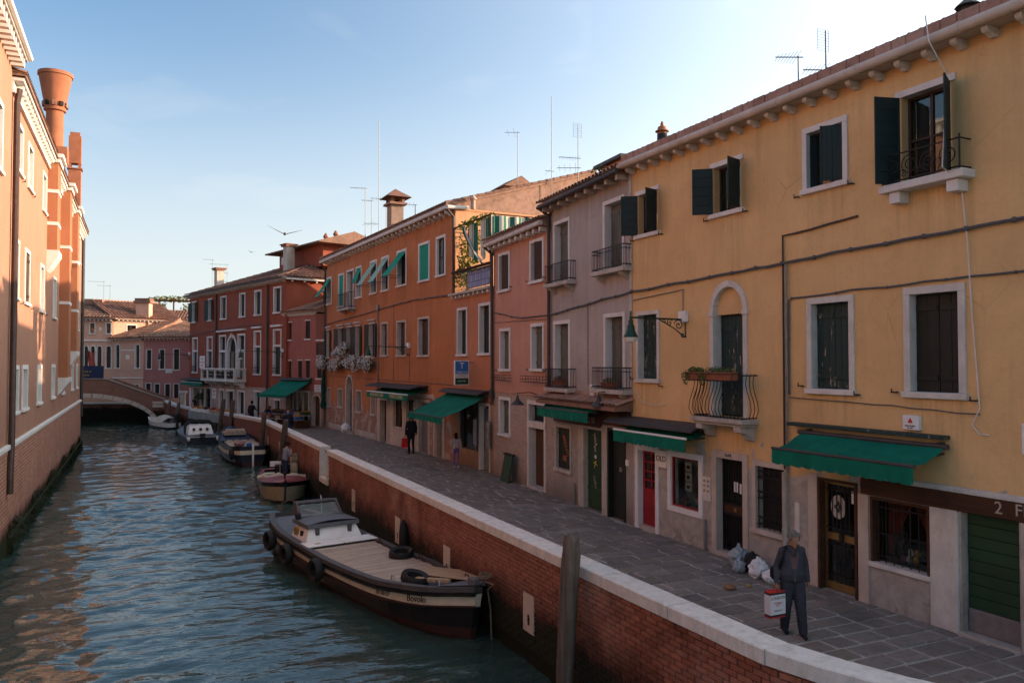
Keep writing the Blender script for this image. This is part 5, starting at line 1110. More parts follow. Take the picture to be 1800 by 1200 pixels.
w, op = H.frame(14.65, 16.2, 0, 2.75, .17, 'stone_pink', sill=False, crown=3.5, name='arched_door', rec=.3); H.planks(op[0], op[1], .1, 2.45, -.25, 'black_green', w, .4, name='door', battens=()); H.part(MB().box(op[0] - .05, op[1] + .05, -.3, -.28, 2.4, 3.5), 'fanlight', M['dark'], w); H.part(MB().bbox(14.6, 16.25, -.3, .25, -.05, .1, .01), 'door_step', M['stone_old'], w)
w, op = H.frame(8.5, 9.9, 0, 2.4, .18, 'stone_pink', sill=False, name='door_frame', rec=.25); H.part(MB().bbox(op[0], op[0] + .5, -.22, -.18, .03, 2.2, .005), 'shop_door', M['gate_green'], w); H.dark(w, op, -.3)
for (a, b) in ((6.2, 7.72), (4.58, 5.85)):
    w, op = H.frame(a, b, .88, 2.5, .1, 'stone_pink', name='shop_window', rec=.2); H.pane(w, op, -.14, (1, 0), 'beam'); H.part(MB().bbox(op[0] + .1, op[0] + .5, -.13, -.12, op[3] - .5, op[3] - .1, .003), 'poster', M['mask_b'], w)
w, op = H.frame(2.75, 4.25, 0, 2.5, .16, 'stone_pink', sill=False, name='door_frame', rec=.25); H.part(MB().bbox(op[0], op[1], -.2, -.16, .05, 2.3, .006), 'grey_door', M['zinc'], w)
for x in (1.0, 2.1, 8.2, 4.42, 6.02): H.part(MB().bbox(x, x + .16, -.01, .05, 0, 2.6, .01), 'pilaster', M['stone_pink'])
w, op = H.frame(1.25, 2.0, 0, 2.4, .06, 'stone_pink', sill=False, name='door_frame', rec=.25); H.planks(op[0], op[1], .05, 2.3, -.2, 'brown_shutter', w, name='side_door', battens=())
[H.part(MB().bbox(x0_ + .004, x1_ - .004, -.01, .025, z0_ + .004, z1_ - .004, .008), 'cladding_slab', M['stone_pink']) for x0_, x1_, z0_, z1_ in ((6.2, 6.96, 0, .86), (6.96, 7.72, 0, .86), (4.58, 5.2, 0, .86), (5.2, 5.86, 0, .86), (7.74, 8.19, 0, 1.3), (7.74, 8.19, 1.3, 2.6), (5.86, 6.01, 0, 2.6), (4.26, 4.41, 0, 2.6), (4.42, 6.2, 2.52, 2.75), (6.2, 8.2, 2.52, 2.75), (8.2, 10.0, 2.45, 2.75), (2.3, 4.4, 2.55, 2.75), (9.92, 10.2, 0, 1.3), (9.92, 10.2, 1.3, 2.6))]
for i in range(6):   # big squared stones along the foot of the wall
    for x_ in (10.35, 16.95): (H.part(MB().bbox(x_ + .62 * (i % 6) + .3 * (i // 6 % 2), x_ + .62 * (i % 6) + .6 + .3 * (i // 6 % 2), -.01, .02 + .01 * (i % 3), .02 + .36 * (i // 6), .36 + .36 * (i // 6), .015), 'base_stone', M['stone_old']) if x_ + .62 * (i % 6) + .95 < (14.6 if x_ < 12 else 20.6) and i < 12 else None)
H.wall(M['orange'], 0, H.L, -.3, 10.7, 14.0, back=True)
H.corbels([.3 + .62 * i for i in range(33)], 10.5, 10.7, .34, .13, 'stone', True)
gu = MB(); gu.tube([(-.1, .4, 10.8), (20.9, .4, 10.76)], .085, 8); gu.tube([(-.1, .4, 10.8), (-.1, -.6, 10.85)], .085, 8); H.part(gu, 'gutter', M['stone_pale'], None, True); H.part(MB().box(0, 20.75, -.1, .33, 10.7, 10.88), 'eave_board', M['brick_eave'])
rf = H.roof(-.02, 20.9, .46, 10.95, -7.2, 13.2, yb=-14.4, zb=10.95)
H.part(MB().add([(0, .0, 10.7), (0, -14, 10.7), (0, -7.2, 13.1)], [(0, 1, 2)]), 'gable', M['flank']); H.part(MB().add([(20.66, 0, 10.7), (20.66, -14, 10.7), (20.66, -7.2, 13.1)], [(0, 1, 2)]), 'gable', M['flank'])
fl = MB(); fl.quad((-.012, -.02, 6.9), (-.012, -14, 6.9), (-.012, -14, 10.75), (-.012, -.02, 10.75)); fl.add([(-.012, -.02, 10.7), (-.012, -14, 10.7), (-.012, -7.2, 13.05)], [(0, 1, 2)]); H.part(fl, 'flank_wall', M['flank'])
vg = MB(); vg.prism([(.46, 10.83), (-7.2, 13.08), (-7.2, 13.2), (.46, 10.95)], 'x', -.12, -.015); [vg.tube([(-.06, .46 - .38 * i, 10.98 + .1117 * i), (-.06, .1 - .38 * i, 11.06 + .1117 * i)], .085, 8) for i in range(20)]; H.part(vg, 'verge_tiles', M['tile'], rf, kind='stuff')
ch_ = MB(); ch_.box(10.5, 11.25, -1.55, -.85, 11.0, 12.9); c1 = H.part(ch_, 'chimney', simple('brown_chimney', (.32, .22, .17), .9, 0, .3, 3), rf)
t_ = MB(); t_.box(10.3, 11.45, -1.7, -.7, 12.9, 13.02); [t_.box(x, x + .16, y, y + .16, 13.02, 13.3) for x in (10.42, 10.8, 11.18) for y in (-1.58, -.98)]; t_.add([(10.1, -1.9, 13.3), (11.65, -1.9, 13.3), (11.65, -.5, 13.3), (10.1, -.5, 13.3), (10.87, -1.2, 13.85)], [(0, 1, 4), (1, 2, 4), (2, 3, 4), (3, 0, 4), (3, 2, 1, 0)]); H.part(t_, 'chimney_cap', M['tile'], rf)
dm = MB(); dm.box(5.2, 6.6, -6.8, -5.2, 12.6, 13.35); dm.cm = 1; dm.add([(5.0, -7, 13.3), (6.8, -7, 13.3), (6.8, -5, 13.3), (5, -5, 13.3), (5, -6, 13.9), (6.8, -6, 13.9)], [(0, 1, 5, 4), (2, 3, 4, 5), (0, 4, 3), (1, 2, 5)]); H.part(dm, 'dormer', [M['flank'], M['tile']], rf)
pot = MB(); pot.lathe([(.1, 0), (.1, .4), (.16, .42), (.16, .46), (.06, .6)], (-.35, -.7, 10.75), 10); H.part(pot, 'stove_flue', simple('pale_flue', (.42, .3, .24), .8), rf, True)
pp = MB(); pp.tube([(-.08, .38, 10.7), (-.08, .1, 10.4), (-.08, .1, 7.1)], .055, 8); H.part(pp, 'downpipe', M['lead'], None, True)
pp = MB(); pp.tube([(20.7, .4, 10.7), (20.7, .1, 10.3), (20.7, .1, .1)], .06, 8); H.part(pp, 'downpipe', M['lead'], None, True)
pp = MB(); pp.tube([(12.05 - 2, .06, 7.2), (12.05 - 2, .06, 2.7)], .035, 8); pp.bbox(9.92, 10.2, .0, .12, 7.0, 7.3, .01); H.part(pp, 'conduit', M['zinc'])
aw_ = awning(OH, 3.0, 8.9, 2.95, 2.72, 1.0, .3, 'green hairdresser awning with cream lettering on the orange house', .05, hood=(.9, .6), scallop=.16, text=(('VALERIANO GUIER', 7.25, .25), ('PARRUCCHIERA', 4.4, .25)), bar='white', arms=False)
wall_lamp(OH, 5.4, 4.95, 2.1, 'green street lamp on scrolled bracket, on the orange house')
W_ = OH.W
cable('wire_bundle', 'cable bundle running along the orange front above the middle windows', [W_(.1, .05, 7.1), W_(5, .05, 7.2), W_(9.8, .05, 7.05), W_(12, .05, 6.95), W_(20.5, .05, 6.7)], .028, clips=3)
cable('wire', 'thin wire along the orange front above the shop awnings', [W_(.1, .03, 3.25), W_(9.9, .03, 3.3), W_(20.4, .03, 3.35)], .012)
cable('wire', 'vertical wire from the lamp down the orange front', [W_(5.35, .03, 4.7), W_(5.35, .03, 3.3)], .01); cable('wire', 'vertical wire on the orange front left of the lamp', [W_(7.6, .03, 7.1), W_(7.6, .03, 3.3)], .01)
M['petal'] = leafmat('white_petal', [(.8, .79, .77), (.85, .84, .82), (.78, .77, .74), (.7, .7, .64)], .35); M['bush'] = leafmat('box_leaf', [(.025, .045, .012), (.05, .08, .02)], .2)
for i, (x, z, w2, lb) in enumerate(((20.3, 4.1, .75, 'white flower box at the far end of the orange house'), (17.35, 3.95, 1.05, 'white flower box left of the arched door on the orange house'), (16.1, 4.75, 1.25, 'upper white flower box, the topmost of the five'), (13.9, 4.0, .95, 'white flower box right of the arched door'), (11.3, 4.0, 1.05, 'white flower box nearest the hairdresser shop'))):
    e = thing_at(OH, 'flower_box', lb, 'flower box', x, .28, z); MB().prism([(-.14, 0), (.14, 0), (.17, .26), (-.17, .26)], 'x', -w2 * .85, w2 * .85).build('trough', M['terracotta'], e); MB().tube([(-w2 * .6, -.3, .05), (-w2 * .6, .16, .05)], .015, 4).build('bracket', M['iron'], e)
    l_ = MB(); l2 = MB(); rq = random.Random(i + 60)
    for k in range(9):   # uneven trailing clumps
        cx_ = -w2 + 2 * w2 * (k + .5) / 9 + rq.uniform(-.1, .1); r_ = rq.uniform(.16, .3); cz_ = rq.uniform(-.12, .36); cy_ = rq.uniform(0, .2)
        leaves(l_, (cx_, cy_ - .03, cz_), (r_, r_ * .9, r_ * 1.15), 70, .11, seed=i * 20 + k); leaves(l2, (cx_, cy_ + .03, cz_ + .02), (r_ * 1.05, r_, r_ * 1.2), 150, .075, seed=i * 20 + k + 500)
    l_.build('foliage', M['bush'], e, kind='stuff'); l2.build('blossom', M['petal'], e, kind='stuff')
um = thing_at(OH, 'folded_parasol', 'furled dark green parasol hanging at the far corner of the orange house', 'parasol', 20.45, .25, 1.2)
pr_ = MB(); pr_.lathe([(.02, 0), (.16, .05), (.2, .25), (.12, .6), (.16, 1.4), (.08, 2.3), (.03, 2.5)], (0, 0, 0), 10); pr_.build('canopy', M['green_dark'], um, True); MB().tube([(0, 0, -.1), (0, 0, 2.6)], .02, 6).build('pole', M['iron'], um)
gb = MB()
# ------------------------------------------------------------------ rose house with the greengrocer's shop
QH = H = House('rose_house', 'small rose pink house with the greengrocer awning beyond the orange house', (10.95, 52.45), (8.99, 56.65))
for (a, b, c, d) in ((3.56, 4.14, 5.67, 7.0), (1.46, 2.08, 5.7, 7.06), (3.58, 4.18, 3.05, 4.38), (2.33, 2.91, 3.07, 4.39), (1.46, 2.05, 3.08, 4.4), (.19, .79, 3.08, 4.4)):
    w, op = H.frame(a, b, c, d, .07, 'stone_pale', jambs=False, rec=.2); H.shut(w, op, 'black_shutter', -.08, 2)
w, op = H.frame(1.55, 4.35, .3, 2.3, .1, 'stone', sill=False, name='shop_front', rec=.3)
for x in (2.45, 3.1, 3.6): H.part(MB().box(x - .05, x + .05, -.25, -.12, .3, 2.2), 'mullion', M['stone_old'], w)
H.part(MB().box(op[0], op[1], -.2, -.194, .3, 2.2), 'pane', M['glass'], w); H.part(MB().box(op[0], op[1], -1.2, -1.15, .2, 2.3), 'shop_interior', simple('shop_interior', (.3, .26, .16), .9), w)
w, op = H.frame(.27, 1.28, 0, 1.7, .1, 'stone_pink', sill=False, crown=2.1, name='arched_door', rec=.3); H.planks(op[0], op[1], .02, 2.0, -.22, 'wood_door', w, .14, name='wood_door', battens=())
sg = MB().bbox(.26, .98, -.01, .03, 2.22, 2.72, .005); pl_ = H.part(sg, 'street_plate', M['white'])
for i, t_ in enumerate(('PONTE', 'E CALLE', 'DELL\'AVOGARIA')): letters(pl_, t_, .12 if i < 2 else .085, M['ink'], .62, .032, 2.6 - .16 * i)
H.wall(M['rose'], 0, H.L, -.5, 4.6, 5.0, back=True)
hs = H.holes; H.holes = [h for h in hs if h[2] > 4.5]
up = H.wall(M['rose'], .9, H.L, 4.6, 7.45, 5.0, name='upper_wall'); H.part(MB().bbox(.82, H.L, -.02, .16, 7.47, 7.62, .01), 'cornice', M['stone_pale']); [H.part(MB().box(x, x + .08, .0, .13, 7.36, 7.468), 'dentil', M['stone_pale']) for x in [.95 + .2 * i for i in range(18)]]
H.roof(.8, H.L + .05, .26, 7.66, -3.4, 8.9, sp=.21)
H.part(MB().box(.02, .88, -4, -.02, 4.58, 4.66), 'terrace_floor', M['stone_pale']); tr = MB(); [tr.bbox(.05, .9, -.1 - .02, -.08, 4.7 + .16 * i, 4.83 + .16 * i, .005) for i in range(5)]; H.part(tr, 'terrace_screen', M['brown_shutter'])
H.part(MB().bbox(.0, .9, -.2, .02, 5.6, 5.72, .01), 'lintel', M['stone_pale'])
ac = MB(); ac.box(1.0, 2.0, -2.4, -1.4, 7.9, 9.0); ac.cm = 1; ac.prism([(-2.7, 9.0), (-1.1, 9.0), (-1.9, 9.5)], 'x', .7, 2.3); H.part(ac, 'roof_hut', [M['brown_shutter'], M['tile']])
awning(QH, 1.25, 4.6, 2.98, 2.05, 2.0, .16, 'big green awning over the greengrocer stall', .1, hood=(.3, 0), scallop=.14, bar='green')

# ------------------------------------------------------------------ dark red palazzo
RH = H = House('red_palazzo', 'dark red palazzo with white framed windows and central stone balcony', (9.1, 56.0), (4.0, 75.57))
for (a, b, k) in ((.83, 2.13, 0), (4.3, 5.62, 0), (7.38, 8.6, 0), (11.3, 12.64, 0), (14.4, 15.8, 1), (18.3, 19.9, 1)):
    w, op = H.frame(a + (.2 if k else 0), b - (.2 if k else 0), 7.63, 9.52, .12, 'stone_pale', rec=.24)
    if k: H.dark(w, op); [H.swing(op[1] if sd > 0 else op[0], sd, op[2], op[3], .5, 20, 'dark_green', w) for sd in (1, -1)]
    else: H.shut(w, op, 'black_green', -.16)
for (a, b, z1, ped) in ((.75, 2.15, 6.55, 1), (4.3, 5.65, 6.55, 1), (14.4, 15.75, 6.37, 0), (18.05, 19.4, 6.37, 0)):
    w, op = H.frame(a, b, 3.28, z1, .13, 'stone_pale', rec=.26, name='tall_window'); a_, b_, c_, d_ = op; zt = z1 - 1.25
    H.part(MB().box(a_, b_, -.24, .03, zt, zt + .14), 'transom', M['stone_pale'], w); H.part(MB().box(a_ - .01, b_ + .01, -.2, -.12, zt + .1, d_ + .02), 'blind_panel', M['red'], w); H.planks(a_ + .01, (a_ + b_) / 2 - .01, c_, zt, -.14, 'black_green', w); H.planks((a_ + b_) / 2 + .01, b_ - .01, c_, zt, -.14, 'black_green', w)
    if ped: H.part(MB().bbox(a - .15, b + .15, -.01, .2, z1 + .14, z1 + .28, .012), 'cornice_hood', M['stone_pale'], w)
    r = MB(); [r.tube([(a_, .1, z), (b_, .1, z)], .015, 4) for z in (3.42, 4.0)]; [scroll(r, a_ + (b_ - a_) * (i + .5) / 4, 3.6 + .22 * j, .11, 1.4, i * 1.5, .1, .012) for i in range(4) for j in (0, 1)]; r.tube([(a_, 0, 4), (a_, .1, 4)], .015, 4); H.part(r, 'iron_guard', M['iron'], w)
# serliana: two side lights and a round-headed centre
w, op = H.frame(7.35, 8.85, 3.05, 6.4, .14, 'stone_pale', sill=False, rec=.26, name='side_light'); wins = [(w, op)]
w, op = H.frame(11.35, 12.85, 3.05, 6.4, .14, 'stone_pale', sill=False, rec=.26, name='side_light'); wins.append((w, op))
for w, op in wins: H.part(MB().box(op[0], op[1], -.24, .05, 5.0, 5.18), 'transom', M['stone_pale'], w); H.pane(w, (op[0], op[1], 3.05, 5.0), -.18, (1, 0), 'brown_shutter', 'curtain'); H.dark(w, (op[0], op[1], 5.18, op[3]), -.2)
w, op = H.frame(9.0, 11.2, 3.05, 5.15, .2, 'stone_pale', sill=False, crown=6.4, keystone=True, rec=.26, name='balcony_door'); H.pane(w, (op[0], op[1], 3.05, 5.1), -.2, (1, 0), 'brown_shutter', 'curtain'); H.dark(w, (op[0], op[1], 5.1, 6.3), -.24, 'dark')
H.part(MB().bbox(7.2, 13.0, -.01, .26, 6.62, 6.76, .015), 'cornice_hood', M['stone_pale'])
mb = MB(); mb.bbox(7.1, 14.5, -.02, .95, 2.72, 2.92, .02); sl = H.part(mb, 'balcony_slab', M['stone'])
for x in (7.5, 9.3, 11.8, 13.8): H.part(MB().prism([(-.01, 2.717), (.8, 2.717), (.75, 2.55), (.35, 2.45), (.2, 2.25), (-.01, 2.2)], 'x', x - .14, x + .14), 'bracket', M['stone'], sl)
for x, y in ((7.22, .82), (9.0, .82), (11.3, .82), (13.0, .82), (14.38, .82), (7.22, .1), (14.38, .1)): H.part(MB().bbox(x - .11, x + .11, y - .1, y + .1, 2.92, 3.62, .012), 'post', M['stone'], sl)
rl = MB(); rl.bbox(7.08, 14.52, .7, .94, 3.625, 3.76, .015); rl.bbox(7.08, 7.36, -.01, .7, 3.625, 3.76, .01); rl.bbox(14.24, 14.52, -.01, .7, 3.625, 3.76, .01); H.part(rl, 'handrail', M['stone'], sl)
r = MB(); [scroll(r, 7.5 + .26 * i, 3.12 + .28 * j, .13, 1.6, i, .82, .018) for i in range(26) for j in (0, 1)]; H.part(r, 'balcony_ironwork', M['iron'], sl)
# ground floor
w, op = H.frame(14.6, 19.3, -.4, 2.15, .12, 'stone_pale', sill=False, name='shop_front', rec=.3)
for x0, x1 in ((16.3, 16.5), (17.3, 17.5)): H.part(MB().box(x0, x1, -.2, -.02, -.4, 2.03), 'mullion', M['stone_pale'], w)
H.part(MB().box(op[0], 16.3, -.2, -.1, -.4, .35), 'stall_riser', M['stone_pale'], w); H.part(MB().box(17.5, op[1], -.2, -.1, -.4, .35), 'stall_riser', M['stone_pale'], w); H.part(MB().box(op[0], op[1], -.14, -.134, .35, 2.03), 'pane', M['glass'], w); H.part(MB().box(op[0], op[1], -.7, -.65, -.4, 2.03), 'shop_interior', M['room'], w)
for i in range(7): H.part(MB().box(14.85 + .2 * i, 15.0 + .2 * i, -.16, -.15, .7 + .25 * (i % 3), 1.0 + .3 * (i % 3)), 'poster', M['mask_b' if i % 2 else 'cards'], w)
for x in (16.6, 17.2): l_ = MB(); leaves(l_, (x, .15, 1.35), (.28, .2, .3), 120, .12, seed=int(x * 5)); H.part(l_, 'hanging_basket', M['bush'], w, kind='stuff')
for (a, b, z0_) in ((7.3, 8.8, .2), (9.5, 11.2, -.4), (11.6, 12.8, .2)): w, op = H.frame(a, b, z0_, 2.1, .16, 'stone_pale', sill=z0_ > 0, name='window' if z0_ > 0 else 'door_frame', rec=.25); H.dark(w, op, -.2)
for (a, b, z0_, z1_) in ((4.3, 5.5, -.4, 2.15), (.82, 1.9, -.3, 1.65)): w, op = H.frame(a, b, z0_, z1_, .1, 'stone_pale', sill=False, name='door_frame', rec=.25); H.dark(w, op, -.2)
for x0, x1, z0_, z1_, tx in ((16.2, 17.4, 3.72, 4.75, ('HOTEL', 'LOCANDA', 'DOGE')), (13.4, 14.3, 1.25, 2.1, ('MENU', 'BAR')), (19.55, 20.0, .3, 2.0, ())):
    p_ = H.part(MB().bbox(x0, x1, -.01, .06, z0_, z1_, .01), 'wall_plaque', M['white']); [letters(p_, t_, .2, M['ink_red'], (x0 + x1) / 2, .062, z1_ - .25 - .28 * i) for i, t_ in enumerate(tx)]
H.wall(M['red'], 0, 20.22, -.6, 9.9, 11.0, back=True)
H.part(MB().box(0, 20.22, -.01, .04, 2.32, 2.36), 'string_course', M['stone_pink'])
H.corbels([.2 + .44 * i for i in range(46)], 9.74, 9.9, .36, .12, 'stone', True); H.part(MB().bbox(-.3, 20.5, -.3, .46, 9.9, 10.0, .01), 'cornice', M['stone_pale']); gu = MB().tube([(-.3, .5, 10.0), (20.5, .5, 10.0)], .07, 6); H.part(gu, 'gutter', M['lead'])
rf = H.roof(-.35, 20.55, .52, 10.06, -5.4, 12.2, yb=-11.3, zb=10.06, hip0=5.2, hip1=5.2, sp=.28, row=.46)
fc = MB(); [fc.box(-.28 + .04, -.05, -.4 - .9 * i, -.3 - .9 * i, 9.76, 9.898) for i in range(10)]; fc.box(-.35, .0, -11, .2, 9.9, 10.0); H.part(fc, 'side_cornice', M['stone_pale'])
for x, y, z0_, z1_ in ((17.6, -1.6, 10.4, 12.2), (4.6, -2.2, 10.7, 12.85)):
    c_ = MB(); c_.box(x - .35, x + .35, y - .3, y + .3, z0_, z1_); c_.cm = 1; c_.box(x - .48, x + .48, y - .42, y + .42, z1_, z1_ + .12); c_.box(x - .55, x + .55, y - .5, y + .5, z1_ + .12, z1_ + .2); H.part(c_, 'chimney', [M['stone_pink'], M['tile']], rf)
alt = MB(); alt.box(1.0, 8.6, -7.5, -3.2, 11.2, 12.75); alt.cm = 1; alt.prism([(-8.0, 12.75), (-2.4, 12.75), (-2.4, 12.85), (-5.2, 13.75), (-8.0, 12.85)], 'x', .0, 9.6); alt.cm = 2; alt.box(6.5, 8.2, -3.198, -3.17, 11.9, 12.5); H.part(alt, 'roof_altana', [M['red'], M['tile'], M['glass']], rf)
for x in (1.6, 3.2): p_ = MB().lathe([(.14, 0), (.14, 1.0), (.2, 1.02), (.2, 1.1), (.05, 1.35)], (x, -4.5, 12.6), 8); H.part(p_, 'chimney_pot', M['terracotta'], rf)
for x in (3.0, 13.4): pp = MB().tube([(x, .1, 9.8), (x, .1, .5 if x < 5 else 3.0)], .07, 6); H.part(pp, 'downpipe', M['lead'])
awning(RH, 14.9, 20.3, 2.68, 2.52, .7, .28, 'narrow green awning on the far end of the red palazzo', .1, hood=(.8, 0), scallop=.2)
wall_lamp(RH, .5, 4.95, 3.0, 'green street lamp on bracket, on the near end of the red palazzo'); wall_lamp(RH, 20.1, 4.9, 2.6, 'green street lamp at the far end of the red palazzo')
W_ = RH.W; cable('wire', 'wire sagging across the red palazzo above the balcony windows', [W_(4.1, .05, 7.0), W_(8, .05, 6.98), W_(13.4, .05, 6.85), W_(19.8, .05, 6.6), W_(20.1, .05, 6.0)], .03)

# ------------------------------------------------------------------ houses beyond the bridge
u_ = lambda a, L: (math.sin(R_(a)) * L, math.cos(R_(a)) * L)
MA, MBp = (4.1, 80.0), (.35, 81.75); SA, SB = MBp, (-2.32, 83.99); TA, TB = SB, (-9.5, 86.6)
def red_up(z): return z
VH = H = House('mauve_house', 'low mauve house with dark tall shutters beyond the bridge', MA, MBp)
for (a, b, c, d) in ((3.34, 3.91, 3.54, 5.43), (2.12, 2.69, 3.52, 5.45), (.75, 1.38, 3.45, 5.5), (3.37, 3.95, .9, 2.32), (2.56, 3.13, .7, 2.26), (1.58, 2.15, .6, 2.26), (.77, 1.34, .6, 2.26)):
    w, op = H.frame(a, b, c, d, .06, 'stone_pale', rec=.2); H.shut(w, op, 'black_shutter', -.12)
p_ = H.part(MB().bbox(1.45, 2.05, -.01, .05, 3.22, 3.6, .005), 'street_plate', M['white']); letters(p_, 'PONTE DE', .1, M['ink'], 1.75, .052, 3.48); letters(p_, 'L\'AVOGARIA', .09, M['ink'], 1.75, .052, 3.34)
H.wall(M['mauve'], -1.4, H.L, -.8, 6.4, 7.0, back=True)
H.corbels([-1.2 + .34 * i for i in range(16)], 6.3, 6.42, .3, .1, 'stone_pale', False); H.part(MB().bbox(-1.5, 4.2, -.1, .4, 6.42, 6.5, .01), 'eave_board', M['stone_pale'])
H.roof(-1.5, 4.3, .42, 6.55, -6.0, 8.4, sp=.3, row=.5)
col_ = MB(); col_.lathe([(.36, -.4), (.36, -.2), (.27, -.1), (.25, 1.3), (.3, 1.38), (.38, 1.42), (.38, 1.6)], (-.15, 1.4, 0), 12); H.part(col_, 'stone_column', M['stone'], None, True)
SH = H = House('pale_salmon_house', 'pale salmon low house with two arched windows beside the mauve house', SA, SB)
for (a, b) in ((2.58, 3.17), (.36, .95)):
    w, op = H.frame(a, b, 3.6, 5.6, .07, 'stone_pale', crown=5.98, rec=.22, sill=True); H.part(MB().box(op[0], op[1], -.2, -.15, 3.6, 5.95), 'shutter', M['brown_shutter'], w)
H.part(MB().bbox(1.55, 1.95, -.01, .03, 4.5, 4.9, .005), 'wall_plaque', M['stone_pale']); H.part(MB().box(.95, 2.58, -.01, .03, 5.3, 5.42), 'band', M['stone_pale']); H.part(MB().bbox(0, 3.42, -.01, .08, 2.7, 2.8, .01), 'string_course', M['stone_pale'])
for (a, b) in ((.4, 1.0), (1.5, 2.2)): w, op = H.frame(a, b, .6, 2.2, .07, 'stone_pale', rec=.2); H.dark(w, op, -.1)
H.wall(M['salmon'], 0, H.L, -.8, 6.3, 6.0, back=True); H.corbels([.15 + .34 * i for i in range(10)], 6.22, 6.34, .3, .1, 'stone_pale', False); H.part(MB().bbox(-.05, 3.6, -.1, .4, 6.34, 6.42, .01), 'eave_board', M['stone_pale'])
H.roof(-.1, 3.65, .42, 6.47, -5.0, 8.5, sp=.3, row=.5)
BH_ = H = House('salmon_palazzo', 'pale salmon palazzo with arched loggia windows behind the bridge', TA, TB)
for i, (a, b) in enumerate(((.02, .6), (.86, 1.43), (1.48, 2.03), (2.08, 2.6), (3.0, 3.6), (4.2, 4.8))):
    w, op = H.frame(a + .02, b, 3.6, 5.5, .07, 'stone_pale', crown=5.82, rec=.22); H.part(MB().box(op[0], op[1], -.2, -.15, 3.6, 5.8), 'shutter', M['brown_shutter'], w)
for (a, b) in ((.1, .62), (1.56, 2.11), (3.2, 3.8), (5.0, 5.6)): w, op = H.frame(a, b, 6.86, 7.95, .06, 'stone_pale', rec=.2); H.pane(w, op, -.15, (1, 0))
H.part(MB().bbox(0, 7.6, -.01, .1, 6.2, 6.32, .01), 'string_course', M['stone_pale']); [H.part(MB().bbox(x, x + .2, -.01, .03, 7.2, 7.5, .004), 'wall_plaque', M['stone_pale']) for x in (1.0, 2.6)]
H.wall(M['salmon'], 0, H.L, -.8, 8.25, 9.0, back=True)
H.corbels([.1 + .36 * i for i in range(20)], 8.12, 8.26, .34, .1, 'stone_pale', False); H.part(MB().bbox(-.4, 7.9, -9.2, .42, 8.26, 8.34, .01), 'eave_board', M['stone_pale'])
# lit flank facing the sun with its own window

rf = H.roof(-.45, 8.0, .45, 8.4, -4.6, 10.4, yb=-9.4, zb=8.4, hip0=3.6, sp=.3, row=.5)
c_ = MB(); c_.box(-2.5, -1.3, -3.2, -2.2, 6.0, 10.0); c_.cm = 1; c_.box(-2.7, -1.1, -3.4, -2.0, 10.0, 10.2); c_.box(-2.6, -1.2, -3.3, -2.1, 10.2, 10.45); H.part(c_, 'chimney', [M['salmon'], M['tile']], rf)
sk = MB(); [sk.box(-.25 + dx, .45 + dx, -2.6 - dy, -1.8 - dy, 9.42, 9.5) for dx, dy in ((-.05, 0), (.2, .9))]
H.part(MB().box(2.2, 4.2, -3.9, -3.0, 9.9, 10.35), 'dormer', M['tile'], rf)
# a further roofed house closing the gap to the right, and the wall under the flank
LT = H = House('sunlit_salmon_house', 'sunlit salmon house front with one window above the low roofs beyond the bridge', (3.4, 86.6), (-2.25, 84.06))
w, op = H.frame(4.0, 5.0, 6.75, 7.85, .08, 'stone_pale', rec=.2); H.pane(w, op, -.14, (1, 0)); H.wall(M['salmon'], 0, H.L, -.8, 8.25, 5.0); H.corbels([.2 + .4 * i for i in range(15)], 8.14, 8.26, .3, .1, 'stone_pale', False); H.part(MB().bbox(-.1, H.L + .1, -.1, .4, 8.26, 8.34, .01), 'eave_board', M['stone_pale']); H.roof(-.2, H.L + .2, .42, 8.4, -4.5, 10.3, sp=.3, row=.5)
NH = H = House('far_salmon_house', 'far salmon house whose tiled roof shows above the mauve house', (8.5, 91.0), (1.5, 92.5))
H.wall(M['salmon'], 0, H.L, -.8, 8.1, 8.0); H.roof(-.3, H.L + .3, .45, 8.25, -4, 9.9, sp=.3, row=.5); H.part(MB().bbox(-.2, H.L, -.1, .35, 8.1, 8.2, .01), 'cornice', M['stone_pale'])
c_ = MB(); c_.box(3.1, 3.9, .2, .9, 7.0, 8.9); c_.cm = 1; c_.lathe([(.5, 8.9), (.55, 9.0), (.2, 9.25), (.12, 9.6)], (3.5, .55, 0), 8); H.part(c_, 'chimney', [M['stone_pink'], M['terracotta']])
# ------------------------------------------------------------------ the bridge
BR = H = House('brick_bridge', 'arched brick bridge with white stone rim at the bend of the canal', (1.96, 75.2), (-10.9, 78.4), cat='bridge')
L_ = H.L; mid = L_ / 2; half = 6.0
top = lambda x: 1.0 + 1.75 * (1 if abs(x - mid) < 2.0 else max(0, 1 - (abs(x - mid) - 2.0) / (mid - 2.0)) ** 1.05)
arc = lambda x: -1.3 + 2.55 * math.sqrt(max(0, 1 - ((x - mid) / half) ** 2)) if abs(x - mid) < half else -2.2
bk = MB(); N = 60; bx = [L_ * i / N for i in range(N + 1)]
for y in (0.0, -3.2, -.3, -2.9):
    for a, b in zip(bx, bx[1:]): bk.quad((a, y, arc(a) if y in (0, -3.2) else top(a) - 1.1), (b, y, arc(b) if y in (0, -3.2) else top(b) - 1.1), (b, y, top(b)), (a, y, top(a)))
for a, b in zip(bx, bx[1:]): bk.quad((a, 0, arc(a)), (b, 0, arc(b)), (b, -3.2, arc(b)), (a, -3.2, arc(a))); bk.quad((a, -.3, top(a) - 1.0), (b, -.3, top(b) - 1.0), (b, -2.9, top(b) - 1.0), (a, -2.9, top(a) - 1.0)); bk.quad((a, -2.9, top(a)), (b, -2.9, top(b)), (b, -3.2, top(b)), (a, -3.2, top(a)))
H.part(bk, 'brick_span', M['bridge_brick'])
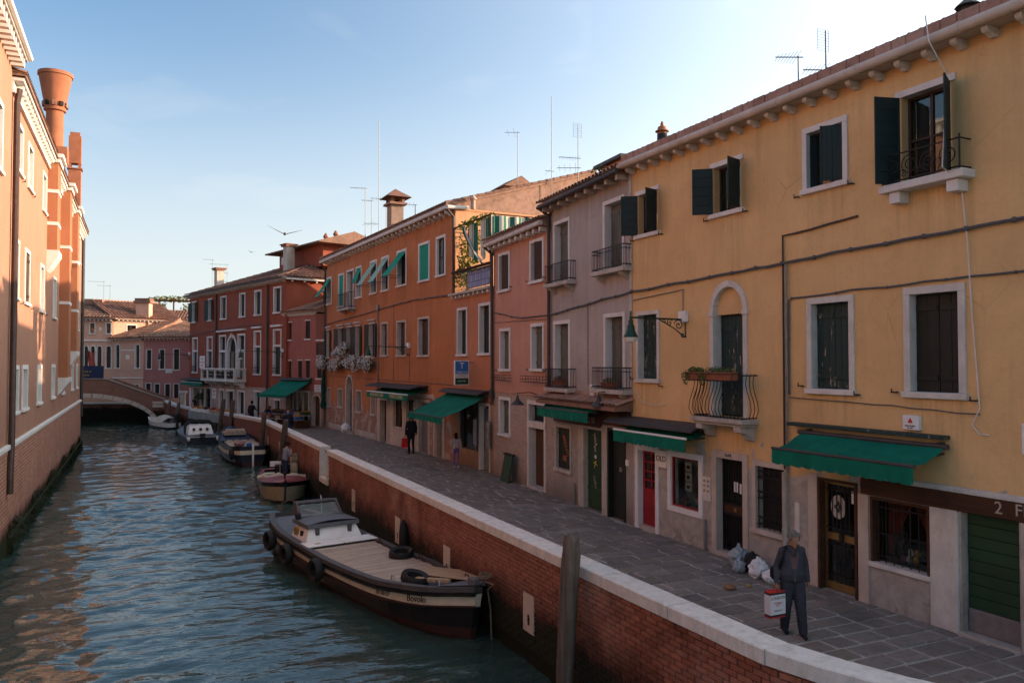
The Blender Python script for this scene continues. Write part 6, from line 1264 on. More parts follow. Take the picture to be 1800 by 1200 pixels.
for i in range(0, N, 2):
    a, b = bx[i], bx[i + 2]; m_ = MB(); m_.prism([(a + .01, top(a)), (b - .01, top(b)), (b - .01, top(b) + .1), (a + .01, top(a) + .1)], 'y', -.36, .05); H.part(m_, 'coping_stone', M['coping'])
K = 22
for k in range(K):   # rim stones of the arch
    t0, t1 = math.pi * k / K + .006, math.pi * (k + 1) / K - .006; P = lambda t, e: (mid - (half + e) * math.cos(t), -1.3 + (2.55 + e) * math.sin(t)); H.part(MB().prism([P(t0, -.02), P(t1, -.02), P(t1, .34), P(t0, .34)], 'y', -.1, .06), 'rim_stone', M['stone_pink'])
ab_ = MB(); ab_.box(-.6, .0, -3.2, .2, -2.4, 1.0); H.part(ab_, 'abutment', M['bridge_brick'])
for z0_ in (.35, .62): H.part(MB().bbox(-.1, .9, -.02, .1, z0_, z0_ + .22, .01), 'quoin_stone', M['stone_pink'])
FQ = House('far_quay_wall', 'brick quay wall seen through the arch of the bridge', (3.2, 79.0), (-14.0, 86.5), 'wall'); FQ.part(MB().box(0, FQ.L, -.5, 0, -2.6, .4), 'brick_face', M['bridge_brick']); [FQ.part(MB().bbox(2.3 * i + .01, 2.3 * i + 2.29, -.5, .06, .403, .55, .01), 'cap_stone', M['stone']) for i in range(8)]
FQ.part(MB().box(-3, FQ.L, -30, -.5, -.5, -.3), 'far_pavement', M['joint'])
bn = empty('flag_banner', (-6.0, 78.0, 2.4), label='blue banner with gold lettering on the bridge rail', cat='banner'); MB().sheet(lambda u, v: (3.2 * u, .04 * math.sin(u * 14), 1.5 * v), 16, 2).build('cloth', simple('blue_cloth_b', (.01, .022, .07), .8), bn)
inst(text_mesh('COMUNE DI', .2, M['mask_a']), 'lettering', bn, (1.7, -.06, 1.0), (R_(90), 0, 0)); inst(text_mesh('VENEZIA', .2, M['mask_a']), 'lettering', bn, (1.7, -.06, .7), (R_(90), 0, 0)); MB().tube([(0, .05, -1), (0, .05, 1.6)], .04, 6).build('pole', M['iron'], bn)
fg = empty('flag', (-3.3, 78.3, 2.6), label='faded red flag hanging beside the blue banner', cat='flag'); MB().tube([(0, 0, -.6), (-.9, .0, 3.1)], .035, 6).build('pole', M['iron'], fg); MB().sheet(lambda u, v: (-.85 + .55 * u + .25 * v, .06 * math.sin(u * 9 + v * 3), 2.7 - 2.0 * v - .3 * u), 8, 8).build('cloth', simple('red_flag', (.3, .06, .05), .8), fg)

# ------------------------------------------------------------------ left-hand palazzo (brick base, peach walls, chimneys on projecting breasts)
LH = H = House('peach_palazzo', 'tall peach palazzo with brick base lining the left side of the canal', (-3.4, 57.6), (-3.4, 26.62), cat='palazzo')
LX = lambda y: 57.6 - y
for rows in (((28.4, 31.0, 35.4), 9.95, 11.5), ((27.9, 30.6, 35.0, 40.0, 45.6), 6.08, 7.93)):
    for y in rows[0]: w, op = H.frame(LX(y) - .66, LX(y) + .66, rows[1], rows[2], .12, 'stone_pale', rec=.3); (H.shut(w, op, 'brown_shutter', .0) if (y == 30.6) else (H.dark(w, op, -.26, 'zinc'), H.swing(op[0] + .02, 1, op[2], op[3], .45, 8, 'grey_green', w, y=-.12)))
for y in (28.2, 30.4, 34.6, 39.9, 45.0, 50.9, 54.6):
    w, op = H.frame(LX(y) - .7, LX(y) + .7, 2.62, 4.12, .14, 'stone_pale', rec=.3, name='barred_window'); H.dark(w, op, -.26, 'room'); g_ = MB(); [g_.tube([(op[0] + (op[1] - op[0]) * i / 5, -.1, op[2]), (op[0] + (op[1] - op[0]) * i / 5, -.1, op[3])], .016, 4) for i in range(1, 5)]; [g_.tube([(op[0], -.1, z), (op[1], -.1, z)], .014, 4) for z in (3.0, 3.4, 3.8)]; H.part(g_, 'grille', M['iron'], w)
for y, z0_, z1_ in ((55.2, 10.2, 11.9), (54.8, 6.1, 8.0), (52.9, 6.1, 8.0)): w, op = H.frame(LX(y) - .6, LX(y) + .6, z0_, z1_, .12, 'stone_pale', rec=.3); H.dark(w, op, -.26)
H.wall(M['left'], 0, H.L, 1.8, 12.05, 9.0, back=True)
bb = MB(); bb.box(-.02, H.L, -9, .06, -2.6, 1.72); H.part(bb, 'brick_base', M['left_brick']); H.part(MB().bbox(-.06, H.L, -.02, .12, 1.725, 1.86, .015), 'stone_band', M['stone_pale'])
H.part(MB().box(-.02, H.L, .06, .16, -2.6, -.75), 'foundation_ledge', M['left_brick'])
M['weed'] = leafmat('water_weed', [(.012, .02, .004), (.03, .045, .008), (.05, .06, .012)], .1)
wd_ = MB(); rg_ = random.Random(3)
for i in range(5200):
    x = rg_.random() * H.L; z = -1.25 + .75 * rg_.random() ** 1.6 + .2 * math.sin(x * 1.1); s_ = rg_.uniform(.05, .13); y = .165 if z < -.75 else .07
    wd_.add([(x, y, z), (x + s_, y + .03 * rg_.random(), z), (x + s_ * .6, y + .05 + .05 * rg_.random(), z - s_)], [(0, 1, 2)])
H.part(wd_, 'weed_fringe', M['weed'], kind='stuff')
cn = MB(); cn.bbox(-.2, H.L, -.1, .1, 11.95, 12.05, .01); cn.bbox(-.25, H.L, -.1, .3, 12.3, 12.4, .015); cn.bbox(-.25, H.L, -.1, .34, 12.405, 12.47, .01); cn.box(-.15, H.L, -.1, .05, 12.05, 12.3); H.part(cn, 'cornice', M['stone_pale'])
H.corbels([.1 + .46 * i for i in range(67)], 12.08, 12.295, .24, .2, 'stone_pale', True)
H.roof(-.3, H.L, .36, 12.52, -7, 14.6)
for y0, y1, pr_, z0_ in ((36.6, 37.9, .36, 8.3), (42.3, 43.6, .4, 3.1), (48.4, 49.8, .34, 4.4)):
    b_ = MB(); b_.box(LX(y1), LX(y0), -.05, pr_, z0_ + .4, 12.48); p_ = H.part(b_, 'chimney_breast', M['left_dark']); m_ = MB(); m_.prism([(-.02, z0_ - .45), (.12, z0_ - .3), (pr_ + .06, z0_ + .2), (pr_ + .06, z0_ + .398), (-.02, z0_ + .398)], 'x', LX(y1) - .05, LX(y0) + .05); H.part(m_, 'bracket', M['stone_pale'], p_)
    for zz in ((11.0, 9.7) if z0_ > 8 else (9.5, 6.9)): H.part(MB().box(LX(y1) - .02, LX(y0) + .02, -.02, pr_ + .02, zz, zz + .14), 'stone_band', M['stone_pale'], p_)
    H.part(MB().bbox(LX(y1) - .2, LX(y0) + .2, -.1, pr_ + .2, 12.4, 12.56, .02), 'cornice_return', M['stone_pale'], p_); H.part(MB().bbox(LX(y1) - .08, LX(y0) + .08, -.1, pr_ + .08, 12.22, 12.395, .02), 'cornice_bed', M['stone_pale'], p_)
M['chim'] = simple('terracotta_render_chimney', (.33, .12, .062), .9, var=.2, scale=2)
c_ = MB(); cx, cy = LX(37.9), .1
c_.box(cx - .5, cx + .5, cy - .45, cy + .5, 12.5, 13.1); c_.lathe([(.33, 13.0), (.33, 14.62), (.42, 14.66), (.42, 14.76)], (cx, cy, 0), 16); c_.lathe([(.4, 14.76), (.42, 15.0), (.62, 16.1), (.66, 16.1), (.66, 16.24), (.58, 16.25)], (cx, cy, 0), 16); ck = H.part(c_, 'bell_chimney', M['chim'], None, True)
d_ = MB(); [d_.box(-.05, .05, -.06, .06, 0, .16) for _ in range(0)]
for k in range(10): a_ = k * .628; q = MB(); q.T = Matrix.Translation((cx + .43 * math.cos(a_), cy + .43 * math.sin(a_), 14.82)) @ Matrix.Rotation(a_, 4, 'Z'); q.box(-.05, .05, -.07, .07, 0, .18); H.part(q, 'chimney_vent', M['dark'] if k % 2 else M['tile'], ck)
c_ = MB(); cx, cy = LX(49.3), .1; c_.box(cx - .3, cx + .3, cy - .3, cy + .3, 12.5, 14.75); c_.box(cx - .3, cx + .3, cy - .3, cy + .3, 15.02, 16.5); c_.box(cx - .24, cx + .24, cy - .24, cy + .24, 16.5, 16.72); [c_.box(cx + sx * .3 - .06, cx + sx * .3 + .06, cy + sy * .3 - .06, cy + sy * .3 + .06, 14.75, 15.02) for sx in (-.75, .75) for sy in (-.75, .75)]; c_.box(cx - .37, cx + .37, cy - .37, cy + .37, 14.7, 14.76); ck = H.part(c_, 'square_chimney', M['chim'])
pp = MB(); pp.tube([(LX(26.75), .18, 12.1), (LX(26.75), .12, 11.7), (LX(26.75), .12, 1.9), (LX(26.75) + .3, .14, 1.5), (LX(26.75) + .35, .14, .5)], .085, 8); H.part(pp, 'downpipe', M['brown_pipe'], None, True)
pp = MB(); pp.tube([(.12, .1, 12.1), (.12, .1, .8)], .09, 8); H.part(pp, 'downpipe', M['lead'], None, True)
H.hooks([(LX(y) - .8, z) for y in (28.4, 31, 35.4) for z in (9.9, 6.05)])
LN = H = House('peach_palazzo_wing', 'taller peach wing at the extreme left edge with overhanging white eave', (-3.4, 26.6), (-3.4, 6), cat='palazzo')
for y in (24.3, 20.5): w, op = H.frame(26.6 - y - .7, 26.6 - y + .7, 9.2, 11.1, .14, 'stone_pale', rec=.3); H.dark(w, op); 
H.wall(M['left'], 0, 20.6, 1.8, 12.9, 9.0, back=True); H.part(MB().box(0, 20.6, -9, .06, -2.6, 1.72), 'brick_base', M['left_brick']); H.part(MB().bbox(.01, 20.6, -.02, .12, 1.725, 1.86, .015), 'stone_band', M['stone_pale'])
H.corbels([.15 + .42 * i for i in range(40)], 12.66, 12.9, .32, .18, 'stone_pale', False); H.part(MB().bbox(-.15, 20.6, -.1, .38, 12.905, 13.0, .012), 'eave_board', M['stone_pale']); gu = MB().tube([(-.15, .42, 13.03), (20.6, .42, 13.03)], .09, 8); H.part(gu, 'gutter', M['stone_pale'], None, True); H.roof(-.1, 20.6, .38, 13.12, -7, 15.0, tiles=False)
# more of the town behind: closes the skyline on the far left and lets no light under the roofs
TW = H = House('canal_side_house', 'house on the left bank beyond the peach palazzo', (-12.5, 80), (-12.5, 61)); H.wall(M['salmon'], 0, H.L, -2, 8, 8); H.roof(0, H.L, .4, 8.2, -4, 9.8, tiles=False)
# ------------------------------------------------------------------ aerials and a conifer on the skyline
def aerial(P, h, label, yag=((.9, .8, 0, 7),), grid=False, r=.018):
    e = empty('aerial', P, label=label, cat='aerial'); m_ = MB().tube([(0, 0, -.8), (0, 0, h)], r, 6); m_.build('mast', M['mast'], e)
    for (zf, L, az, k) in yag:
        q = MB(); a = R_(az); dx, dy = math.cos(a), math.sin(a); z = h * zf; q.tube([(-dx * .1, -dy * .1, z), (dx * L, dy * L, z + .02)], .012, 5)
        for i in range(k): t = L * (i + .5) / k; w2 = (.16 + .2 * (1 - i / k)) * (1 if k > 4 else 2.2); q.tube([(dx * t - dy * w2, dy * t + dx * w2, z), (dx * t + dy * w2, dy * t - dx * w2, z)], .005, 4)
        q.build('boom', M['mast'], e)
    if grid:
        g = MB(); gw = grid; gh = gw * 2.9; [g.tube([(sx * gw, .06, h + .04 - gh), (sx * gw, .06, h + .04)], .005, 4) for sx in (-1, 1)]; [g.tube([(-gw, .06, h + .04 - gh * j / 8), (gw, .06, h + .04 - gh * j / 8)], .003, 4) for j in range(9)]; g.build('grid', M['mast'], e); g.v
    return e
def px_dir(px): a = math.atan((px - 900) / 1400) + R_(25.07); return Vector((math.sin(a), math.cos(a), 0))
for px, d, z, h, lb, yg, gr in ((1408, 17, 9.5, .9, 'small aerial on the yellow roof, left of the grid aerial', ((.97, .45, 150, 7),), 0), (1457, 16, 9.2, 1.25, 'grid aerial on the yellow roof', ((.4, .42, 150, 6),), .14), (1017, 30, 10.6, 2.6, 'tall grid aerial rising behind the grey house', ((.5, .75, 165, 7), (.36, .8, 150, 4)), .18), (970, 36, 12.4, 3.9, 'very tall thin whip aerial above the orange roof', ((.12, .3, 165, 1),), 0), (910, 37, 12.2, 2.8, 'aerial with one long boom above the orange gable', ((.98, .6, 150, 2),), 0), (665, 47, 11.4, 7.0, 'very tall whip aerial beside the orange house chimney', (), 0), (641, 47, 11.4, 3.0, 'aerial with slanting booms left of the chimney', ((.98, .9, 165, 6), (.3, .8, 10, 3)), 0), (678, 46, 11.2, 2.4, 'aerial with long boom right of the chimney', ((.98, .9, 165, 4),), 0), (729, 42, 11.2, 1.3, 'short aerial on the orange roof', ((.98, .6, 165, 3),), 0), (652, 48, 11.4, 2.5, 'plain short mast by the chimney', ((.97, .6, 165, 5),), 0), (372, 82, 11.2, 3.0, 'left-hand aerial on the red palazzo roof', ((.97, .9, 170, 5),), 0), (398, 80, 11.4, 2.1, 'aerial with stacked booms on the red palazzo roof', ((.98, 1.6, 170, 4), (.6, 1.2, 170, 4), (.2, 1.2, 170, 3)), 0), (181, 90, 9.4, 3.0, 'tall aerial on the salmon palazzo roof', ((.97, 1.5, 170, 5),), 0), (192, 91, 9.4, 2.7, 'second aerial on the salmon palazzo roof', ((.97, 1.2, 170, 5), (.4, .8, 10, 3)), 0)):
    p = px_dir(px) * d; aerial((p.x, p.y, z), h, lb, yg, gr, .014 if d < 40 else .02)
M['pine'] = leafmat('conifer_needles', [(.012, .025, .012), (.025, .045, .02), (.04, .06, .025)], .1)
p = px_dir(248) * 125; tr_ = empty('conifer_tree', (p.x, p.y, -.5), label='dark conifer rising behind the tiled roofs beyond the bridge', cat='tree'); MB().tube([(0, 0, 0), (0, 0, 13.5)], [.35, .05], 8).build('trunk', M['beam'], tr_); l_ = MB(); [leaves(l_, (0, 0, 6.5 + .55 * i), (2.4 - .17 * i, 2.4 - .17 * i, .5), 150, .5, seed=i) for i in range(13)]; l_.build('crown', M['pine'], tr_)
p = px_dir(305) * 100; pg2 = empty('roof_pergola', (p.x, p.y, 8.4), label='planted roof pergola left of the red palazzo', cat='pergola'); g_ = MB(); [g_.tube([(x, y, 0), (x, y, 3.0)], .05, 5) for x in (-2.6, 0, 2.8) for y in (0, 2)]; [g_.tube([(-2.8, y, 3.0), (3.0, y, 3.0)], .05, 5) for y in (0, .7, 1.4, 2)]; [g_.tube([(x, -.2, 3.1), (x, 2.2, 3.1)], .04, 5) for x in (-2.6, -1.8, -1, -.2, .6, 1.4, 2.2, 2.9)]; g_.build('frame', M['beam'], pg2); l_ = MB(); leaves(l_, (2.0, 1, 1.6), (1.4, 1, 1.4), 420, .28, seed=9); leaves(l_, (0, 1, 3.2), (2.9, 1.1, .35), 420, .24, seed=10); leaves(l_, (-1.5, 1, 2), (1.0, .8, 1.1), 240, .25, seed=11); l_.build('foliage', M['ivy'], pg2, kind='stuff')
# ------------------------------------------------------------------ boats
M['hull_black'] = simple('black_hull', (.012, .012, .014), .35, 0, .3, 3, .1); M['hull_navy'] = simple('navy_hull', (.012, .018, .035), .35, 0, .3, 3, .1)
M['antifoul'] = simple('antifouling_red', (.045, .014, .012), .7, 0, .35, 4); M['cream'] = simple('cream_strake', (.66, .58, .45), .5, 0, .18, 3, .1)
M['deck_grey'] = simple('grey_deck_paint', (.115, .125, .14), .5, 0, .2, 4, .1); M['rub_grey'] = simple('worn_grey_rail', (.075, .07, .072), .6, 0, .3, 6)
M['boat_white'] = simple('boat_white', (.74, .74, .72), .45, 0, .12, 3, .08); M['deck_red'] = simple('red_deck', (.2, .032, .035), .45, 0, .2, 4, .08); M['canvas'] = cloth('cream_canvas', (.55, .5, .4)); M['hull_cream'] = simple('olive_cream_hull', (.32, .28, .18), .5, 0, .2, 4, .08)
M['plank'] = wood('deck_plank', (.32, .255, .2), (.56, .47, .385), axis='y', grain=22); M['ply'] = wood('plywood', (.4, .29, .18), (.5, .38, .25), axis='x', grain=9); M['pole'] = wood('pole_wood', (.06, .046, .037), (.19, .15, .122), axis='z', grain=14)
M['rope'] = simple('rope', (.2, .15, .1), .9, 0, .3, 30)
def lerp(T, x):
    for (a, b), (c, d) in zip(T, T[1:]):
        if x <= c: t = 0 if c == a else max(0, (x - a) / (c - a)); t = t * t * (3 - 2 * t) if False else t; return b + (d - b) * t
    return T[-1][1]
def smooth_tab(T):
    def f(x):
        n_ = 5; w = .35; return sum(lerp(T, x + w * (i / (n_ - 1) - .5)) for i in range(n_)) / n_
    return f
class Boat:
    """local frame: x stern to bow, y to port, z up from the water"""
    def __init__(s, name, label, stern, bow, beam, sheer, L, strakes, mats, draft=-.35, flare=.8, nst=28, bowrake=.35):
        d = Vector(bow) - Vector(stern); s.L = L; s.rz = math.atan2(d.y, d.x); s.root = empty(name, (stern[0], stern[1], -1.2), s.rz, label, 'boat')
        s.b = beam = smooth_tab(beam); s.s = sheer = smooth_tab(sheer)
        mb = MB(); rows = [(draft, .02, 'k')] + strakes   # (z fraction, width fraction)
        xs = [L * (i / nst) for i in range(nst + 1)]
        def pt(x, fz, fw, sgn):
            top = sheer(x); z = draft + (top - draft) * fz; rk = bowrake * (1 - fz) * max(0, (x - L * .82) / (L * .18)) ** 1.5
            return (x - rk, sgn * max(.012, beam(x)) * fw, z)
        s.pt = pt
        for sg in (-1, 1):
            for k in range(len(strakes) - 1):
                mb.cm = strakes[k][2]
                for a, b in zip(xs, xs[1:]): mb.quad(pt(a, strakes[k][0], strakes[k][1], sg), pt(b, strakes[k][0], strakes[k][1], sg), pt(b, strakes[k + 1][0], strakes[k + 1][1], sg), pt(a, strakes[k + 1][0], strakes[k + 1][1], sg))
        for k in range(len(strakes) - 1):   # transom and stem
            mb.cm = strakes[k][2]
            for x in (0, L): mb.quad(pt(x, strakes[k][0], strakes[k][1], -1), pt(x, strakes[k][0], strakes[k][1], 1), pt(x, strakes[k + 1][0], strakes[k + 1][1], 1), pt(x, strakes[k + 1][0], strakes[k + 1][1], -1))
        s.hull = mb.build('hull', mats, s.root, True); s.xs = xs
    def rail(s, mat, w=.09, h=.07, dz=0.0, out=.03, x0=0, x1=None, name='rub_rail'):
        xs = [x for x in s.xs if x0 <= x <= (x1 or s.L)]
        for sg in (-1, 1):
            m_ = MB(); pr = []
            for x in xs:
                y = max(.02, s.b(x)); z = s.s(x) + dz; pr.append([(x, sg * (y + out), z), (x, sg * max(.005, y - w + out), z), (x, sg * max(.005, y - w + out), z - h), (x, sg * (y + out), z - h)])
            for a, b in zip(pr, pr[1:]):
                m_.add(a + b, [(i, (i + 1) % 4, 4 + (i + 1) % 4, 4 + i) for i in range(4)])
            m_.build(name, mat, s.root)
    def deck(s, mat, x0, x1, dz=-.06, name='deck', camber=.03, inset=.03):
        m_ = MB(); xs = [x0] + [x for x in s.xs if x0 < x < x1] + [x1]
        def f(u, v): i = u * (len(xs) - 1); k = min(int(i), len(xs) - 2); x = xs[k] + (xs[k + 1] - xs[k]) * (i - k); b = max(.01, s.b(x) - inset); return (x, b * (2 * v - 1), s.s(x) + dz + camber * (1 - (2 * v - 1) ** 2))
        m_.sheet(f, len(xs) - 1, 6); return m_.build(name, mat, s.root, True)
def tyre(parent, loc, rot, r=.3, w=.1, mat='rubber', name='tyre', label=None, cat=None):
    m_ = MB(); n_ = 22
    prof = [(r - .12, -w * .6), (r - .03, -w), (r, -w * .5), (r, w * .5), (r - .03, w), (r - .12, w * .6), (r - .1, 0)]
    for i in range(n_):
        for p in prof: a = 2 * math.pi * i / n_; m_.v.append((p[0] * math.cos(a), p[0] * math.sin(a), p[1]))
    k = len(prof)
    for i in range(n_):
        for j in range(k): m_.f.append([i * k + j, ((i + 1) % n_) * k + j, ((i + 1) % n_) * k + (j + 1) % k, i * k + (j + 1) % k]); m_.m.append(0)
    o = m_.build(name, M[mat], parent, True, label, cat); o.location = loc; o.rotation_euler = rot; return o
# barge in the foreground
B1 = Boat('cargo_barge', 'big black and cream cargo barge with plank deck, nearest boat', (4.1, 24.4), (6.0, 14.25), [(0, .5), (.6, .78), (1.8, .94), (4, .98), (6.5, .97), (8, .88), (9.1, .66), (9.7, .42), (10.1, .18), (10.3, .03)], [(0, .98), (2, .8), (5, .7), (7.5, .76), (9.2, .92), (10.3, 1.08)], 10.3,
          [(.0, .15, 0), (.12, .6, 0), (.3, .86, 0), (.42, .93, 1), (.7, 1.0, 1), (.72, 1.01, 2), (.9, 1.03, 2), (.905, 1.0, 3), (1.0, 1.0, 3)], [M['antifoul'], M['hull_black'], M['cream'], M['rub_grey']])
b = B1; b.rail(M['rub_grey'], .17, .1, .02, .06); b.rail(M['hull_black'], .05, .06, -.1, .075, name='rubbing_strake'); b.rail(M['antifoul'], .03, .03, -.34, .05, name='lower_strake')
b.deck(M['deck_grey'], .1, 10.2, -.1, camber=.0, inset=.1)
x = 3.98; k = 0
while x < 8.1:
    w_ = random.uniform(.12, .155); bw = b.b(x) - .13 - random.uniform(0, .05); m_ = MB(); z = b.s(x) - .02 + random.uniform(-.004, .004); m_.bbox(x + .007, x + w_ - .007, -bw, bw, z - .03, z, .005); o = m_.build('deck_plank', M['plank'], b.root); x += w_
for y0, y1 in ((-.96, .0), (.02, .94)): MB().bbox(3.4, 3.95, y0, y1, .755, .785, .006).build('hatch_board', M['boat_white'], b.root)
MB().bbox(3.7, 3.78, -.7, -.55, .786, .793, .002).build('hatch_handle', M['plank'], b.root)
SX = 1.35
cb = MB(); v0 = [(.75 + SX, -.74), (2.05 + SX, -.8), (2.05 + SX, .8), (.75 + SX, .74)]; v1 = [(.95 + SX, -.62), (1.85 + SX, -.66), (1.85 + SX, .66), (.95 + SX, .62)]   # low cabin with sloping sides
cb.add([(p[0], p[1], .66) for p in v0] + [(p[0], p[1], 1.08) for p in v1], [(0, 1, 5, 4), (1, 2, 6, 5), (2, 3, 7, 6), (3, 0, 4, 7), (4, 5, 6, 7)]); cab = cb.build('cabin', M['boat_white'], b.root)
ct = MB(); ct.sheet(lambda u, v: (.85 + SX + 1.1 * u, -.72 + 1.44 * v, 1.19 + .07 * math.sin(math.pi * v)), 4, 10); ct.bbox(.85 + SX, 1.95 + SX, -.72, .72, 1.08, 1.19, .012); ct.build('cabin_roof', M['deck_grey'], b.root)
for y in (-.45, .45): MB().bbox(1.9 + SX, 1.96 + SX, y - .05, y + .05, .9, 1.1, .004).build('cabin_strap', M['rub_grey'], cab)
for (x, z, w_, h_, m_) in ((1.1, 1.02, .14, .1, 'mask_a'), (1.5, .95, .09, .14, 'iron')): MB().bbox(x + SX - w_, x + SX + w_, -.72, -.68, z - .12 - h_, z - .12 + h_, .004).build('side_port', M[m_], cab)
ws_ = MB(); zo = -.12   # windscreen frame leaning aft
q_ = lambda x, y, z: (x + SX, y, z + zo)
for sy in (-1, 1): ws_.tube([q_(1.05, sy * .6, 1.33), q_(.72, sy * .56, 1.68)], .042, 6); ws_.add([q_(.72, sy * .59, 1.68), q_(.35, sy * .52, 1.66), q_(.4, sy * .56, 1.34), q_(1.05, sy * .62, 1.34)], [(0, 1, 2, 3)])
ws_.tube([q_(.72, -.6, 1.68), q_(.72, .6, 1.68)], .048, 6); ws_.tube([q_(1.05, -.64, 1.34), q_(1.05, .64, 1.34)], .042, 6); ws_.add([q_(.72, -.6, 1.7), q_(.72, .6, 1.7), q_(.38, .54, 1.68), q_(.38, -.54, 1.68)], [(0, 1, 2, 3)])
wsc = ws_.build('windscreen', M['rub_grey'], b.root); MB().add([q_(1.04, -.58, 1.36), q_(1.04, .58, 1.36), q_(.73, .54, 1.66), q_(.73, -.54, 1.66)], [(0, 1, 2, 3)]).build('pane', M['glass'], wsc)
MB().lathe([(.08, 0), (.08, .12), (.03, .16)], (1.1 + SX, -.66, 1.22), 10).build('horn', M['rubber'], b.root)
for (x, z, ry) in ((1.35, .5, .1), (2.85, .42, .0), (4.9, .45, -.15)): tyre(b.root, (x, -b.b(x) - .17, z), (R_(90), ry, .06), .27)
tyre(b.root, (5.9, .62, .78), (.1, .1, 0), .3); tyre(b.root, (8.35, -.35, .88), (-.15, .2, 0), .3)
p_ = MB(); p_.bbox(-.95, .95, -.35, .35, -.012, .012, .004); o = p_.build('plywood_sheet', M['ply'], b.root); o.location = (8.5, .4, .9); o.rotation_euler = (.0, -.1, .2); o = MB().bbox(-.45, .45, -.05, .05, -.04, .04, .006).build('timber', M['ply'], b.root); o.location = (8.7, -.12, .88); o.rotation_euler = (0, -.1, .35)
bp_ = MB(); bp_.add([b.pt(9.5, 1, 1, -1), b.pt(9.5, 1, 1, 1), (10.26, .08, 1.08), (10.26, -.08, 1.08)], [(0, 1, 2, 3)]); bp_.v = [(q[0], q[1], q[2] + .04) for q in bp_.v]; bp_.bbox(9.95, 10.2, -.06, .06, 1.06, 1.2, .01); bp_.build('bow_platform', M['deck_grey'], b.root)
for x, y in ((8.0, -.68), (9.3, -.35), (9.2, .4), (6.5, .82), (4.3, .85)): q = MB(); z = b.s(x); q.tube([(x - .08, y, z), (x - .05, y, z + .1), (x + .05, y, z + .1), (x + .08, y, z)], .016, 5); q.build('cleat', M['rust'] if y > 0 else M['steel'], b.root)
MB().tube([(.12, -.3, 1.0), (.05, -.25, 1.25), (-.02, 0, 1.3), (.05, .25, 1.25), (.12, .3, 1.0)], .022, 5).build('stern_rail', M['rust'], b.root)
MB().tube([(1.75, .3, 1.0), (1.6, .34, 1.5), (1.5, .36, 1.62)], .022, 5).build('tiller_post', M['steel'], b.root)
def hull_text(b, t_, x, fz, sz, dy=.025, m_='ink'):
    y = -b.b(x) * 1.025; z = -.35 + (b.s(x) + .35) * fz; dx = .2; sl = math.atan2(-(b.b(x + dx) - b.b(x - dx)) * 1.02, 2 * dx); o = inst(text_mesh(t_, sz, M[m_], depth=.003), 'lettering', b.root, (x, y - dy, z), (R_(84), R_(-6), -sl if False else math.atan2(-(b.b(x + dx) - b.b(x - dx)), 2 * dx))); return o
hull_text(b, 'RV 06127', 8.0, .81, .13); o = hull_text(b, 'Bovolo', 9.05, .815, .19)
mr = empty('mooring_rope', (6.05, 14.2, .0), label='slack brown mooring rope hanging from the barge bow', cat='rope'); MB().tube([(0, 0, 0), (.15, -.1, -.05), (.12, .1, -.2), (.2, .15, -.6), (.25, .2, -1.3)], .018, 5).build('line', M['rope'], mr); MB().tube([(.05 + .12 * math.cos(i * .7), .05 + .12 * math.sin(i * .7), .04 + .004 * i) for i in range(24)], .016, 5).build('coil', M['rope'], mr)
# launch with red foredeck, bow to the camera
B2 = Boat('red_launch', 'cream launch with dark red foredeck and rolled canvas', (6.0, 38.0), (5.05, 31.0), [(0, .85), (2, 1.0), (4, 1.02), (5.4, .85), (6.3, .5), (6.85, .15), (7, .03)], [(0, .55), (3, .56), (5.5, .68), (7, .85)], 7.0, [(.0, .2, 0), (.2, .72, 0), (.4, .88, 1), (.86, 1.0, 1), (.87, 1.01, 2), (1, 1.02, 2)], [M['hull_black'], M['hull_cream'], M['hull_black']])
b = B2; b.rail(M['hull_black'], .06, .07, .02, .03); b.deck(M['deck_red'], 3.9, 6.95, 0.0, 'foredeck', .12); b.deck(M['deck_grey'], .05, 3.9, -.4, 'sole', 0); b.deck(M['deck_red'], .02, .6, -.02, 'aft_deck', .04)
for sg in (-1, 1): sd = MB(); sd.sheet(lambda u, v: (.6 + 3.3 * u, sg * (b.b(.6 + 3.3 * u) - .02 - .16 * v), b.s(.6 + 3.3 * u) + .01), 8, 1); sd.build('side_deck', M['deck_red'], b.root)
cv = MB(); cv.tube([(3.95 + .06 * math.sin(i), -1.0 + 2.0 * i / 10, .66 + .05 * math.sin(i * 1.9) + .04 * math.sin(math.pi * i / 10)) for i in range(11)], [.09 + .03 * math.sin(i * 2.2) for i in range(11)], 8); cv.build('rolled_canvas', M['canvas'], b.root, True)
MB().lathe([(.03, 0), (.03, .2), (.06, .22), (.06, .34), (.0, .36)], (6.3, 0, .83), 8).build('bow_light', M['iron'], b.root); MB().tube([(6.72, 0, -.2), (6.95, 0, .3), (7.02, 0, .9)], .035, 6).build('stem_post', M['hull_black'], b.root)
MB().bbox(.3, .9, -.3, .3, .2, .75, .04).build('engine_box', M['rubber'], b.root); MB().bbox(1.1, 1.5, -.9, -.3, .2, .5, .02).build('locker', M['canvas'], b.root); MB().bbox(2.4, 2.9, -.98, .3, .45, .5, .01).build('thwart', M['hull_black'], b.root)
fr_ = MB(); [fr_.tube([(2.2, y, .2), (2.0, y, .95), (1.7, y, 1.0)], .018, 5) for y in (-.1, .35)]; fr_.tube([(2.0, -.1, .95), (2.0, .35, .95)], .018, 5); fr_.build('folding_frame', M['steel'], b.root)
MB().bbox(-.3, -.05, -.5, .0, .6, .82, .01).build('transom_board', M['boat_white'], b.root)
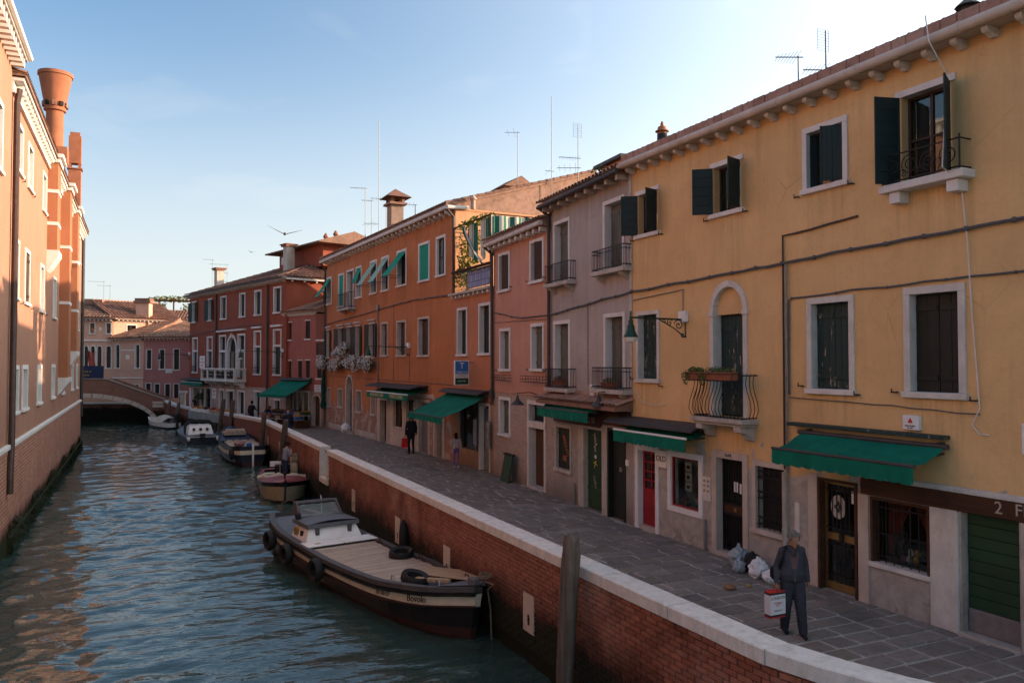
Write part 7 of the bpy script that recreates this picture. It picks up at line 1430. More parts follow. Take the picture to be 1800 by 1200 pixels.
# dark workboat with planks, stern and rudder to the camera
B3 = Boat('dark_workboat', 'black workboat with cream strake and stern rudder, moored behind the red launch', (5.4, 43.4), (5.05, 51.8), [(0, .6), (.6, .88), (2.5, 1.08), (5, 1.05), (7, .75), (8.2, .3), (8.5, .03)], [(0, 1.05), (2, .9), (5, .95), (7.5, 1.25), (8.5, 1.5)], 8.5, [(.0, .2, 0), (.25, .7, 0), (.4, .88, 1), (.68, .98, 1), (.69, .99, 2), (.84, 1.0, 2), (.85, 1.01, 1), (1, 1.02, 1)], [M['antifoul'], M['hull_navy'], M['cream']])
b = B3; b.rail(M['hull_black'], .1, .08, .02, .04); b.deck(M['hull_navy'], .1, 8.4, -.08, inset=.05); b.deck(simple('blue_foredeck', (.02, .035, .07), .5), 4.6, 8.4, -.0, 'foredeck', .05, .1)
for i in range(18): x = 1.3 + i * .18; MB().bbox(x, x + .17, -b.b(x) + .25, b.b(x) - .25, b.s(x) - .04, b.s(x) - .01, .004).build('deck_plank', M['plank'], b.root)
for i in range(4): MB().bbox(4.2, 4.35, -.8 + .4 * i, -.5 + .4 * i, .95, 1.0, .01).build('slat', M['canvas'], b.root)
rd = MB(); rd.prism([(-.14, -.4), (.02, -.4), (.05, .5), (0, 1.15), (-.12, 1.15), (-.18, .3)], 'y', -.04, .04); rd.build('rudder', M['boat_white'], b.root); MB().tube([(-.05, 0, 1.12), (.5, 0, 1.25)], .03, 5).build('tiller', M['plank'], b.root)
lm = MB(); lm.ell((1.4, .45, 1.08), (.25, .3, .18), 8, 6); lm.ell((1.7, .3, 1.05), (.2, .2, .14), 8, 6); lm.build('tarpaulin_heap', simple('pink_tarp', (.3, .17, .16), .8, var=.35), b.root, True); MB().bbox(1.2, 1.45, -.2, .1, .92, 1.1, .02).build('tool_box', M['sign_blue'], b.root)
pal = MB(); [pal.bbox(5.6, 6.5, -.55 + .26 * i, -.38 + .26 * i, 1.3 + .0, 1.36, .006) for i in range(5)]; [pal.bbox(5.65 + .35 * i, 5.78 + .35 * i, -.55, .65, 1.18, 1.298, .006) for i in range(3)]; pal.bbox(5.7, 5.9, -.5, .6, 1.361, 1.5, .006); pal.bbox(6.2, 6.35, -.5, .5, 1.361, 1.48, .006); pal.build('wooden_pallet', M['plank'], b.root)
tyre(b.root, (.7, .95, .6), (R_(90), 0, 0), .28)
# small cabin cruiser, transom to the camera
B4 = Boat('cabin_cruiser', 'small navy hulled cabin cruiser with white stern and dark folded hood', (3.85, 56.0), (3.3, 62.6), [(0, 1.05), (2, 1.2), (4, 1.1), (5.8, .5), (6.5, .05)], [(0, .55), (3, .65), (6.5, .95)], 6.5, [(.0, .25, 0), (.25, .8, 0), (.4, .92, 1), (.95, 1.0, 1), (.955, 1.02, 2), (1, 1.03, 2)], [M['antifoul'], M['hull_navy'], M['boat_white']])
b = B4; b.rail(M['hull_black'], .06, .06, .02, .03); b.deck(M['deck_grey'], .05, 6.4, 0, 'deck', .06)
sb_ = MB(); sb_.add([(1.0, -.8, .6), (1.0, .8, .6), (1.3, .68, 1.2), (1.3, -.68, 1.2), (2.6, -.8, .6), (2.6, .8, .6), (2.5, .68, 1.2), (2.5, -.68, 1.2)], [(0, 1, 2, 3), (4, 7, 6, 5), (0, 3, 7, 4), (1, 5, 6, 2), (3, 2, 6, 7)]); cab = sb_.build('cabin', M['boat_white'], b.root)
for y in (-.42, .0, .42): q = MB(); q.lathe([(.0, 0), (.1, 0), (.1, .02), (0, .02)], (0, 0, 0), 10); q.v = [(1.13 + .5 * (p[1]) - p[2] - .03, y + p[0], .95 + p[1]) for p in q.v]; q.build('porthole', M['iron'], cab)
hd = MB(); hd.tube([(1.3, -.95, .65), (1.5, -.92, 1.2), (1.7, -.6, 1.42), (1.75, 0, 1.46), (1.7, .6, 1.42), (1.5, .92, 1.2), (1.3, .95, .65)], [.07, .1, .12, .13, .12, .1, .07], 8); hd.build('folded_hood', M['rubber'], b.root, True)
MB().bbox(.0, .12, -.15, .2, .2, .75, .02).build('outboard_well', M['iron'], b.root); MB().ell((.0, .9, .4), (.1, .1, .14), 8, 6).build('fender', M['boat_white'], b.root); MB().ell((.0, -.9, .4), (.1, .1, .14), 8, 6).build('fender', M['boat_white'], b.root)
# small open boat with outboard under a cream cover
B5 = Boat('covered_dinghy', 'small white dinghy under a cream cover with black outboard, by the bridge', (2.75, 70.3), (.8, 74.6), [(0, .75), (1.5, .85), (3, .7), (4.2, .3), (4.7, .03)], [(0, .5), (2.5, .55), (4.7, .8)], 4.7, [(.0, .25, 0), (.3, .85, 0), (.6, .95, 1), (1, 1.02, 1)], [M['hull_navy'], M['boat_white']])
b = B5; b.rail(M['boat_white'], .08, .05, .02, .04); b.deck(M['boat_white'], .05, 4.6, -.15); cv = MB(); cv.sheet(lambda u, v: (.9 + 2.9 * u, (2 * v - 1) * b.b(.9 + 2.9 * u) * .9, b.s(.9 + 2.9 * u) + .0 + .55 * math.sin(math.pi * v) ** .7 * math.sin(math.pi * min(1, u * 1.1 + .15)) ** .6), 14, 10); cv.build('cover', M['canvas'], b.root, True)
ob = MB(); ob.bbox(-.45, .05, -.18, .18, .75, 1.25, .08); ob.bbox(-.3, -.1, -.07, .07, -.3, .75, .02); ob.build('outboard_motor', M['rubber'], b.root)
# mooring poles
def pole(x, y, top, d, lx, ly, label, taper=True):
    e = empty('mooring_pole', (x, y, -1.2), label=label, cat='mooring pole', group='wooden mooring poles along the quay'); H_ = top + 1.2; r = d / 2; m_ = MB(); n_ = 9; rg = random.Random(int(x * 100 + y))
    P = [(-.9, r * .92), (.2, r * .86), (.6, r * .9), (1.1, r), (H_ - .55, r * 1.05), (H_ - .25, r * 1.0), (H_ - .06, r * .85), (H_, r * .72)]
    m_.tube([(lx * z / H_ + rg.uniform(-.008, .008), ly * z / H_ + rg.uniform(-.008, .008), z) for z, _ in P], [q for _, q in P], 22)
    for i_, v_ in enumerate(m_.v):   # splits and knots down the trunk
        p = Vector(v_); c_ = Vector((lx * p.z / H_, ly * p.z / H_, p.z)); o_ = p - c_; an = math.atan2(o_.y, o_.x); k_ = 1 + .09 * mnoise.noise(Vector((math.cos(an) * 2.5, math.sin(an) * 2.5, p.z * .5 + x))) - .1 * max(0, mnoise.noise(Vector((math.cos(an) * 6, math.sin(an) * 6, p.z * .25 + y)))); m_.v[i_] = (c_.x + o_.x * k_, c_.y + o_.y * k_, p.z + (.05 * math.cos(an * 2) if p.z > H_ - .03 else 0))
    m_.build('post', M['pole'], e, True); return e
pole(6.0, 10.95, 1.5, .29, .12, -.06, 'thick weathered mooring pole standing nearest the camera')
pole(5.95, 38.6, 1.55, .26, .2, -.9, 'leaning mooring pole beside the red launch'); pole(5.95, 44.8, 1.55, .26, .1, -.8, 'mooring pole behind the dark workboat'); pole(5.0, 59.2, 1.65, .28, .35, -.6, 'left of the two leaning poles by the market stall'); pole(5.45, 56.2, 1.7, .28, .2, -.5, 'right of the two leaning poles by the market stall')
pole(2.75, 70.6, .9, .28, .2, -.3, 'short mooring pole near the bridge foot'); pole(2.2, 72.6, 1.0, .26, .15, -.3, 'mooring pole against the wall next to the bridge')
fd = empty('hanging_fender', (6.22, 19.9, -.2), label='black fender hanging on the quay wall behind the barge', cat='fender'); MB().lathe([(.03, .35), (.09, .25), (.12, 0), (.12, -.35), (.07, -.5), (.02, -.55)], (0, 0, 0), 12).build('body', M['rubber'], fd, True); MB().tube([(0, 0, .3), (.08, .05, .75)], .012, 5).build('line', M['rope'], fd)

# ------------------------------------------------------------------ people
def cm_(name, c, **k): M[name] = cloth(name, c, **k) if False else simple(name, c, .85, 0, .2, 8, .2, .003, .2)
cm_('skin', (.42, .235, .16)); cm_('skin_tan', (.38, .2, .13)); cm_('hair_grey', (.17, .155, .14)); cm_('hair_dark', (.015, .012, .01)); cm_('hair_red', (.16, .045, .02)); cm_('slate', (.05, .052, .068)); cm_('slate_dark', (.04, .042, .055)); cm_('black_cloth', (.012, .013, .016)); cm_('navy_cloth', (.014, .017, .03)); cm_('lilac', (.2, .12, .3)); cm_('white_top', (.42, .38, .4)); cm_('grey_tee', (.22, .24, .3)); cm_('jeans', (.03, .038, .07)); cm_('shoe_white', (.5, .48, .48)); cm_('shoe_dark', (.02, .02, .03)); cm_('beige_cloth', (.48, .42, .32))
n = NT('knit_pattern'); b_ = n.node('TexBrick'); n.put(b_.inputs[0], n.map((1, 1, 1), rot=(R_(90), 0, 0))); b_.inputs['Scale'].default_value = 1; b_.inputs['Brick Width'].default_value = .022; b_.inputs['Row Height'].default_value = .03; b_.inputs['Mortar Size'].default_value = .004; n.put(b_.inputs[1], (.06, .015, .02)); n.put(b_.inputs[2], (.03, .02, .03)); n.put(b_.inputs[3], (.16, .1, .1)); n.done(b_.outputs[0], .9); M['knit'] = n.m
def person(label, loc, face, H=1.68, top='slate', bot='slate_dark', skin='skin', hair='hair_dark', shoe='shoe_dark', sleeve=1.0, J=None, vox=.024, hair_len=.0, girth=1.0, flare=1.0, look=(0, 0), name='person', head_tilt=0.0, coat=False, group=None, shirt=None):
    """one continuous skin grown over posed limbs; facing local +y"""
    s = H / 1.7
    j = dict(pel=(0, 0, .96), wst=(0, .0, 1.1), cst=(0, .0, 1.32), nck=(0, -.01, 1.47), hd=(0, .03, 1.6), shL=(-.185, 0, 1.4), shR=(.185, 0, 1.4), elL=(-.25, -.03, 1.13), elR=(.25, -.03, 1.13), wrL=(-.27, .06, .89), wrR=(.27, .06, .89), hiL=(-.09, 0, .9), hiR=(.09, 0, .9), knL=(-.1, .02, .5), knR=(.1, .02, .5), anL=(-.105, -.02, .09), anR=(.105, -.02, .09))
    j.update(J or {}); V = {k: Vector(p) for k, p in j.items()}
    segs = []   # a, b, ra, rb, kind
    g = girth
    def sg(a, b, ra, rb, kind, flat=1.0): segs.append((a, b, ra, rb, kind, flat))
    sg(V['hiL'], V['knL'], .092 * g, .066 * flare, 'bot'); sg(V['knL'], V['anL'], .064 * flare, .052 * flare, 'bot'); sg(V['hiR'], V['knR'], .092 * g, .066 * flare, 'bot'); sg(V['knR'], V['anR'], .064 * flare, .052 * flare, 'bot')
    sg(V['pel'] - Vector((.05, 0, 0)), V['pel'] + Vector((.05, 0, 0)), .115 * g, .115 * g, 'bot'); sg(V['pel'] + Vector((-.055, 0, .04)), V['wst'] - Vector((.05, 0, 0)), .112 * g, .105 * g, 'top'); sg(V['pel'] + Vector((.055, 0, .04)), V['wst'] + Vector((.05, 0, 0)), .112 * g, .105 * g, 'top')
    sg(V['wst'] - Vector((.05, 0, 0)), V['cst'] - Vector((.07, 0, 0)), .105 * g, .11 * g, 'top'); sg(V['wst'] + Vector((.05, 0, 0)), V['cst'] + Vector((.07, 0, 0)), .105 * g, .11 * g, 'top'); sg(V['shL'], V['shR'], .07, .07, 'top'); sg(V['cst'], V['nck'], .09, .055, 'top')
    sg(V['nck'], V['hd'] - Vector((0, .01, .05)), .05, .05, 'skin')
    fw = {}
    for S in 'LR':
        sx = -1 if S == 'L' else 1; el, wr = V['el' + S], V['wr' + S]
        k1 = 'top'; k2 = 'top' if sleeve > .9 else 'skin'; sg(V['sh' + S], el, .062, .05, k1); sg(el, wr, .048 if k2 == 'top' else .04, .042 if k2 == 'top' else .026, k2)
        d = (wr - el).normalized(); hp = wr + d * .07; sg(wr, hp, .024, .03, 'skin'); side = d.cross(Vector((0, 1, 0)))
        side = side.normalized() if side.length > .1 else Vector((1, 0, 0)); nrm = side.cross(d)
        for q, (off, ln) in enumerate(((-.027, .06), (-.009, .075), (.009, .07), (.026, .055))):   # four bent fingers and a thumb off the side of the palm
            a = wr + d * .08 + nrm * off; m_ = a + d * ln * .55 + side * (-sx * .012); e_ = m_ + d * ln * .4 + side * (-sx * .03); sg(a, m_, .0105, .0098, 'skin'); sg(m_, e_, .0098, .0085, 'skin')
        t0 = wr + d * .03 + nrm * .03; t1 = t0 + d * .035 + nrm * .025; t2 = t1 + d * .035 + nrm * .0 - side * sx * .012; sg(t0, t1, .013, .012, 'skin'); sg(t1, t2, .012, .0095, 'skin')
        an = V['an' + S]; kn = V['kn' + S]; toe = an + Vector((0, .15, -.05)); toe.z = an.z - .05; hl = an + Vector((0, -.05, -.045)); sg(hl, toe, .042, .034, 'shoe'); sg(an, hl, .04, .04, 'shoe')
    hd = V['hd']; Rx = Matrix.Rotation(head_tilt, 4, 'X'); hm = MB(); body = MB()
    for a, b_, ra, rb, kind, fl in segs:
        body.tube([a, a.lerp(b_, .5), b_], [ra, (ra + rb) / 2, rb], 10); body.ell(a, (ra, ra, ra), 10, 7); body.ell(b_, (rb, rb, rb), 10, 7)
    HT = Matrix.Translation(hd) @ Matrix.Rotation(look[1], 4, 'Z') @ Matrix.Rotation(look[0], 4, 'X')
    body.T = HT; body.ell((0, 0, .02), (.072, .092, .115), 14, 10); body.ell((0, .03, -.05), (.052, .06, .06), 10, 7); body.tube([(0, .085, .02), (0, .112, -.012), (0, .095, -.022)], [.01, .017, .012], 6); [body.ell((sx * .074, -.005, .0), (.012, .022, .032), 8, 6) for sx in (-1, 1)]; body.ell((0, .088, -.058), (.024, .012, .009), 8, 5); body.ell((0, .08, -.09), (.025, .02, .02), 8, 5); body.T = None
    if coat: body.lathe([(.17 * g, .9), (.175 * g, 1.0), (.15 * g, 1.12)], (V['pel'].x, V['pel'].y, 0), 14, .72)
    me = body.mesh('tmp', M[top]); tmp = bpy.data.objects.new('tmp', me); COL.objects.link(tmp); md = tmp.modifiers.new('r', 'REMESH'); md.mode = 'VOXEL'; md.voxel_size = vox; md.use_smooth_shade = True; sm = tmp.modifiers.new('s', 'SMOOTH'); sm.factor = .5; sm.iterations = 2
    bpy.context.view_layer.update(); me2 = bpy.data.meshes.new_from_object(tmp.evaluated_get(bpy.context.evaluated_depsgraph_get())); bpy.data.objects.remove(tmp)
    me2.materials.clear(); order = ['top', 'bot', 'skin', 'shoe', 'shirt']
    for m_ in (top, bot, skin, shoe, shirt or top): me2.materials.append(M[m_])
    A = np.array([tuple(q[0]) for q in segs]); B = np.array([tuple(q[1]) for q in segs]); RA = np.array([(q[2] + q[3]) / 2 for q in segs]); kinds = [order.index(q[4]) for q in segs]; D = B - A; DD = (D * D).sum(1) + 1e-9
    idx = []
    for p in me2.polygons:
        c = np.array(p.center); t = np.clip(((c - A) * D).sum(1) / DD, 0, 1); dist = np.linalg.norm(A + D * t[:, None] - c, axis=1) - RA; k = kinds[int(dist.argmin())]
        if (Vector(c) - hd).length < .15 and c[2] > V['nck'].z + .01: k = 2
        if shirt and k == 0 and abs(c[0]) < .075 and c[1] > .02 and c[2] > 1.08 and abs(c[0]) < .02 + .06 * min(1, (c[2] - 1.05) / .3): k = 4
        idx.append(k)
    me2.polygons.foreach_set('material_index', idx); me2.polygons.foreach_set('use_smooth', [True] * len(idx))
    root = inst(me2, name, None, loc, (0, 0, face), (s, s, s)); tag(root, label, 'person', group)
    h_ = MB(); h_.T = HT; h_.ell((0, -.014, .04), (.088, .104, .112), 14, 9)
    rg = random.Random(int(loc[0] * 77)); 
    for i in range(60): a = rg.uniform(0, 6.28); z = rg.uniform(-.03, .11 if not hair_len else .1); r_ = math.sqrt(max(0, 1 - (z / .12) ** 2)); p = Vector((.082 * r_ * math.cos(a), -.02 + .098 * r_ * math.sin(a), .03 + z)); (h_.ell(p, (.024, .024, .02), 6, 4) if (p.y < .05 or p.z > .09) else None)
    if hair_len: h_.ell((0, -.05, -.04 - hair_len / 2), (.085, .06, .09 + hair_len / 2), 12, 8)
    # the hair stops above the forehead
    hb = h_.mesh('hair', M[hair], True); bm = bmesh.new(); bm.from_mesh(hb); inv = HT.inverted(); dl = [f for f in bm.faces if (lambda q: q.y > .035 and q.z < .09)(inv @ f.calc_center_median())]; bmesh.ops.delete(bm, geom=dl, context='FACES'); bm.to_mesh(hb); bm.free(); inst(hb, 'hair', root)
    ey = MB(); ey.T = HT; [ey.ell((sx * .031, .083, .022), (.012, .008, .008), 8, 5) for sx in (-1, 1)]; ey.build('eyes', M['ink'], root)
    return root, V, s, HT
bag_w = simple('paper_bag', (.68, .68, .7), .5, var=.06)
# the woman with the carrier bag
fw_ = R_(152)
wm, V, s_, HT = person('grey-haired woman in dark blue tracksuit carrying a white shopping bag', (9.2, 9.42, 0), fw_, 1.6, 'slate', 'slate_dark', 'skin_tan', 'hair_grey', 'shoe_dark', 1.0,
    dict(shL=(-.155, -.01, 1.37), shR=(.155, -.01, 1.36), elL=(-.24, -.06, 1.12), wrL=(-.25, -.01, .88), elR=(.25, -.04, 1.1), wrR=(.27, .05, .86), knL=(-.1, .1, .5), anL=(-.12, .16, .09), knR=(.1, .0, .5), anR=(.1, -.12, .09), nck=(0, .015, 1.46), hd=(0, .1, 1.565), cst=(0, -.015, 1.31)), .013, look=(-.36, .3), girth=1.22, flare=1.4, coat=True, shirt='knit')
gl = MB(); gl.T = HT; [gl.tube([(sx * .033 + .024 * math.cos(k * .524), .1, .018 + .018 * math.sin(k * .524)) for k in range(12)], .0022, 4, True) for sx in (-1, 1)]; gl.tube([(-.057, .1, .02), (-.075, .0, .025)], .002, 4); gl.tube([(.057, .1, .02), (.075, 0, .025)], .002, 4); gl.tube([(-.01, .101, .02), (.01, .101, .02)], .002, 4); gl.build('glasses', M['steel'], wm)
cl = MB(); cl.tube([(-.1, .03, 1.46), (-.06, .1, 1.42), (-.02, .125, 1.3)], [.02, .022, .012], 6); cl.tube([(.1, .03, 1.46), (.06, .1, 1.42), (.02, .125, 1.3)], [.02, .022, .012], 6); cl.build('collar', M['slate'], wm, True); zp = MB().tube([(0, .145, 1.1), (0, .15, 1.0), (0, .15, .9)], .005, 4); zp.build('zip', M['steel'], wm)
st_ = MB(); st_.tube([(.12, .07, 1.45), (.17, .1, 1.3), (.2, .02, 1.1), (.22, -.1, .95)], .018, 5); st_.tube([(.12, .07, 1.45), (.14, -.08, 1.4), (.2, -.14, 1.1), (.22, -.12, .95)], .018, 5); st_.build('bag_strap', M['black_cloth'], wm); MB().bbox(.12, .3, -.28, -.12, .84, 1.06, .04).build('shoulder_bag', M['black_cloth'], wm)
bx_ = wm.matrix_basis @ Vector((.31, .1, .0)); bag = empty('shopping_bag', (bx_.x, bx_.y, .3), fw_ + R_(28), 'white paper shopping bag with black and red bands in the woman\'s hand', 'bag'); w2, dp, hh = .15, .065, .4
MB().box(-w2, w2, -dp, dp, .05, hh - .05).build('body', bag_w, bag); [MB().box(-w2 - .001, w2 + .001, -dp - .001, dp + .001, z0_, z1_).build(nm_, M[mm_], bag) for z0_, z1_, nm_, mm_ in ((.0, .02, 'red_band', 'ink_red'), (hh - .016, hh, 'red_band', 'ink_red'), (.0205, .0495, 'black_band', 'ink'), (hh - .0495, hh - .0165, 'black_band', 'ink'))]
for t_, z_, sz, m_ in (('LONDON', .3, .065, 'ink'), ('THE BEST', .22, .04, 'ink_red'), ('CITY', .185, .04, 'ink_red'), ('ENGLAND', .11, .035, 'steel')): inst(text_mesh(t_, sz, M[m_], depth=.001), 'lettering', bag, (0, dp + .002, z_), (R_(90), 0, R_(180)))
inst(text_mesh('LONDON', .05, M['ink_red'], depth=.001), 'lettering', bag, (-w2 - .002, 0, .2), (R_(90), R_(90), R_(-90)))
hn = MB(); [hn.tube([(-.05, y, hh), (-.03, y * .5, hh + .1), (0, 0, hh + .12), (.03, y * .5, hh + .1), (.05, y, hh)], .005, 4) for y in (-dp, dp)]; hn.build('handles', M['rope'], bag)
# others along the quay
P_ = []
p1, *_ = person('man in black seen from behind with a red carrier bag', (11.35, 35.2, 0), R_(5), 1.76, 'black_cloth', 'black_cloth', hair='hair_dark', J=dict(elL=(-.27, -.06, 1.14), wrL=(-.25, .02, .9)), vox=.03, girth=1.08, coat=False)
MB().lathe([(.15, .98), (.155, 1.03)], (0, 0, 0), 12, .75).build('shirt_hem', M['gate_green'], p1)
rb = empty('carrier_bag', (11.03, 35.2, .32), 0, 'red plastic carrier bag held by the man in black', 'bag'); q = MB(); q.add([(-.15, -.07, 0), (.15, -.07, 0), (.15, .07, 0), (-.15, .07, 0), (-.12, -.03, .42), (.12, -.03, .42), (.12, .03, .42), (-.12, .03, .42)], [(0, 1, 5, 4), (1, 2, 6, 5), (2, 3, 7, 6), (3, 0, 4, 7), (3, 2, 1, 0)]); q.build('body', simple('red_plastic', (.5, .015, .02), .4), rb); MB().tube([(-.06, 0, .42), (0, 0, .55), (.06, 0, .42)], .012, 4).build('handles', M['ink_red'], rb)
person('girl in pale top and lilac leggings walking past the tobacconist', (11.5, 29.85, 0), R_(-5), 1.36, 'white_top', 'lilac', hair='hair_dark', shoe='shoe_white', J=dict(knL=(-.08, .12, .52), anL=(-.08, .05, .1), knR=(.08, .0, .5), anR=(.08, -.1, .1), elL=(-.24, .05, 1.15), wrL=(-.2, .2, 1.05)), vox=.026, hair_len=.1, girth=.85, flare=.85)
person('man in grey T-shirt standing in the red launch', (5.78, 35.6, -1.02), R_(-75), 1.74, 'grey_tee', 'jeans', hair='hair_dark', sleeve=.4, J=dict(elL=(-.24, .1, 1.16), wrL=(-.12, .32, 1.16), elR=(.24, .1, 1.16), wrR=(.12, .34, 1.16), hd=(0, .1, 1.58), cst=(0, .05, 1.32), shL=(-.185, .05, 1.4), shR=(.185, .05, 1.4), nck=(0, .05, 1.47)), vox=.026, look=(-.6, 0))
sk_ = empty('cream_sack', (6.22, 35.75, -1.0), label='cream cloth bundle the man in the launch is folding', cat='sack'); m_ = MB(); m_.ell((0, 0, .55), (.2, .18, .32), 12, 8); m_.ell((.03, .02, 1.0), (.17, .15, .22), 12, 8); m_.build('cloth', M['beige_cloth'], sk_, True)
person('dark-dressed man browsing at the market stall', (7.0, 57.0, -.22), R_(-40), 1.75, 'black_cloth', 'navy_cloth', J=dict(elR=(.24, .12, 1.15), wrR=(.18, .32, 1.1)), vox=.035, look=(-.3, 0)); 
person('red-haired woman bending over the flower crates', (7.75, 56.2, -.2), R_(-60), 1.6, 'navy_cloth', 'black_cloth', hair='hair_red', J=dict(cst=(0, .2, 1.22), nck=(0, .32, 1.32), hd=(0, .42, 1.38), shL=(-.185, .26, 1.26), shR=(.185, .26, 1.26), elL=(-.22, .36, 1.0), wrL=(-.15, .5, .85), elR=(.22, .36, 1.0), wrR=(.15, .5, .85), wst=(0, .06, 1.08)), vox=.035, hair_len=.14, look=(-.7, 0))
person('man in dark jacket standing in front of the greengrocer crates', (7.05, 42.6, 0), R_(175), 1.74, 'navy_cloth', 'jeans', hair='hair_dark', vox=.03)
person('person in black holding a phone beside the stone column', (4.3, 72.5, -.3), R_(100), 1.6, 'black_cloth', 'black_cloth', J=dict(elR=(.26, .12, 1.2), wrR=(.12, .16, 1.45)), vox=.035)
# ------------------------------------------------------------------ market
random.seed(5)
prod = [('oranges', (.5, .17, .02)), ('greens', (.04, .1, .02)), ('apples', (.35, .04, .02)), ('lemons', (.5, .38, .05)), ('aubergines', (.06, .02, .06)), ('lettuce', (.1, .18, .04)), ('pumpkins', (.5, .2, .02)), ('peppers', (.4, .06, .02))]
for nm, c_ in prod: M[nm] = pieces(nm, [mul(c_, .7), c_, mul(c_, 1.2)], .45, .1, .004, 10, .2)
def crate(h, x, y, z, rz, nm, label, col='plank', sx=.3, sy=.22, hh=.18, heap=.1):
    e = thing_at(h, 'crate', label, 'crate', x, y, z, 'crates of produce outside the greengrocer'); e.rotation_euler.z += rz; m_ = MB()
    for k in range(2): z0_ = .01 + k * hh * .55; m_.box(-sx, sx, -sy, -sy + .015, z0_, z0_ + hh * .42); m_.box(-sx, sx, sy - .015, sy, z0_, z0_ + hh * .42); m_.box(-sx, -sx + .015, -sy, sy, z0_, z0_ + hh * .42); m_.box(sx - .015, sx, -sy, sy, z0_, z0_ + hh * .42)
    m_.box(-sx, sx, -sy, sy, 0, .012); m_.build('box', M[col], e); f = MB(); rg = random.Random(int(x * 91 + y * 37 + z * 11))
    if nm in ('greens', 'lettuce'): leaves(f, (0, 0, hh), (sx, sy, heap), 90, .11, seed=rg.randrange(99))
    else: [f.ell((rg.uniform(-sx * .85, sx * .85), rg.uniform(-sy * .85, sy * .85), hh * .8 + rg.uniform(0, heap)), (.05, .05, .045), 6, 5) for _ in range(26)]
    f.build('produce', M[nm], e, kind='stuff')
pos = ['near end', 'second', 'third', 'middle', 'fifth', 'sixth', 'far end']
for r_i, (yy, zz, rn) in enumerate(((.55, .75, 'upper back'), (1.2, .48, 'lower front'))):
    for i in range(7):
        nm = prod[(i * 3 + r_i * 2 + 6) % 8][0]; crate(QH, 1.25 + .62 * i, yy, zz, random.uniform(-.06, .06), nm, f'crate of {nm} in the {rn} row at the greengrocer, {pos[i]}', random.choice(['plank', 'sign_blue', 'gate_green', 'brown_shutter']))
st_ = thing_at(QH, 'produce_bench', 'wooden bench carrying the greengrocer crates', 'bench', 3.1, .9, -.02); [MB().bbox(-2.2, 2.2, -.65 + dy, -.05 + dy, z_ - .04, z_, .006).build('shelf', M['plank'], st_) for dy, z_ in ((0, .76), (.62, .49))]; [MB().bbox(x - .04, x + .04, -.6, .5, 0, .44, .005).build('trestle', M['beam'], st_) for x in (-2, 0, 2)]
ts_ = thing_at(RH, 'market_table', 'long market table in front of the red palazzo', 'table', 8.5, 2.0, -.3); MB().bbox(-4.2, 4.2, -.45, .45, .72, .76, .006).build('table_top', M['canvas'], ts_); [MB().bbox(x - .03, x + .03, -.4, .4, 0, .72, .004).build('trestle', M['beam'], ts_) for x in (-3.8, 0, 3.8)]
MB().sheet(lambda u, v: (-4.2 + 8.4 * u, .455 + .02 * math.sin(u * 50), .74 - .6 * v), 60, 1).build('cloth_skirt', M['cards'], ts_)
for i in range(12):
    nm = prod[(i * 5 + 1) % 8][0]; crate(RH, 4.7 + .68 * i, 2.0 + (.15 if i % 2 else -.12), .46, random.uniform(-.1, .1), nm, f'crate of {nm} on the long market table, number {i + 1} from its near end' if False else f'crate of {nm} on the market table, ' + (['nearest end', 'second', 'third', 'fourth', 'fifth', 'sixth', 'seventh', 'eighth', 'ninth', 'tenth', 'eleventh', 'far end'][i]) + (' from its near end' if 0 < i < 11 else ''), random.choice(['sign_blue', 'plank', 'boat_white', 'gate_green']), heap=.2)
# ------------------------------------------------------------------ rubbish bags by the door numbered 1644
def crumple(name, label, loc, r, mat, seed, knot=True, group=None, cat='rubbish bag'):
    bm = bmesh.new(); bmesh.ops.create_icosphere(bm, subdivisions=5, radius=1.0)
    for v in bm.verts:
        p = v.co.copy(); nz = mnoise.noise(p * 2.2 + Vector((seed, 0, 0))) * .2 + abs(mnoise.noise(p * 2.4 + Vector((0, seed, 0)))) * .12 + mnoise.noise(p * 6 + Vector((0, seed, 4))) * .035
        q = p * (1 - .1 + nz); q.z = max(q.z, -.78); q.x *= r[0]; q.y *= r[1]; q.z *= r[2]
        if knot and p.z > .82: q.z += (p.z - .82) * 1.3 * r[2]; q.x *= .6; q.y *= .6
        v.co = q + Vector((0, 0, r[2] * .78))
    me = bpy.data.meshes.new(name); bm.to_mesh(me); bm.free(); me.materials.append(mat); me.polygons.foreach_set('use_smooth', [True] * len(me.polygons)); o = inst(me, name, None, loc); return tag(o, label, cat, group)
n = NT('clear_bag'); f_ = n.noise(9, 5, .6, dist=.8); cr = n.node('ValToRGB'); n.put(cr.inputs[0], n.noise(5, 3)); el = cr.color_ramp.elements; el[0].color = (.6, .62, .6, 1); el[1].color = (.52, .52, .32, 1); e_ = el.new(.5); e_.color = (.25, .3, .35, 1); n.done(cr.outputs[0], .25, 0, n.bump(f_, .8, .03), .6); M['clear_bag'] = n.m
n = NT('white_bag'); n.done(n.mix(n.step(n.noise(6, 4), .4, .65), (.78, .79, .8), (.6, .62, .65)), .35, 0, n.bump(n.noise(14, 5, .6, dist=.6), .7, .02), .5); M['white_bag'] = n.m
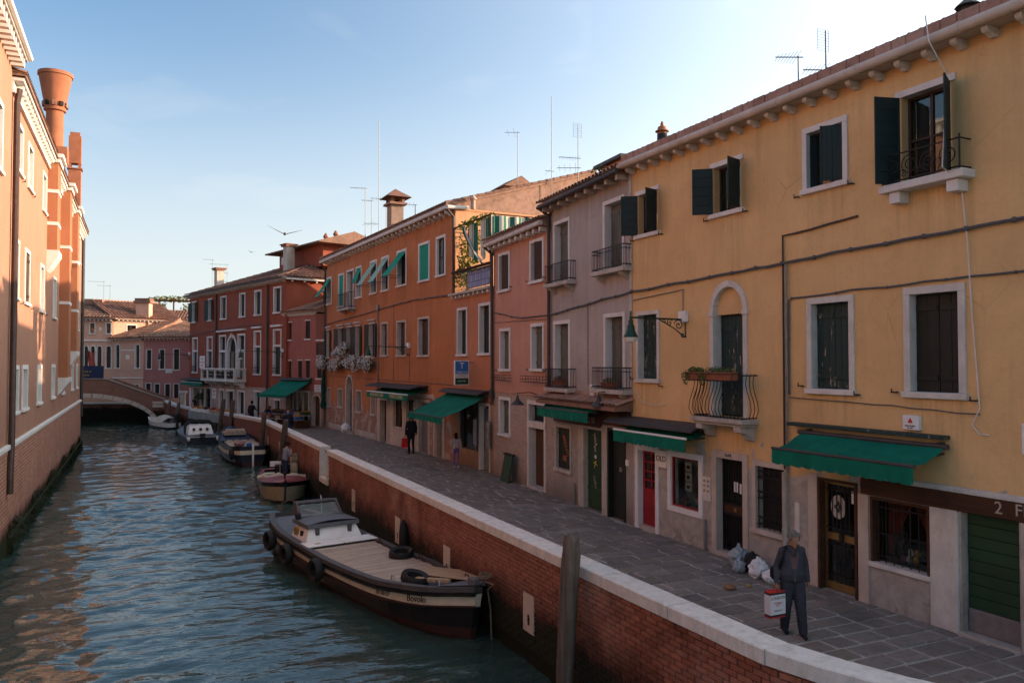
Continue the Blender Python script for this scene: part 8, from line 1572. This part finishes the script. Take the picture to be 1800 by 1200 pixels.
crumple('rubbish_bag', 'large translucent rubbish bag with mixed packaging by the iron grille door', (11.2, 12.95, 0), (.21, .21, .25), M['clear_bag'], 1); crumple('rubbish_bag', 'small translucent rubbish bag in front of the larger one', (10.92, 12.62, 0), (.14, .14, .15), M['clear_bag'], 5); crumple('rubbish_bag', 'bulky knotted white rubbish bag beside the woman', (11.0, 12.15, 0), (.2, .19, .21), M['white_bag'], 9); crumple('rubbish_bag', 'black rubbish bag wedged between the other bags', (11.2, 12.55, 0), (.2, .18, .22), M['rubber'], 13); crumple('rubbish_bag', 'smaller white rubbish bag half hidden behind the woman', (10.95, 11.75, 0), (.18, .16, .15), M['white_bag'], 17)
crumple('crumpled_paper', 'crumpled brown paper lying on the paving', (9.95, 11.75, 0), (.12, .1, .06), simple('brown_paper', (.3, .16, .08), .8), 21, False, cat='paper'); crumple('crumpled_paper', 'small scrap of orange paper near the white bags', (10.4, 11.75, 0), (.06, .05, .03), M['mask_a'], 23, False, cat='paper')
crumple('rubbish_bag', 'white bag left on the step of the orange house arched door', OH.W(15.3, .25, .1), (.3, .25, .3), M['white_bag'], 30)
# ------------------------------------------------------------------ gulls
def gull(P, span, rz, label, roll=.0):
    e = empty('gull', P, rz, label, 'gull', 'gulls over the canal'); e.rotation_euler = (0, roll, rz); m_ = MB(); m_.tube([(0, -.22, 0), (0, -.12, .0), (0, .05, .01), (0, .16, .03), (0, .23, .04), (0, .27, .03)], [.02, .045, .065, .05, .04, .01], 10); m_.build('body', M['white_top'], e, True)
    h = span / 2
    for sx, up in ((-1, .36), (1, .2)):
        w = MB(); K = 12; v = []
        for i in range(K + 1):
            t = i / K; x = sx * (.03 + h * t); z = up * h * (1.1 * t + .5 * math.sin(math.pi * t) * .2 + .25 * t ** 3 * (1 if sx < 0 else 1.2)); c = .16 * (1 - t ** 2.2) + .012; y = .06 - .12 * t ** 2
            v += [(x, y + c * .4, z), (x, y, z + .016 * (1 - t) + .004), (x, y - c * .7, z - .004), (x, y, z - .006)]
        f = [(4 * i + a, 4 * i + (a + 1) % 4, 4 * i + 4 + (a + 1) % 4, 4 * i + 4 + a) for i in range(K) for a in range(4)] + [(0, 1, 2, 3), (4 * K, 4 * K + 1, 4 * K + 2, 4 * K + 3)]
        w.add(v, f).build('wing', M['leather'], e, True)
    MB().add([(-.03, -.2, 0), (.03, -.2, 0), (.06, -.34, .0), (-.06, -.34, .0), (0, -.3, .015)], [(0, 1, 4), (1, 2, 4), (2, 3, 4), (3, 0, 4), (0, 3, 2, 1)]).build('tail', M['white_top'], e)
p = px_dir(499) * 34.4; gull((p.x, p.y, 9.55), 1.35, R_(-10), 'large gull with spread wings high above the canal'); p = px_dir(441) * 120; gull((p.x, p.y, 20), 1.2, R_(20), 'tiny distant gull below and left of the large one')
